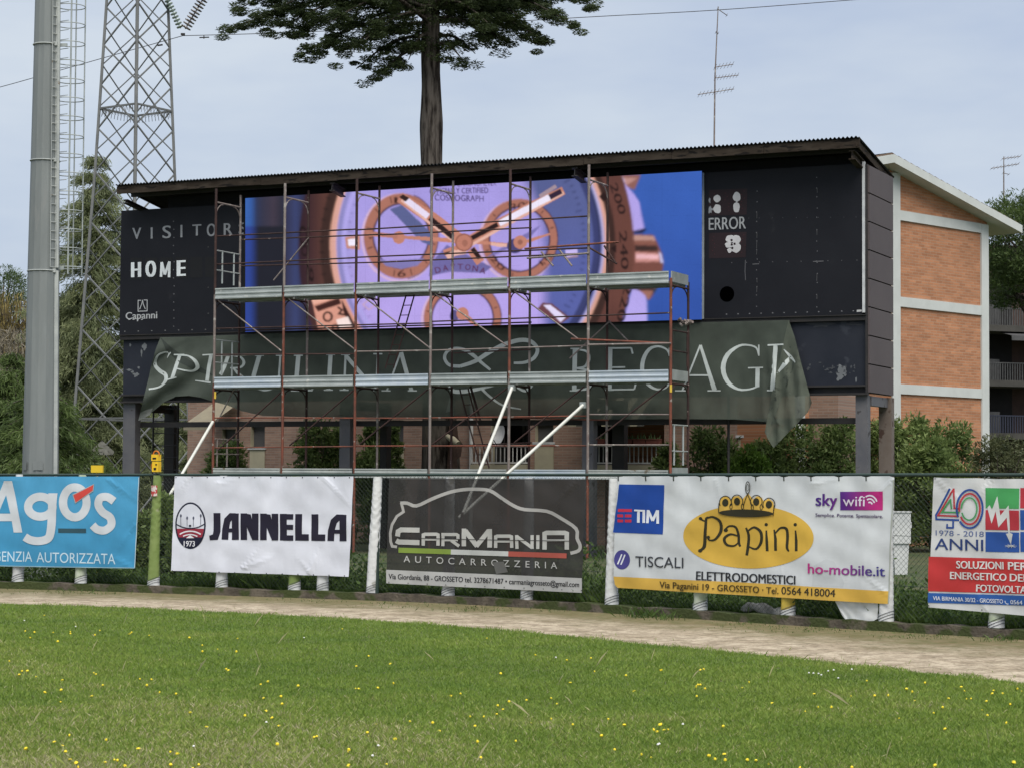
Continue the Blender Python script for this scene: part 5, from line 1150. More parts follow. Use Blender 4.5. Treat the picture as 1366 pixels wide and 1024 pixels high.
q.boxax(at(244, 46, YP), (.07, 0, 0), (0, .03, 0), (0, 0, .035)); q.tube([at(266, 50.5, YP), at(279, 50, YP)], .022, 6); q.tube([at(210, 61, YP), at(217, 60, YP)], .03, 6); q.tube([at(272, 48, YP), at(272, 52, YP)], .02, 5)
tag(q.build('power_cable', M['dark_steel']), 'thin power cable crossing the sky from the insulators past the tree', 'cable')

# ------------------------------------------------------------------ buildings
def wall(q, P, s0, s1, z0, z1, holes, depth=.18, m=0, mr_=1):
    """P(s, z, n): wall face n = 0; holes (a, b, c, d) become real openings with reveals"""
    xs = sorted({s0, s1} | {h[0] for h in holes} | {h[1] for h in holes}); zs_ = sorted({z0, z1} | {h[2] for h in holes} | {h[3] for h in holes})
    for a, b2 in zip(xs, xs[1:]):
        for c, d in zip(zs_, zs_[1:]):
            if not any(h[0] - 1e-6 <= a and b2 <= h[1] + 1e-6 and h[2] - 1e-6 <= c and d <= h[3] + 1e-6 for h in holes): q.quad(P(a, c, 0), P(b2, c, 0), P(b2, d, 0), P(a, d, 0), m)
    for a, b2, c, d in holes:
        for e, f in (((a, c), (a, d)), ((b2, d), (b2, c)), ((a, d), (b2, d)), ((b2, c), (a, c))):
            q.quad(P(e[0], e[1], 0), P(f[0], f[1], 0), P(f[0], f[1], -depth), P(e[0], e[1], -depth), mr_)
M['render'] = mat('cream_render', (.42, .38, .27), (.36, .33, .24), 3, .85); M['shutter'] = mat('grey_roller_shutter', (.085, .082, .085), (.06, .06, .062), 40, .7, 0, 0, 30, (.1, .1, 6))
M['white_metal'] = mat('white_railing', (.55, .55, .53), (.42, .42, .41), 6, .5); M['curtain'] = mat('pale_curtain', (.16, .17, .18), (.03, .03, .034), 9, .8, 0, 0, 30, (2, 2, .08), contrast=(.42, .58))
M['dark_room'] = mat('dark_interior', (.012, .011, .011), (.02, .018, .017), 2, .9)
# long brick block behind the scoreboard
FB = Plane(660, 51.2, 27)
fa = empty('brick_block', FB.P(-1, 0, 0), 'low pinkish brick apartment block with balconies seen under the scoreboard', 'building')
fs = lambda u, v=600: FB.sz(u, v)[0]
fzz = lambda u, v: FB.sz(u, v)[1]
bk1 = mat_brick('pink_brick', FB.T, (.30, .19, .14), (.225, .14, .105), (.27, .22, .185))
def hole(u0, u1, v0, v1): return (fs(u0), fs(u1), fzz((u0 + u1) / 2, v1), fzz((u0 + u1) / 2, v0))
wins = [hole(296, 314, 572, 598), hole(334, 353, 565, 596), hole(519, 538, 560, 594), hole(714, 738, 560, 589), hole(985, 1011, 556, 580)]
balc = [hole(655, 704, 556, 622), hole(790, 886, 560, 622)]
s0, s1 = fs(250), fs(1118); zt_ = 7.2
q = MB(); wall(q, FB.P, s0, s1, 0, zt_, wins + balc, .20, 0, 1)
for a, b2 in ((s0, s0), (s1, s1)): q.quad(FB.P(a, 0, 0), FB.P(a, 0, -8), FB.P(a, zt_, -8), FB.P(a, zt_, 0), 0)
q.quad(FB.P(s0, 0, -8), FB.P(s1, 0, -8), FB.P(s1, zt_, -8), FB.P(s0, zt_, -8), 0)
q.build('wall', [bk1, M['render']], fa)
q = MB(); q.slab(FB, s0 - .3, s1 + .3, zt_ + .002, zt_ + .15, -8.3, .4); q.build('roof', M['concrete'], fa)
for i, h in enumerate(wins):
    q = MB(); q.slab(FB, h[0], h[1], h[2], h[3], -.21, -.16); w = q.build('window', M['shutter'], fa)
    q = MB(); q.slab(FB, h[0] - .05, h[1] + .05, h[2] - .06, h[2] - .001, -.15, .06); q.build('sill', M['white_trim'], w)
    q = MB(); q.slab(FB, h[0] - (.0 if i else .1), h[1] + (.02 if i else .1), max(.3, h[2] - .95), h[2] - .062, .003, .03); q.build('apron', M['render'], w)
for i, h in enumerate(balc):
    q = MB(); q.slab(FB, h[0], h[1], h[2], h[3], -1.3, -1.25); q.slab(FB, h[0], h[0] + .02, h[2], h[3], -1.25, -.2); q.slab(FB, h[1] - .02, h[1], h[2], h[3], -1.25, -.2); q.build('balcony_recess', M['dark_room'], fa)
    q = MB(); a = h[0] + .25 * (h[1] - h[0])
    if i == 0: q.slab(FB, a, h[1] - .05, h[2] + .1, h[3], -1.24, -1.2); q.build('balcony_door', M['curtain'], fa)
    e0, e1 = (fs(632), fs(707)) if i == 0 else (fs(790), fs(888))
    zr = fzz(700, 594); zlo = fzz(700, 618)
    q = MB(); q.slab(FB, e0, e1, zr - .03, zr + .02, .10, .15); q.slab(FB, e0, e1, zlo, zlo + .04, .10, .15)
    for s_ in np.arange(e0, e1, .115): q.slab(FB, s_, s_ + .022, zlo, zr, .115, .137)
    q.build('railing', M['white_metal'], fa)
    q = MB(); q.slab(FB, e0, e1, zlo - .25, zlo - .02, -.0, .2); q.build('balcony_slab', M['render'], fa)
q = MB(); q.tube([FB.P(fs(630.5), 0, .08), FB.P(fs(630.5), zt_, .08)], .05, 8); q.build('downpipe', M['white_metal'], fa)
q = MB()
for u0, u1 in ((786, 818), (830, 886)):
    a, b2 = fs(u0), fs(u1); zb2, ztp = FB.sz(u0, 566.5, 1.2)[1], fzz(u0, 524); k = int((b2 - a) / .16)
    for j in range(k): 
        x0, x1 = a + (b2 - a) * j / k, a + (b2 - a) * (j + 1) / k; mi = j % 2
        q.quad(FB.P(x0, ztp, .05), FB.P(x1, ztp, .05), FB.P(x1, zb2 + .12, 1.2), FB.P(x0, zb2 + .12, 1.2), mi); q.quad(FB.P(x0, zb2 + .12, 1.2), FB.P(x1, zb2 + .12, 1.2), FB.P(x1, zb2 - .03, 1.21), FB.P(x0, zb2 - .03, 1.21), mi)
q.build('awning', [M['render'], mat('awning_stripe', (.10, .10, .085), rough=.8)], fa)
q = MB(); a, b2 = fs(289), fs(323); q.quad(FB.P(a, fzz(300, 536), .1), FB.P(b2, fzz(300, 536), .1), FB.P(b2, fzz(300, 568), 1.5), FB.P(a, fzz(300, 568), 1.5)); q.quad(FB.P(a, fzz(300, 568), 1.5), FB.P(b2, fzz(300, 568), 1.5), FB.P(b2, fzz(300, 575), 1.5), FB.P(a, fzz(300, 575), 1.5)); q.build('awning', mat('cream_awning', (.30, .265, .185), (.25, .22, .16), 3, .8), fa)
for k, (u0, u1) in enumerate(((795, 813), (834, 850), (852, 868), (869, 886))):
    q = MB(); a, b2 = fs(u0), fs(u1); zb2, ztp = fzz(840, 594) + .02, fzz(840, 586.5)
    q.slab(FB, a, b2, zb2, ztp, .16, .34); q.slab(FB, a - .01, b2 + .01, ztp, ztp + .02, .15, .35)
    for j in range(7):
        s_ = a + (b2 - a) * (j + .5) / 7; q.tube([FB.P(s_, ztp, .25), FB.P(s_ + RNG.uniform(-.06, .06), ztp + RNG.uniform(.05, .2), .25)], [.03, .005], 5, 1)
    tag(q.build('flower_planter', [mat('terracotta_red', (.20, .06, .045), (.15, .05, .04), 5, .8), mat('planter_green', (.04, .07, .02), rough=.8)]), ['red planter on the short balcony left of the black post', 'red planter on the striped balcony, nearest the black post', 'red planter in the middle of the striped balcony rail', 'red planter at the far right of the striped balcony rail'][k], 'planter', 'planters on the balcony rails')
dish = empty('satellite_dish', FB.P(fs(672), fzz(672, 594), .3), 'white satellite dish on the balcony rail behind the scaffolding', 'satellite dish')
q = MB(); c = FB.P(fs(679), fzz(679, 581), .45); dn = (FB.N * .9 + FB.T * -.35 + Vector((0, 0, .25))).normalized(); dx_ = dn.cross(Vector((0, 0, 1))).normalized(); dy_ = dx_.cross(dn)
q.grid(lambda u, v: c + (dx_ * math.cos(2 * math.pi * u) * .21 + dy_ * math.sin(2 * math.pi * u) * .27) * v + dn * (.07 * v * v), 24, 5); q.build('reflector', M['white_trim'], dish)
q = MB(); q.tube([c - dy_ * .26 + dn * .06, c - dy_ * .1 + dn * .3], .012, 6); q.tube([c - dy_ * .1 + dn * .3, c - dy_ * .02 + dn * .26], .03, 8); q.build('feed_arm', M['dark_steel'], dish)
q = MB(); q.tube([c - dn * .02, c - dn * .12, Vector((c.x, c.y, fzz(679, 594))) - dn * .12], .02, 6); q.build('bracket', M['dark_steel'], dish)

# brick gable house at the right
GP = Plane(1197, 50.0, -45)
hs = empty('brick_house', GP.P(0, 0, -4), 'orange brick gable end with white concrete bands beside the scoreboard', 'building')
gs = lambda u, v=400: GP.sz(u, v)[0]
gz = lambda u, v, n=0: GP.sz(u, v, n)[1]
bk2 = mat_brick('orange_brick', GP.T, (.46, .205, .102), (.34, .142, .067), (.38, .24, .155), .26, .07)
sA, sB = gs(1060), gs(1317); sM = 0.0
zR = gz(1314, 297); zL0 = gz(1200, 226)
def rt(s_): return zL0 + (zR - zL0) * abs(s_) / sB
q = MB()
q.add([GP.P(sA, 0, 0), GP.P(sB, 0, 0), GP.P(sB, rt(sB), 0), GP.P(0, zL0, 0), GP.P(sA, rt(sA), 0)], [(0, 1, 2, 3, 4)])
q.add([GP.P(sB, 0, 0), GP.P(sB, 0, -14), GP.P(sB, rt(sB), -14), GP.P(sB, rt(sB), 0)], [(0, 1, 2, 3)]); q.add([GP.P(sA, 0, 0), GP.P(sA, 0, -14), GP.P(sA, rt(sA), -14), GP.P(sA, rt(sA), 0)], [(3, 2, 1, 0)])
q.build('wall', bk2, hs)
cw = .33
M['white_conc'] = mat('pale_concrete_frame', (.56, .58, .56), (.50, .52, .50), 2, .8)
for s_ in (sB - cw * .5, 0 - cw * .25, gs(1097), sA + cw * .5):
    q = MB(); q.slab(GP, s_ - cw / 2, s_ + cw / 2, 0, rt(s_) - .10, .003, .05); q.build('column', M['white_conc'], hs)
for v0, v1 in ((284, 297), (396, 409), (511, 520)):
    za, zb2 = gz(1200, v0), gz(1313, v1); z = (za + zb2) / 2
    q = MB(); q.slab(GP, 0 + cw * .26, sB - cw * 1.01, z - .24, z, .003, .045); q.slab(GP, sA + cw * 1.01, -cw * .76, z - .24, z, .003, .045); q.build('band', M['white_conc'], hs)
# roof slab with verge and eaves
oN = .42
zpk = gz(1193, 206, oN); sE = GP.sz(1364, 301, oN)[0]; zE = gz(1364, 301, oN); sP = GP.sz(1193, 206, oN)[0]
q = MB(); th = .20
def rs(s_, z, n): return GP.P(s_, z, n)
for (a, za), (b2, zb2) in (((sP, zpk), (sE, zE)), ((-sE + 2 * sP, zE), (sP, zpk))):
    q.add([rs(a, za, oN), rs(b2, zb2, oN), rs(b2, zb2, -14), rs(a, za, -14), rs(a, za - th, oN), rs(b2, zb2 - th, oN), rs(b2, zb2 - th, -14), rs(a, za - th, -14)], [(0, 1, 2, 3), (7, 6, 5, 4), (0, 4, 5, 1), (1, 5, 6, 2), (3, 7, 4, 0)])
q.build('roof', M['white_conc'], hs)
q = MB()
for (a, za), (b2, zb2) in (((sP, zpk), (sE, zE)), ((-sE + 2 * sP, zE), (sP, zpk))):
    n_ = 22
    for j in range(n_):
        x0, x1 = a + (b2 - a) * j / n_, a + (b2 - a) * (j + 1.12) / n_; y0, y1 = za + (zb2 - za) * j / n_, za + (zb2 - za) * (j + 1.12) / n_
        q.add([rs(x0, y0 + .05, oN - .06), rs(x1, y1 + .03, oN - .06), rs(x1, y1 + .03, -14), rs(x0, y0 + .05, -14), rs(x0, y0 + .002, oN - .06), rs(x1, y1 + .002, oN - .06)], [(0, 1, 2, 3), (0, 4, 5, 1)])
q.build('roof_tiles', mat('weathered_roof_tiles', (.20, .13, .09), (.12, .09, .07), 6, .9), hs)

# apartment block with balconies at the far right, pine shade put into its colours
DP = Plane(1345, 72.0, -20)
M['shaded_render'] = mat('pine_shaded_render', (.07, .067, .06), (.05, .048, .043), 3, .9); M['shaded_rail'] = mat('pine_shaded_railing', (.075, .075, .075), (.05, .05, .05), 5, .6)  # render and railing colours darkened to stand for the pine's shade
db = empty('apartment_block', DP.P(0, 0, 0), 'shaded apartment block with stacked balconies at the photo right edge', 'building')
ds = lambda u, v=480: DP.sz(u, v)[0]
dz_ = lambda v: DP.sz(1345, v)[1]
q = MB(); a, b2 = ds(1300), ds(1500); q.boxax(DP.P((a + b2) / 2, 5, -6), DP.T * ((b2 - a) / 2), DP.N * 4.5, Vector((0, 0, 5))); q.build('wall', mat('pine_shaded_brick', (.075, .045, .036), (.055, .034, .028), 3, .9), db)
for v, dk in ((434, 0), (507, 0), (577, 1)):
    z = dz_(v); a, b2 = ds(1318), ds(1480)
    q = MB(); q.slab(DP, a, b2, z - .22, z, -1.5, .0); q.build('balcony_slab', M['shaded_render'], db)
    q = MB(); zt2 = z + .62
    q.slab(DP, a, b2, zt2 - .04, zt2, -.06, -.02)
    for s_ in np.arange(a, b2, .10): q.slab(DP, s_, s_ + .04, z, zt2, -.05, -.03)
    q.build('railing', M['shaded_rail'] if not dk else mat('shaded_blue_railing', (.035, .04, .065), rough=.5), db)
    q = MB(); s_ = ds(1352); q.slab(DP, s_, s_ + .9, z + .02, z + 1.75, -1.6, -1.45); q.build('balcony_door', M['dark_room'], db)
    q = MB(); s_ = ds(1326); q.slab(DP, s_, s_ + .55, z + .01, z + .75, -.9, -.5); q.build('balcony_box', M['shaded_rail'], db)
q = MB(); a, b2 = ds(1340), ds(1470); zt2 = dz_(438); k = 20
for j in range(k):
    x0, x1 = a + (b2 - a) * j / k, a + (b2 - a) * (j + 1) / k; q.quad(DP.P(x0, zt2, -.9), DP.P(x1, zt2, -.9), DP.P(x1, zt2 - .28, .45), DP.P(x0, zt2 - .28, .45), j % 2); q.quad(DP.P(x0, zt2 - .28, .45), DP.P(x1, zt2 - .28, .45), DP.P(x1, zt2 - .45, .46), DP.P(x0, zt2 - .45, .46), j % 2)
q.build('awning', [M['shaded_rail'], M['shutter']], db)

# roof aerials
def aerial(label, u, vt, vb, Y, els, lean=0):
    e = empty('tv_aerial', at(u, vb, Y), label, 'aerial'); q = MB()
    top, bt = at(u + lean, vt, Y), at(u, vb, Y); bt = Vector((bt.x, bt.y, bt.z - 1.5)) 
    q.tube([bt, at(u + lean * .3, (vt + vb) / 2, Y), top], [.028, .022, .014], 6); q.build('mast', M['tube_grey'], e)
    for (u0, v0, u1, v1, k, w) in els:
        q = MB(); a, b2 = at(u0, v0, Y - .3), at(u1, v1, Y + .3); q.tube([a, b2], .013, 5)
        for t_ in np.linspace(.04, .96, k): p = a.lerp(b2, t_); q.tube([p + Vector((.02, -w, .03)), p + Vector((-.02, w, -.03))], .006, 4)
        q.build('yagi', M['tube_grey'], e)
aerial('tall thin television aerial mast standing behind the scoreboard roof', 952, 9, 196, 62, [(953, 90, 978, 86, 6, .3), (953, 104.5, 985, 100.5, 8, .25), (931, 126.5, 979, 119, 10, .3), (957, 12, 970, 21, 2, .1), (955, 43, 958, 45, 2, .1)], 6)
aerial('small television aerial above the house roof at the right edge', 1339, 209, 262, 70, [(1337, 212, 1361, 209, 6, .25), (1322, 225, 1359, 219, 8, .25), (1338, 231, 1346, 233, 2, .12)], 0)

# ------------------------------------------------------------------ trees, hedges, weeds
def A3(x): return np.asarray(x, float)
M['cypress'] = mat_leaf('dark_cypress_leaf', (.018, .029, .012), (.085, .120, .040), .38)
M['deodar'] = mat_leaf('grey_green_needles', (.065, .092, .040), (.31, .34, .175), .5)
M['pine'] = mat_leaf('dark_pine_needles', (.024, .048, .014), (.13, .185, .055), .4)
M['hedge'] = mat_leaf('hedge_leaf', (.045, .085, .022), (.260, .335, .115), .45)
M['bright'] = mat_leaf('bright_leaf', (.07, .14, .02), (.22, .34, .06), .4)
M['olive'] = mat_leaf('olive_leaf', (.035, .050, .022), (.13, .14, .065), .3)
M['willow'] = mat_leaf('yellow_twig', (.20, .15, .05), (.46, .36, .13), .3)
M['grey_twig'] = mat_leaf('grey_twig', (.13, .115, .085), (.30, .26, .19), .2)
M['weed'] = mat_leaf('weed_leaf', (.028, .062, .012), (.135, .205, .045), .35)

# tall dark conifer behind the scoreboard
YT = 50.0
tb = at(586, 600, YT); tree = empty('cypress_tree', (tb.x, tb.y, 0), 'tall dark conifer with a bare trunk rising behind the scoreboard roof', 'tree')
def tz(v): return 1.7 + (632 - v) * YT / FPX
tp = [(588, 0.0, .72), (587, 1.6, .56), (585, 3.2, .46), (578, 7.0, .33), (575.5, 9.9, .275), (575, 12.2, .255), (576, 14.0, .23), (577, 17, .17), (577, 21, .06)]
q = MB(); ring = []; K = 22
zz = np.linspace(0, 21, 120)
for z in zz:
    u = np.interp(z, [t_[1] for t_ in tp], [t_[0] for t_ in tp]); r = .84 * np.interp(z, [t_[1] for t_ in tp], [t_[2] for t_ in tp]); x = at(u, 632 - (z - 1.7) * FPX / YT, YT).x
    ring.append([(x + r * math.cos(a) * (1 + .10 * math.sin(5 * a + .35 * z) + .07 * math.sin(9 * a - .8 * z) + .05 * math.sin(13 * a + 1.7 * z) + .05 * math.sin(z * 2.1 + 2 * a) + .06 * math.exp(-((z - 10.2) / .3) ** 2)), YT + r * math.sin(a), z) for a in np.linspace(0, 2 * math.pi, K, endpoint=False)])
q.add([v for rg in ring for v in rg], [(i * K + j, i * K + (j + 1) % K, (i + 1) * K + (j + 1) % K, (i + 1) * K + j) for i in range(len(zz) - 1) for j in range(K)], 0, True)
trunk = q.build('trunk', M['bark'], tree)
q = MB()                                           # torn bark flap and snapped stub on the right of the trunk
bl = [(600, 545), (607, 560), (612, 585), (617, 592), (615, 608), (609, 613), (611, 622), (606, 634), (596, 634), (598, 590)]
for dy in (0, 1):
    pass
vs = [at(u, v, YT - .46) for u, v in bl] + [at(u, v, YT - .1) for u, v in bl]; k = len(bl)
q.add(vs, [tuple(range(k)), tuple(range(2 * k - 1, k - 1, -1))] + [(i, (i + 1) % k, k + (i + 1) % k, k + i) for i in range(k)])
q.build('bark_flap', mat('torn_bark', (.085, .05, .036), (.05, .03, .024), 5, .9, 0, .8, 15), trunk)
q = MB(); q.tube([at(596, 581, YT - .5), at(604, 586, YT - .62), at(611, 592, YT - .75)], [.05, .09, .08], 8); q.build('broken_stub', M['render'], trunk)
C_, R_ = [], []
q = MB()
def limb(zs_, tip, sag=.25, r0=.075, dens=1.0, cr_=(.24, .44)):
    a = Vector((at(575, 632 - (zs_ - 1.7) * FPX / YT, YT).x, YT, zs_)); tip = Vector(tip); d = tip - a; n = 7
    pts = [a + d * (i / n) + Vector((0, 0, sag * math.sin(math.pi * i / n))) for i in range(n + 1)]
    q.tube(pts, list(np.linspace(r0, .012, n + 1)), 5)
    m_ = max(5, int(d.length * 6.0 * dens))
    for i in range(int(d.length * 3)):
        t_ = RNG.uniform(.5, 1.0); C_.append(a + d * t_ + Vector((0, 0, sag * math.sin(math.pi * t_))) + Vector(RNG.normal(0, .08, 3))); R_.append(RNG.uniform(.13, .22))
    for i in range(m_):
        t_ = .22 + .80 * (i + RNG.uniform(0, 1)) / m_; p = a + d * min(t_, 1.0) + Vector((0, 0, sag * math.sin(math.pi * min(t_, 1))))
        w = (.5 * math.sin(math.pi * min(t_, .8)) + .12) * (1 if t_ < .75 else .5)
        C_.append(p + Vector(RNG.normal(0, w * .55, 3)) - Vector((0, 0, .05))); R_.append(RNG.uniform(*cr_) * (1.1 - .45 * t_))
for u, v, dy, zs_ in ((301, 40, .5, 13.6), (318, 12, -.8, 14.6), (345, 24, .4, 14.2), (372, 38, -.5, 13.8), (398, 76, -.6, 13.0), (385, 50, .8, 13.6), (430, 58, .2, 13.1), (447, 74, -1.0, 12.7), (475, 92, -.2, 12.4), (500, 108, -.4, 12.1), (520, 92, .6, 12.2), (545, 80, -.9, 12.4), (440, 30, -1.5, 13.5), (480, 60, -1.6, 13.0),
                      (789, 6, .3, 14.6), (770, 36, -.4, 13.9), (742, 22, .6, 13.9), (733, 58, -.2, 13.1), (716, 48, .5, 13.2), (700, 40, -.9, 13.3), (680, 58, .2, 12.7), (655, 56, -.7, 12.8), (634, 72, .4, 12.3), (618, 82, -.6, 12.1), (604, 66, .2, 12.3), (690, 20, -1.4, 13.6), (650, 30, -1.6, 13.2)):
    limb(zs_, at(u, v, YT + dy), .25, .06, 1.05, (.22, .40))
for k in range(64):
    a = RNG.uniform(0, 6.283); zs_ = RNG.uniform(12.6, 18.5); ln = RNG.uniform(1.6, 4.4) * (1.15 - .05 * (zs_ - 12))
    x0 = at(575, 0, YT).x; limb(zs_, (x0 + ln * math.cos(a), YT + ln * math.sin(a), max(12.9 + abs(math.cos(a)) * ln * .13, zs_ - .3 + .20 * ln + RNG.uniform(-.3, .4))), .2, .06, .9)
q.build('branch', M['bark'], tree)
P, D, I = clump_cloud([A3(c) for c in C_], R_, 120, .42)
ctr = A3([at(575, 0, YT).x, YT, 0]); D = (P - ctr) * A3([1, 1, 0]); D = D / np.linalg.norm(D, axis=1, keepdims=True) * .9 + RNG.normal(0, .42, D.shape) + A3([0, 0, -.18]); tint = np.clip(RNG.uniform(0, .55, len(P)) + (RNG.uniform(0, .5, len(C_)))[I] * .8, 0, 1)
np_mesh('crown', leaves(P, D, RNG.uniform(.05, .15, len(P)), RNG.uniform(.014, .034, len(P))), 4, M['cypress'], tint, tree)

def conifer(label, u, vtop, Y, spread, n_tier, mk, per=30, lean=0.0, zlow=.8, name='cedar_tree', ln=(.16, .34)):
    top = at(u, vtop, Y); e = empty(name, (top.x, Y, 0), label, 'tree', 'conifers behind the pylon'); H_ = top.z
    q = MB(); q.tube([(top.x, Y, 0), (top.x + lean * .3, Y, H_ * .5), (top.x + lean, Y, H_)], [.22, .13, .02], 8); q.build('trunk', M['bark'], e)
    P, D, T_ = [], [], []; q = MB()
    for i in range(n_tier):
        t_ = i / (n_tier - 1); z = H_ - .25 - (H_ - zlow) * t_ ** .92; L0 = .42 + spread * t_ ** .62
        for j in range(8):
            a = RNG.uniform(0, 6.283); L_ = L0 * RNG.uniform(.55, 1.15); dr = .30 * L_ * RNG.uniform(.5, 1.6); x0 = top.x + lean * (1 - t_)
            m_ = max(4, int(L_ * 9)); tn = RNG.uniform(0, .5)
            tipd = Vector((x0 + L_ * math.cos(a), Y + L_ * math.sin(a), z - dr + .1)); q.tube([(x0, Y, z + .1), Vector((x0, Y, z + .15)).lerp(tipd, .5) + Vector((0, 0, .12)), tipd], [.03, .02, .006], 4)
            for s_ in range(m_):
                k = .15 + .87 * (s_ + RNG.uniform(0, 1)) / m_; c = A3([x0 + L_ * k * math.cos(a), Y + L_ * k * math.sin(a), z + .12 * math.sin(math.pi * k) - dr * k * k])
                w = .10 + .22 * L_ * .4 * math.sin(math.pi * min(k, .85)); n = per
                o = RNG.normal(0, 1, (n, 3)) * A3([w, w, .07]); o[:, 2] -= np.abs(RNG.normal(0, .10, n))
                P.append(c + o); D.append(A3([math.cos(a) * .7, math.sin(a) * .7, -.55]) + RNG.normal(0, .45, (n, 3))); T_.append(np.clip(tn + RNG.uniform(0, .45, n) + .25 * k, 0, 1))
    q.build('branch', M['bark'], e)
    P, D, T_ = np.concatenate(P), np.concatenate(D), np.concatenate(T_)
    np_mesh('crown', leaves(P, D, RNG.uniform(*ln, len(P)), RNG.uniform(.02, .05, len(P))), 4, M[mk], T_, e)
conifer('tall grey green conifer with drooping branches right behind the lattice pylon', 127, 208, 80, 3.5, 28, 'deodar', 34)
conifer('shorter dark conifer filling the gap between the pylon and the scoreboard', 205, 372, 86, 3.2, 16, 'deodar', 32)
conifer('dark conifer between the grey mast and the pylon leg', 92, 395, 90, 3.2, 15, 'deodar', 32)
conifer('low dark conifer at the photo left edge below the yellow willow', 18, 470, 70, 3.3, 12, 'pine', 30)
conifer('low conifer seen through the posts under the scoreboard left end', 262, 520, 76, 2.6, 8, 'deodar', 22)
conifer('dark conifer low behind the foot of the grey mast', 62, 505, 66, 2.6, 10, 'pine', 28)
conifer('dark low conifer behind the foot of the pylon', 150, 500, 92, 4.0, 10, 'pine', 28)

def bush(label, spots, mk, name='shrub', cat='shrub', group=None, leaf=(.09, .17), lw=(.03, .06), per=62, n=46, stem=True):
    """one plant: several lobes (u, v top, half width px, Y)"""
    u, v, hw, Y = spots[0]; b = at(u, 632, Y); e = empty(name, (b.x, Y, 0), label, cat, group); C, Rr = [], []
    q = MB()
    for u, v, hw, Y in spots:
        c = at(u, v, Y); H_ = c.z; w = hw * Y / FPX
        for k in range(int(n * 1.7)):
            a = RNG.uniform(0, 6.283); t_ = RNG.uniform(.02, 1) ** .75; rr = w * math.sqrt(max(.05, 1 - max(0, (t_ - .45) / .6) ** 2)) * RNG.uniform(.45, 1.05)
            C.append(A3([c.x + rr * math.cos(a), Y + rr * math.sin(a) * .8, max(.12, H_ * t_ * .97 + RNG.uniform(-.12, .08))])); Rr.append(RNG.uniform(.16, .34) * (1 if w > .35 else .6))
        for k in range(5): a = RNG.uniform(0, 6.283); q.tube([(b.x, spots[0][3], 0), (c.x + .3 * w * math.cos(a), Y + .3 * w * math.sin(a), H_ * .5), (c.x + .7 * w * math.cos(a), Y + .6 * w * math.sin(a), H_ * .86)], [.03, .02, .006], 5)
    if stem: q.build('stems', M['bark'], e)
    P, D, I = clump_cloud(C, Rr, per, .85); D = D + RNG.normal(0, .5, D.shape) + A3([0, 0, .25]); T_ = np.clip(RNG.uniform(0, .6, len(P)) + RNG.uniform(-.1, .5, len(C))[I], 0, 1)
    np_mesh('foliage', leaves(P, D, RNG.uniform(*leaf, len(P)), RNG.uniform(*lw, len(P))), 4, M[mk], T_, e)
G1 = 'shrubs behind the scoreboard'
bush('dark oleander shrub just right of the scaffolding end', [(944, 571, 34, 45.6), (962, 585, 24, 45.6)], 'hedge', group=G1)
bush('small dark shrub in front of the balcony with the striped awning', [(888, 590, 20, 47.3)], 'hedge', group=G1, n=36)
bush('bright green young shrub below the white window sill', [(1000, 598, 24, 44.8), (985, 612, 20, 44.8), (1012, 612, 20, 44.8)], 'bright', group=G1, n=26)
bush('broad dark shrub under the hanging netting corner', [(1060, 566, 44, 45.6), (1025, 585, 30, 45.4)], 'hedge', group=G1, n=60)
bush('tall dark shrub between the netting corner and the right post', [(1118, 562, 36, 45.8)], 'hedge', group=G1, n=60)
bush('tall green shrub against the orange brick gable', [(1178, 560, 32, 48), (1215, 556, 40, 48)], 'hedge', group=G1, n=60)
bush('rounded green shrub right of the gable foot', [(1262, 566, 42, 47.5), (1238, 585, 40, 46.5)], 'hedge', group=G1, n=60)
bush('dull olive shrub at the right edge under the shaded balconies', [(1330, 585, 44, 46), (1378, 584, 36, 46.5)], 'olive', group=G1, n=64, leaf=(.06, .12), lw=(.02, .04))
bush('glossy dark shrub behind the second and third scaffold bays', [(425, 560, 34, 50.6), (452, 566, 20, 50.6)], 'hedge', group=G1, n=60)
bush('dark shrub behind the third scaffold bay near the grey post', [(494, 566, 15, 50.2), (500, 600, 22, 50)], 'hedge', group=G1, n=36)
bush('shrub with hanging leaves behind the left scaffold bay', [(308, 588, 20, 51.5), (290, 600, 16, 51.5)], 'hedge', group=G1, n=34)
bush('small leafy shrub beside the shutter at the tree trunk', [(526, 562, 10, 50.2)], 'hedge', group=G1, n=30)
bush('tangled dark shrub behind the fence beside the lime green post', [(222, 664, 12, 33), (190, 690, 14, 32.2), (245, 690, 14, 32)], 'hedge', 'shrub', leaf=(.06, .11), n=40)
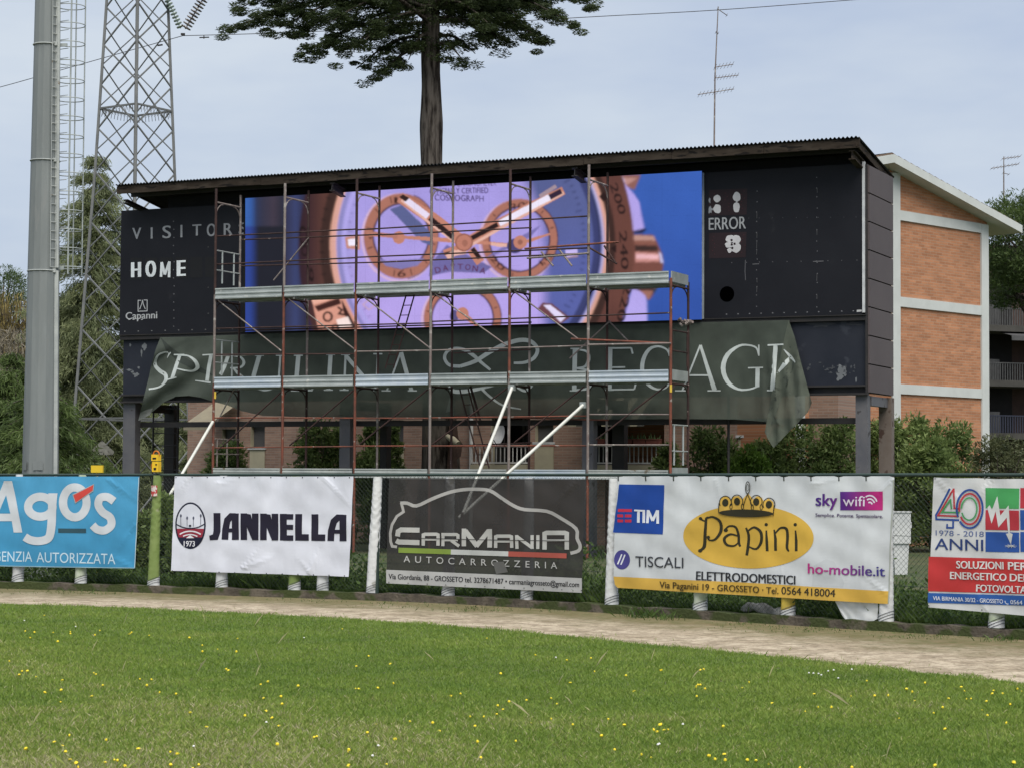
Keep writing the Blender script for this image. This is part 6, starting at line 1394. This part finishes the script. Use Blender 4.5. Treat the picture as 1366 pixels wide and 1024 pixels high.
# trees at both edges
def crown_tree(label, u, v, rx, rz, Y, mk, n=80, per=60, leaf=(.10, .2), name='pine_tree', zb=None, flat=.7, trunk_u=None, rr=(.35, .6)):
    c = at(u, v, Y); rx, rz = rx * Y / FPX, rz * Y / FPX; tx = at(trunk_u if trunk_u else u, 632, Y).x; e = empty(name, (tx, Y, 0), label, 'tree'); C, Rr = [], []
    q = MB(); q.tube([(tx, Y, 0), (tx + (c.x - tx) * .05, Y, c.z * .72), (c.x, Y, c.z)], [.24, .17, .08], 8); q.build('trunk', M['bark'], e); q = MB()
    for k in range(n):
        d = RNG.normal(size=3); d /= np.linalg.norm(d); r = RNG.uniform(.5, 1.0) ** .5; p = A3([c.x + d[0] * rx * r, Y + d[1] * rx * r, c.z + d[2] * rz * r]); C.append(p); Rr.append(RNG.uniform(*rr))
        if k % 4 == 0: q.tube([(tx + (c.x - tx) * .3, Y, c.z - rz * .9), p], [.05, .012], 4)
    q.build('branch', M['bark'], e)
    P, D, I = clump_cloud(C, Rr, per, flat); D = D + RNG.normal(0, .45, D.shape) + A3([0, 0, .3]); T_ = np.clip(RNG.uniform(0, .5, len(P)) + RNG.uniform(0, .5, n)[I], 0, 1)
    np_mesh('crown', leaves(P, D, RNG.uniform(*leaf, len(P)), RNG.uniform(.02, .05, len(P))), 4, M[mk], T_, e)
crown_tree('dark umbrella pine overhanging the balconies at the right edge', 1362, 322, 58, 62, 66, 'pine', 170, 110, zb=1, trunk_u=1412)
crown_tree('lower dark pine bough hiding the upper balcony beside the brick gable', 1343, 372, 28, 38, 68, 'pine', 60, 80, trunk_u=1404, rr=(.25, .45))
crown_tree('rounded dark green pine crown at the left edge of the photo', 2, 392, 34, 38, 96, 'pine', 80, 90, rr=(.35, .6))
e = empty('willow', at(12, 632, 84) * 1, 'yellowish bare twigged willow left of the grey mast', 'tree'); e.location.z = 0; q = MB(); P, D, T_ = [], [], []
for k in range(260):
    u = RNG.uniform(-30, 40); v0 = RNG.uniform(382, 430) + abs(u - 8) * .4; a = at(u + RNG.uniform(-8, 8), 500 + RNG.uniform(-30, 20), 84 + RNG.uniform(-1, 1)); b2 = at(u, v0, 84 + RNG.uniform(-1.5, 1.5)); q.tube([a, a.lerp(b2, .5) + Vector(RNG.normal(0, .1, 3)), b2], [.018, .012, .005], 4)
    for t_ in np.linspace(.1, 1, 14): P.append(A3(a.lerp(b2, t_)) + RNG.normal(0, .08, 3)); D.append(A3(b2 - a) + RNG.normal(0, .5, 3)); T_.append(RNG.uniform(0, 1))
q.tube([(e.location.x, 84, 0), at(12, 500, 84)], [.2, .15], 8)
q.build('twigs', M['bark'], e); np_mesh('crown', leaves(A3(P), A3(D), RNG.uniform(.2, .4, len(P)), .03), 4, M['willow'], A3(T_), e)
e = empty('bare_shrub', (at(16, 632, 76).x, 76, 0), 'pale grey tangle of bare twigs below the willow', 'shrub'); P, D = [], []
for k in range(3400): p = at(RNG.normal(8, 22), RNG.uniform(440, 632), 77 + RNG.uniform(-1.4, 1.4)); P.append(A3(p)); D.append(RNG.normal(0, .6, 3) + A3([0, 0, .8]))
np_mesh('twigs', leaves(A3(P), A3(D), RNG.uniform(.2, .6, len(P)), .022), 4, M['grey_twig'], RNG.uniform(0, 1, len(P)), e)
# distant tree belt behind everything at the left and right horizon
P, D, T_ = [], [], []
for k in range(900):
    u = RNG.uniform(-80, 330) if k % 2 else RNG.uniform(1120, 1460); Y = RNG.uniform(104, 118); h = RNG.uniform(.1, 1) ** .7; vtop = 520 + 22 * math.sin(u * .021) + 12 * math.sin(u * .07); c = A3(at(u, 632 - (632 - vtop) * h, Y))
    n = 60; P.append(c + RNG.normal(0, .6, (n, 3))); D.append(RNG.normal(0, 1, (n, 3))); T_.append(np.clip(RNG.uniform(0, .5, n) + RNG.uniform(0, .5), 0, 1))
P = np.concatenate(P); tag(np_mesh('treeline', leaves(P, np.concatenate(D), RNG.uniform(.25, .5, len(P)), RNG.uniform(.08, .2, len(P))), 4, M['hedge'], np.concatenate(T_)), 'distant belt of mixed green trees behind the buildings', 'treeline', None, 'stuff')

# weeds and long grass behind the kerb
def blades(X, Y, Z, h, w, bend):
    n = len(X); a = RNG.uniform(0, 6.283, n); dx, dy = np.cos(a), np.sin(a); lx, ly = RNG.normal(0, 1, n) * bend * h, RNG.normal(0, 1, n) * bend * h
    V = np.empty((n, 4, 3)); B = np.stack([X, Y, Z], 1); W_ = np.stack([dx * w / 2, dy * w / 2, 0 * dx], 1)
    V[:, 0] = B - W_; V[:, 1] = B + W_; mid = B + np.stack([lx * .45, ly * .45, h * .6], 1); V[:, 2] = mid + W_ * .75; V[:, 3] = B + np.stack([lx, ly, h], 1); return V.reshape(-1, 3)
n = 98000; az = RNG.uniform(-.32, .36, n); yy = np.array([fence_y(a) for a in az]) + .20 + RNG.uniform(0, 1, n) ** 1.8 * 6.0
hh = RNG.uniform(.05, .20, n) * (1 + .5 * np.sin(az * 61) * np.sin(az * 23 + 1)) * np.where(yy - np.array([fence_y(a) for a in az]) < .7, 1.1, .8)
tag(np_mesh('weeds', blades(az * yy, yy, np.zeros(n), hh, RNG.uniform(.005, .012, n), .4), 4, M['weed'], np.clip(RNG.uniform(0, .8, n) + .25 * np.sin(az * 37), 0, 1)), 'rank grass and weeds growing behind the kerb', 'weeds', None, 'stuff')
P, D, T_ = [], [], []
for k in range(570):
    a = RNG.uniform(-.32, .36); y = fence_y(a) + (.30 + RNG.uniform(0, 1.2) if k % 3 else RNG.uniform(.3, 4)); hgt = RNG.uniform(.15, .55) * (1 + .6 * math.sin(a * 47)); nn = 60
    o = RNG.normal(0, 1, (nn, 3)) * A3([.14, .10, .0]); o[:, 2] = RNG.uniform(.02, 1, nn) * max(hgt, .12); P.append(A3([a * y, y, 0]) + o); D.append(RNG.normal(0, .7, (nn, 3)) + A3([0, 0, .5])); T_.append(np.clip(RNG.uniform(0, .6, nn) + RNG.uniform(-.2, .35), 0, 1))
P = np.concatenate(P); tag(np_mesh('undergrowth', leaves(P, np.concatenate(D), RNG.uniform(.04, .11, len(P)), RNG.uniform(.02, .05, len(P))), 4, M['weed'], np.concatenate(T_)), 'leafy undergrowth along the fence foot', 'undergrowth', None, 'stuff')
# tufts that spill over the kerb on the track side
P, H_, T_ = [], [], []
for (u, v, w, hgt, k) in ((205, 783, 40, .12, 120), (255, 782, 36, .26, 240), (300, 788, 30, .08, 80), (640, 812, 60, .07, 160), (860, 820, 26, .20, 260), (890, 823, 22, .14, 160), (745, 812, 30, .06, 100), (420, 799, 60, .05, 150), (1080, 840, 120, .05, 260), (1340, 852, 30, .10, 160), (120, 788, 60, .07, 160), (1000, 832, 60, .05, 160), (540, 806, 60, .06, 160), (60, 788, 60, .05, 120), (1240, 848, 80, .05, 200)):
    for j in range(k):
        g = ground(u + RNG.normal(0, w * .5), v + RNG.uniform(-3, 5)); P.append(g); H_.append(hgt * RNG.uniform(.2, .75)); T_.append(RNG.uniform(.0, .8))
X, Y = A3([p.x for p in P]), A3([p.y for p in P]); tag(np_mesh('kerb_weeds', blades(X, Y, np.zeros(len(P)), A3(H_), RNG.uniform(.005, .013, len(P)), .6), 4, M['weed'], A3(T_)), 'small weed tufts along the track side of the kerb', 'weeds', None, 'stuff')

# ------------------------------------------------------------------ mown outfield grass
vs = []; k = 80
for i in range(k + 1):
    a = FAZ0 + (FAZ1 - FAZ0) * i / k; y = edge_y(a) - .08; vs += [(a * y, y, .010), (a * 6, 6, .010)]
me = bpy.data.meshes.new('lawn'); me.from_pydata(vs, [], [(2 * i, 2 * i + 1, 2 * i + 3, 2 * i + 2) for i in range(k)])
me.materials.append(mat('turf_base', (.085, .14, .026), (.13, .155, .048), 1.2, .95, 0, .8, 60, c3=(.10, .09, .05), s3=5, t3=.6)); me.update(); tag(link('lawn', me), kind='structure')
m, t, l = nt('mown_grass'); b = N_(t, 'ShaderNodeBsdfPrincipled'); o = N_(t, 'ShaderNodeOutputMaterial'); b.inputs['Roughness'].default_value = .6; b.inputs['Specular IOR Level'].default_value = .25
a = N_(t, 'ShaderNodeAttribute', attribute_name='tint'); r = N_(t, 'ShaderNodeValToRGB'); e = r.color_ramp.elements
e[0].position, e[0].color = 0, (.090, .160, .024, 1); e[1].position, e[1].color = 1, (.48, .43, .28, 1)
for p_, c_ in ((.35, (.180, .268, .042, 1)), (.62, (.265, .325, .072, 1)), (.8, (.37, .35, .15, 1))): x = e.new(p_); x.color = c_
l(a.outputs['Fac'], r.inputs[0]); l(r.outputs[0], b.inputs['Base Color']); tr = N_(t, 'ShaderNodeBsdfTranslucent'); l(r.outputs[0], tr.inputs[0]); x = N_(t, 'ShaderNodeMixShader'); x.inputs[0].default_value = .3; l(b.outputs[0], x.inputs[1]); l(tr.outputs[0], x.inputs[2]); l(x.outputs[0], o.inputs[0])
n = 880000; uu = RNG.uniform(0, 1, n); Y = 10.6 * (32.0 / 10.6) ** uu; az = RNG.uniform(-.30, .34, n)
ed = np.interp(az, _eaz, _ey) - .06 + .10 * np.sin(az * 260) * np.sin(az * 91) + .08 * np.sin(az * 143 + 1) + RNG.normal(0, .05, n) + np.where(RNG.uniform(0, 1, n) < .02, RNG.uniform(0, .9, n), 0); keep = Y < ed; Y, az = Y[keep], az[keep]; X = az * Y; n = len(X)
def fbm(x, y, s):
    r_ = 0
    for k, (a_, b_, c_) in enumerate(((1, .37, 0), (-.5, 1.1, 2), (.83, -.71, 4), (1.9, 1.3, 1), (-1.7, 2.2, 3), (2.9, -2.4, 5), (4.1, 3.3, .5), (-5.3, 4.7, 2.2))): r_ = r_ + np.sin((a_ * x + b_ * y) * s + c_) / (1 + .35 * k)
    return r_ / 3
pat = fbm(X, Y, .8) * .6 + fbm(X + 3, Y * 1.5, 2.3) * .45 + fbm(X * .8 + 9, Y + 4, 6.5) * .3
dry = np.clip((15.5 - Y - .55 * X) / 6.0, -.3, 1) * .9
stripe = .5 * np.sin((Y + .12 * X) * 2 * math.pi / 2.3)
tt = np.clip(np.where(Y < 99, .33, 0) + .27 * pat + .05 * stripe + .10 * dry + RNG.normal(0, .13, n) + np.where(RNG.uniform(0, 1, n) < np.clip(.05 + .34 * dry + .14 * pat, .01, .6), RNG.uniform(.25, .55, n), 0), 0, 1)
hh = RNG.uniform(.010, .034, n) * (1 + .25 * pat); tall = RNG.uniform(0, 1, n) < .004; hh[tall] *= 2.2; st_ = RNG.uniform(0, 1, n) < .00012; hh[st_] = RNG.uniform(.08, .17, st_.sum()); tt[st_] = .9
V = blades(X, Y, np.full(n, .010), hh, RNG.uniform(.0022, .0046, n) * (1 + Y / 30) * np.where(st_, .45, 1), .55)
tag(np_mesh('grass', V, 4, m, tt), 'short mown grass of the outfield', 'grass', None, 'stuff')

# dandelions and daisies, each its own small plant
q = MB(); q.tube([(0, 0, 0), (.004, .002, .03), (.006, 0, .046)], .0022, 4, 1)
q.add([(.006 + r_ * math.cos(a), r_ * math.sin(a), z) for r_, z in ((.006, .044), (.021, .052), (.014, .062)) for a in np.linspace(0, 2 * math.pi, 9, endpoint=False)] + [(.006, 0, .065)], [(j + 9 * i, (j + 1) % 9 + 9 * i, (j + 1) % 9 + 9 * (i + 1), j + 9 * (i + 1)) for i in range(2) for j in range(9)] + [(18 + j, 18 + (j + 1) % 9, 27) for j in range(9)], 0)
proto = q.build('dandelion', [mat('dandelion_yellow', (.80, .64, .03), (.74, .56, .02), 40, .6), M['weed']])
px = []
for ox, pts in ((0, ((165, 157), (255, 222), (250, 216), (195, 220), (345, 228), (465, 222), (472, 224), (538, 230), (687, 244), (740, 270), (742, 287), (868, 240), (355, 365), (347, 364), (227, 390), (383, 410), (515, 390), (545, 389), (530, 415), (572, 441), (651, 447), (820, 355), (838, 351), (1017, 451), (1035, 482), (887, 524), (753, 556), (696, 507), (382, 610), (506, 634), (645, 658), (625, 650), (205, 610), (222, 622), (235, 655), (255, 674), (293, 695), (292, 710), (410, 676), (432, 688), (448, 694), (382, 684), (620, 704), (720, 700), (697, 714), (107, 646), (1275, 646), (1268, 697), (1343, 585), (1147, 597), (1090, 420), (1300, 418), (1000, 528), (100, 216), (120, 218), (104, 237), (213, 252), (42, 324), (88, 361), (103, 363), (78, 374), (135, 374), (338, 446), (215, 468), (234, 434), (958, 402), (989, 399), (792, 278), (865, 288))),
                (450, ((200, 328), (70, 340), (715, 300), (835, 321), (928, 312), (938, 364), (848, 398), (690, 466), (627, 468), (580, 490), (585, 513), (606, 495), (490, 520), (524, 527), (150, 548), (350, 545), (365, 568), (258, 537), (113, 585), (209, 594), (652, 612), (518, 618), (38, 697), (44, 645), (788, 530), (707, 542), (855, 555), (985, 535), (1045, 558), (1175, 552), (1170, 570), (1195, 568), (1160, 573), (972, 601), (1008, 636), (1112, 665), (1152, 665), (1355, 672), (777, 455), (800, 471), (1085, 426), (1183, 360), (1330, 352), (1310, 455), (1315, 415), (1300, 418), (75, 418), (210, 409), (415, 443), (440, 440), (590, 367), (503, 555))),
                (866, ((47, 360), (192, 352), (178, 415), (165, 418), (210, 427), (372, 400), (344, 416), (453, 470), (565, 503), (620, 490), (663, 497), (733, 445), (600, 440), (868, 455), (798, 396), (935, 432), (965, 436), (968, 462), (998, 408), (1063, 492), (1030, 507), (1142, 430), (1170, 455), (1148, 457), (1140, 418), (1210, 495), (1260, 440), (1256, 432), (1238, 468), (1333, 425), (1310, 485), (1355, 428), (913, 525), (1091, 567), (40, 552), (55, 568), (22, 572), (215, 672), (245, 685), (270, 685), (350, 688), (392, 685), (432, 684), (540, 716), (1057, 706), (735, 711), (1090, 455), (1290, 432), (825, 452)))):
    px += [(ox + x / 2.732, 760 + y / 2.732) for x, y in pts]
for k in range(24): px.append((RNG.uniform(0, 1366), 835 + 185 * RNG.uniform(0, 1) ** 1.4))
first = True
for u, v in px:
    g = ground(u, v, .055); az_ = g.x / g.y
    if g.y > edge_y(az_) - .1: continue
    o = proto if first else proto.copy()
    if not first: COL.objects.link(o)
    first = False; o.location = (g.x, g.y, RNG.uniform(-.006, .006)); o.rotation_euler = (RNG.uniform(-.5, .5), RNG.uniform(-.5, .5), RNG.uniform(0, 6.28)); s_ = RNG.uniform(.30, .68); o.scale = (s_, s_, RNG.uniform(.5, 1))
    tag(o, 'yellow dandelion flower open in the mown outfield grass', 'dandelion', 'dandelions in the outfield grass')
q = MB(); q.tube([(0, 0, 0), (0, 0, .045)], .0018, 4, 1)
q.add([(r_ * math.cos(a), r_ * math.sin(a), z) for r_, z in ((.004, .044), (.013, .048), (.008, .056)) for a in np.linspace(0, 2 * math.pi, 8, endpoint=False)] + [(0, 0, .058)], [(j + 8 * i, (j + 1) % 8 + 8 * i, (j + 1) % 8 + 8 * (i + 1), j + 8 * (i + 1)) for i in range(2) for j in range(8)] + [(16 + j, 16 + (j + 1) % 8, 24) for j in range(8)], 0)
proto = q.build('daisy', [mat('daisy_white', (.68, .69, .66), (.6, .6, .58), 40, .7), M['weed']]); first = True
for u, v in [(866 + x / 2.732, 760 + y / 2.732) for x, y in ((585, 371), (600, 372), (618, 374), (628, 378), (655, 364), (672, 360), (738, 358), (690, 390), (36, 630), (122, 556))] + [(x / 2.732, 760 + y / 2.732) for x, y in ((86, 181), (710, 637), (276, 203), (1105, 243), (970, 550))] + [(450 + x / 2.732, 760 + y / 2.732) for x, y in ((145, 634), (124, 670), (1172, 629), (797, 314))]:
    g = ground(u, v, .05); o = proto if first else proto.copy()
    if not first: COL.objects.link(o)
    first = False; o.location = (g.x, g.y, 0); o.rotation_euler = (RNG.uniform(-.2, .2), RNG.uniform(-.2, .2), 0); o.scale = (.7, .7, .9)
    tag(o, 'tiny white daisy head in the mown outfield grass', 'daisy', 'daisies in the outfield grass')

# ------------------------------------------------------------------ small things at the fence
g = at(1203, 765, 36); cab = empty('meter_cabinet', (g.x, 36, 0), 'white plastic utility cabinet on a pedestal behind the chain link fence', 'cabinet'); M['cab'] = mat('white_plastic', (.56, .57, .56), (.46, .47, .47), 4, .5)
zt3 = at(1203, 683, 36).z; zm3 = at(1203, 724, 36).z
q = MB(); q.boxax((g.x - .05, 36, (zt3 + zm3) / 2), (.19, 0, 0), (0, .10, 0), (0, 0, (zt3 - zm3) / 2)); q.boxax((g.x - .05, 36, zt3 + .012), (.205, 0, 0), (0, .115, 0), (0, 0, .011)); q.boxax((g.x + .152, 35.97, zm3 + .32), (.012, 0, 0), (0, .03, 0), (0, 0, .05)); q.build('box', M['cab'], cab)
q = MB(); v = [(g.x - .16, zm3 - .001), (g.x + .115, zm3 - .001), (g.x + .085, 0), (g.x - .13, 0)]
q.add([(x, 35.93, z) for x, z in v] + [(x, 36.07, z) for x, z in v], [(0, 1, 2, 3), (7, 6, 5, 4), (0, 4, 5, 1), (1, 5, 6, 2), (2, 6, 7, 3), (3, 7, 4, 0)]); q.build('pedestal', M['cab'], cab)
def crumple(name, fn, nu, nv, m_, label, cat): q = MB(); q.grid(fn, nu, nv); tag(q.build(name, m_), label, cat)
sheet = mat('crumpled_white_sheet', (.80, .81, .80), (.66, .67, .66), 6, .6, 0, .15, 10)
def f1(u, v):
    x = 1110 + 62 * u + 14 * v * (1 - u) - 6 * v * u * (1 - u) * 3; y = 790 + (36 + 8 * math.sin(u * 3) - 14 * abs(u - .45)) * v + 5 * u
    p = FP(x, y, .015); return p + Vector((0, .010 * math.sin(9 * u + 5 * v) + .006 * math.sin(17 * u - 11 * v), 0))
crumple('plastic_sheet', f1, 26, 16, sheet, 'torn white plastic sheet hanging at the fence foot under the long yellow oval banner', 'plastic sheet')
def f2(u, v):
    a = v * 2 * math.pi; r = (.05 + .045 * u + .016 * math.sin(7 * u + a) + .02 * math.sin(15 * u + 2 * a)) * (1 - (2 * u - 1) ** 6 * .8); p = FP(977 + 63 * u, 813 + 2.0 * u, -.16); return Vector((p.x, p.y + r * math.sin(a), max(.02, .13 + .03 * math.sin(5 * u) + r * math.cos(a) * .9)))
crumple('rolled_sheet', f2, 30, 12, mat('dirty_grey_sheet', (.36, .35, .32), (.20, .19, .17), 7, .8, 0, .6, 12), 'dirty grey rolled sheet lying behind the kerb under the long banner', 'rolled sheet')
yb_ = FP(209, 620, 0); n_, t_ = fence_n(yb_.x / yb_.y); box = empty('warning_lamp', yb_, 'yellow lamp box with an orange cord hanging over the lime green post', 'lamp')
def bx(c, w, h, d, m_): q = MB(); q.boxax(c, t_ * w, n_ * d, Vector((0, 0, h))); return q
c1 = FP(210, 622, .02); c2 = FP(209.5, 610, .02); ym = mat('safety_yellow', (.80, .52, .02), (.72, .44, .02), 8, .5)
q = bx(c1, .050, .072, .04, 0); q.boxax(c2, t_ * .052, n_ * .045, Vector((0, 0, .045))); q.build('housing', ym, box)
q = MB(); q.boxax(c2 + n_ * .047 + Vector((0, 0, -.01)), t_ * .03, n_ * .003, Vector((0, 0, .012))); q.boxax(c1 + n_ * .042 + Vector((0, 0, -.03)), t_ * .02, n_ * .003, Vector((0, 0, .016))); q.boxax(c1 + n_ * .042 + t_ * .02 + Vector((0, 0, .03)), t_ * .012, n_ * .003, Vector((0, 0, .01))); q.build('dark_lens', M['black_panel'], box)
q = MB(); q.tube([c2 + t_ * (.05 * math.cos(a)) + Vector((0, 0, .04 + .055 * math.sin(a))) for a in np.linspace(-.2, math.pi + .2, 12)], .010, 6); q.tube([c1 - t_ * .05 + Vector((0, 0, .08)), c1 - t_ * .085 + Vector((0, 0, .02)), c1 - t_ * .07 + Vector((0, 0, -.05))], .010, 6); q.build('orange_cord', mat('orange_rope', (.55, .16, .02), rough=.7), box)
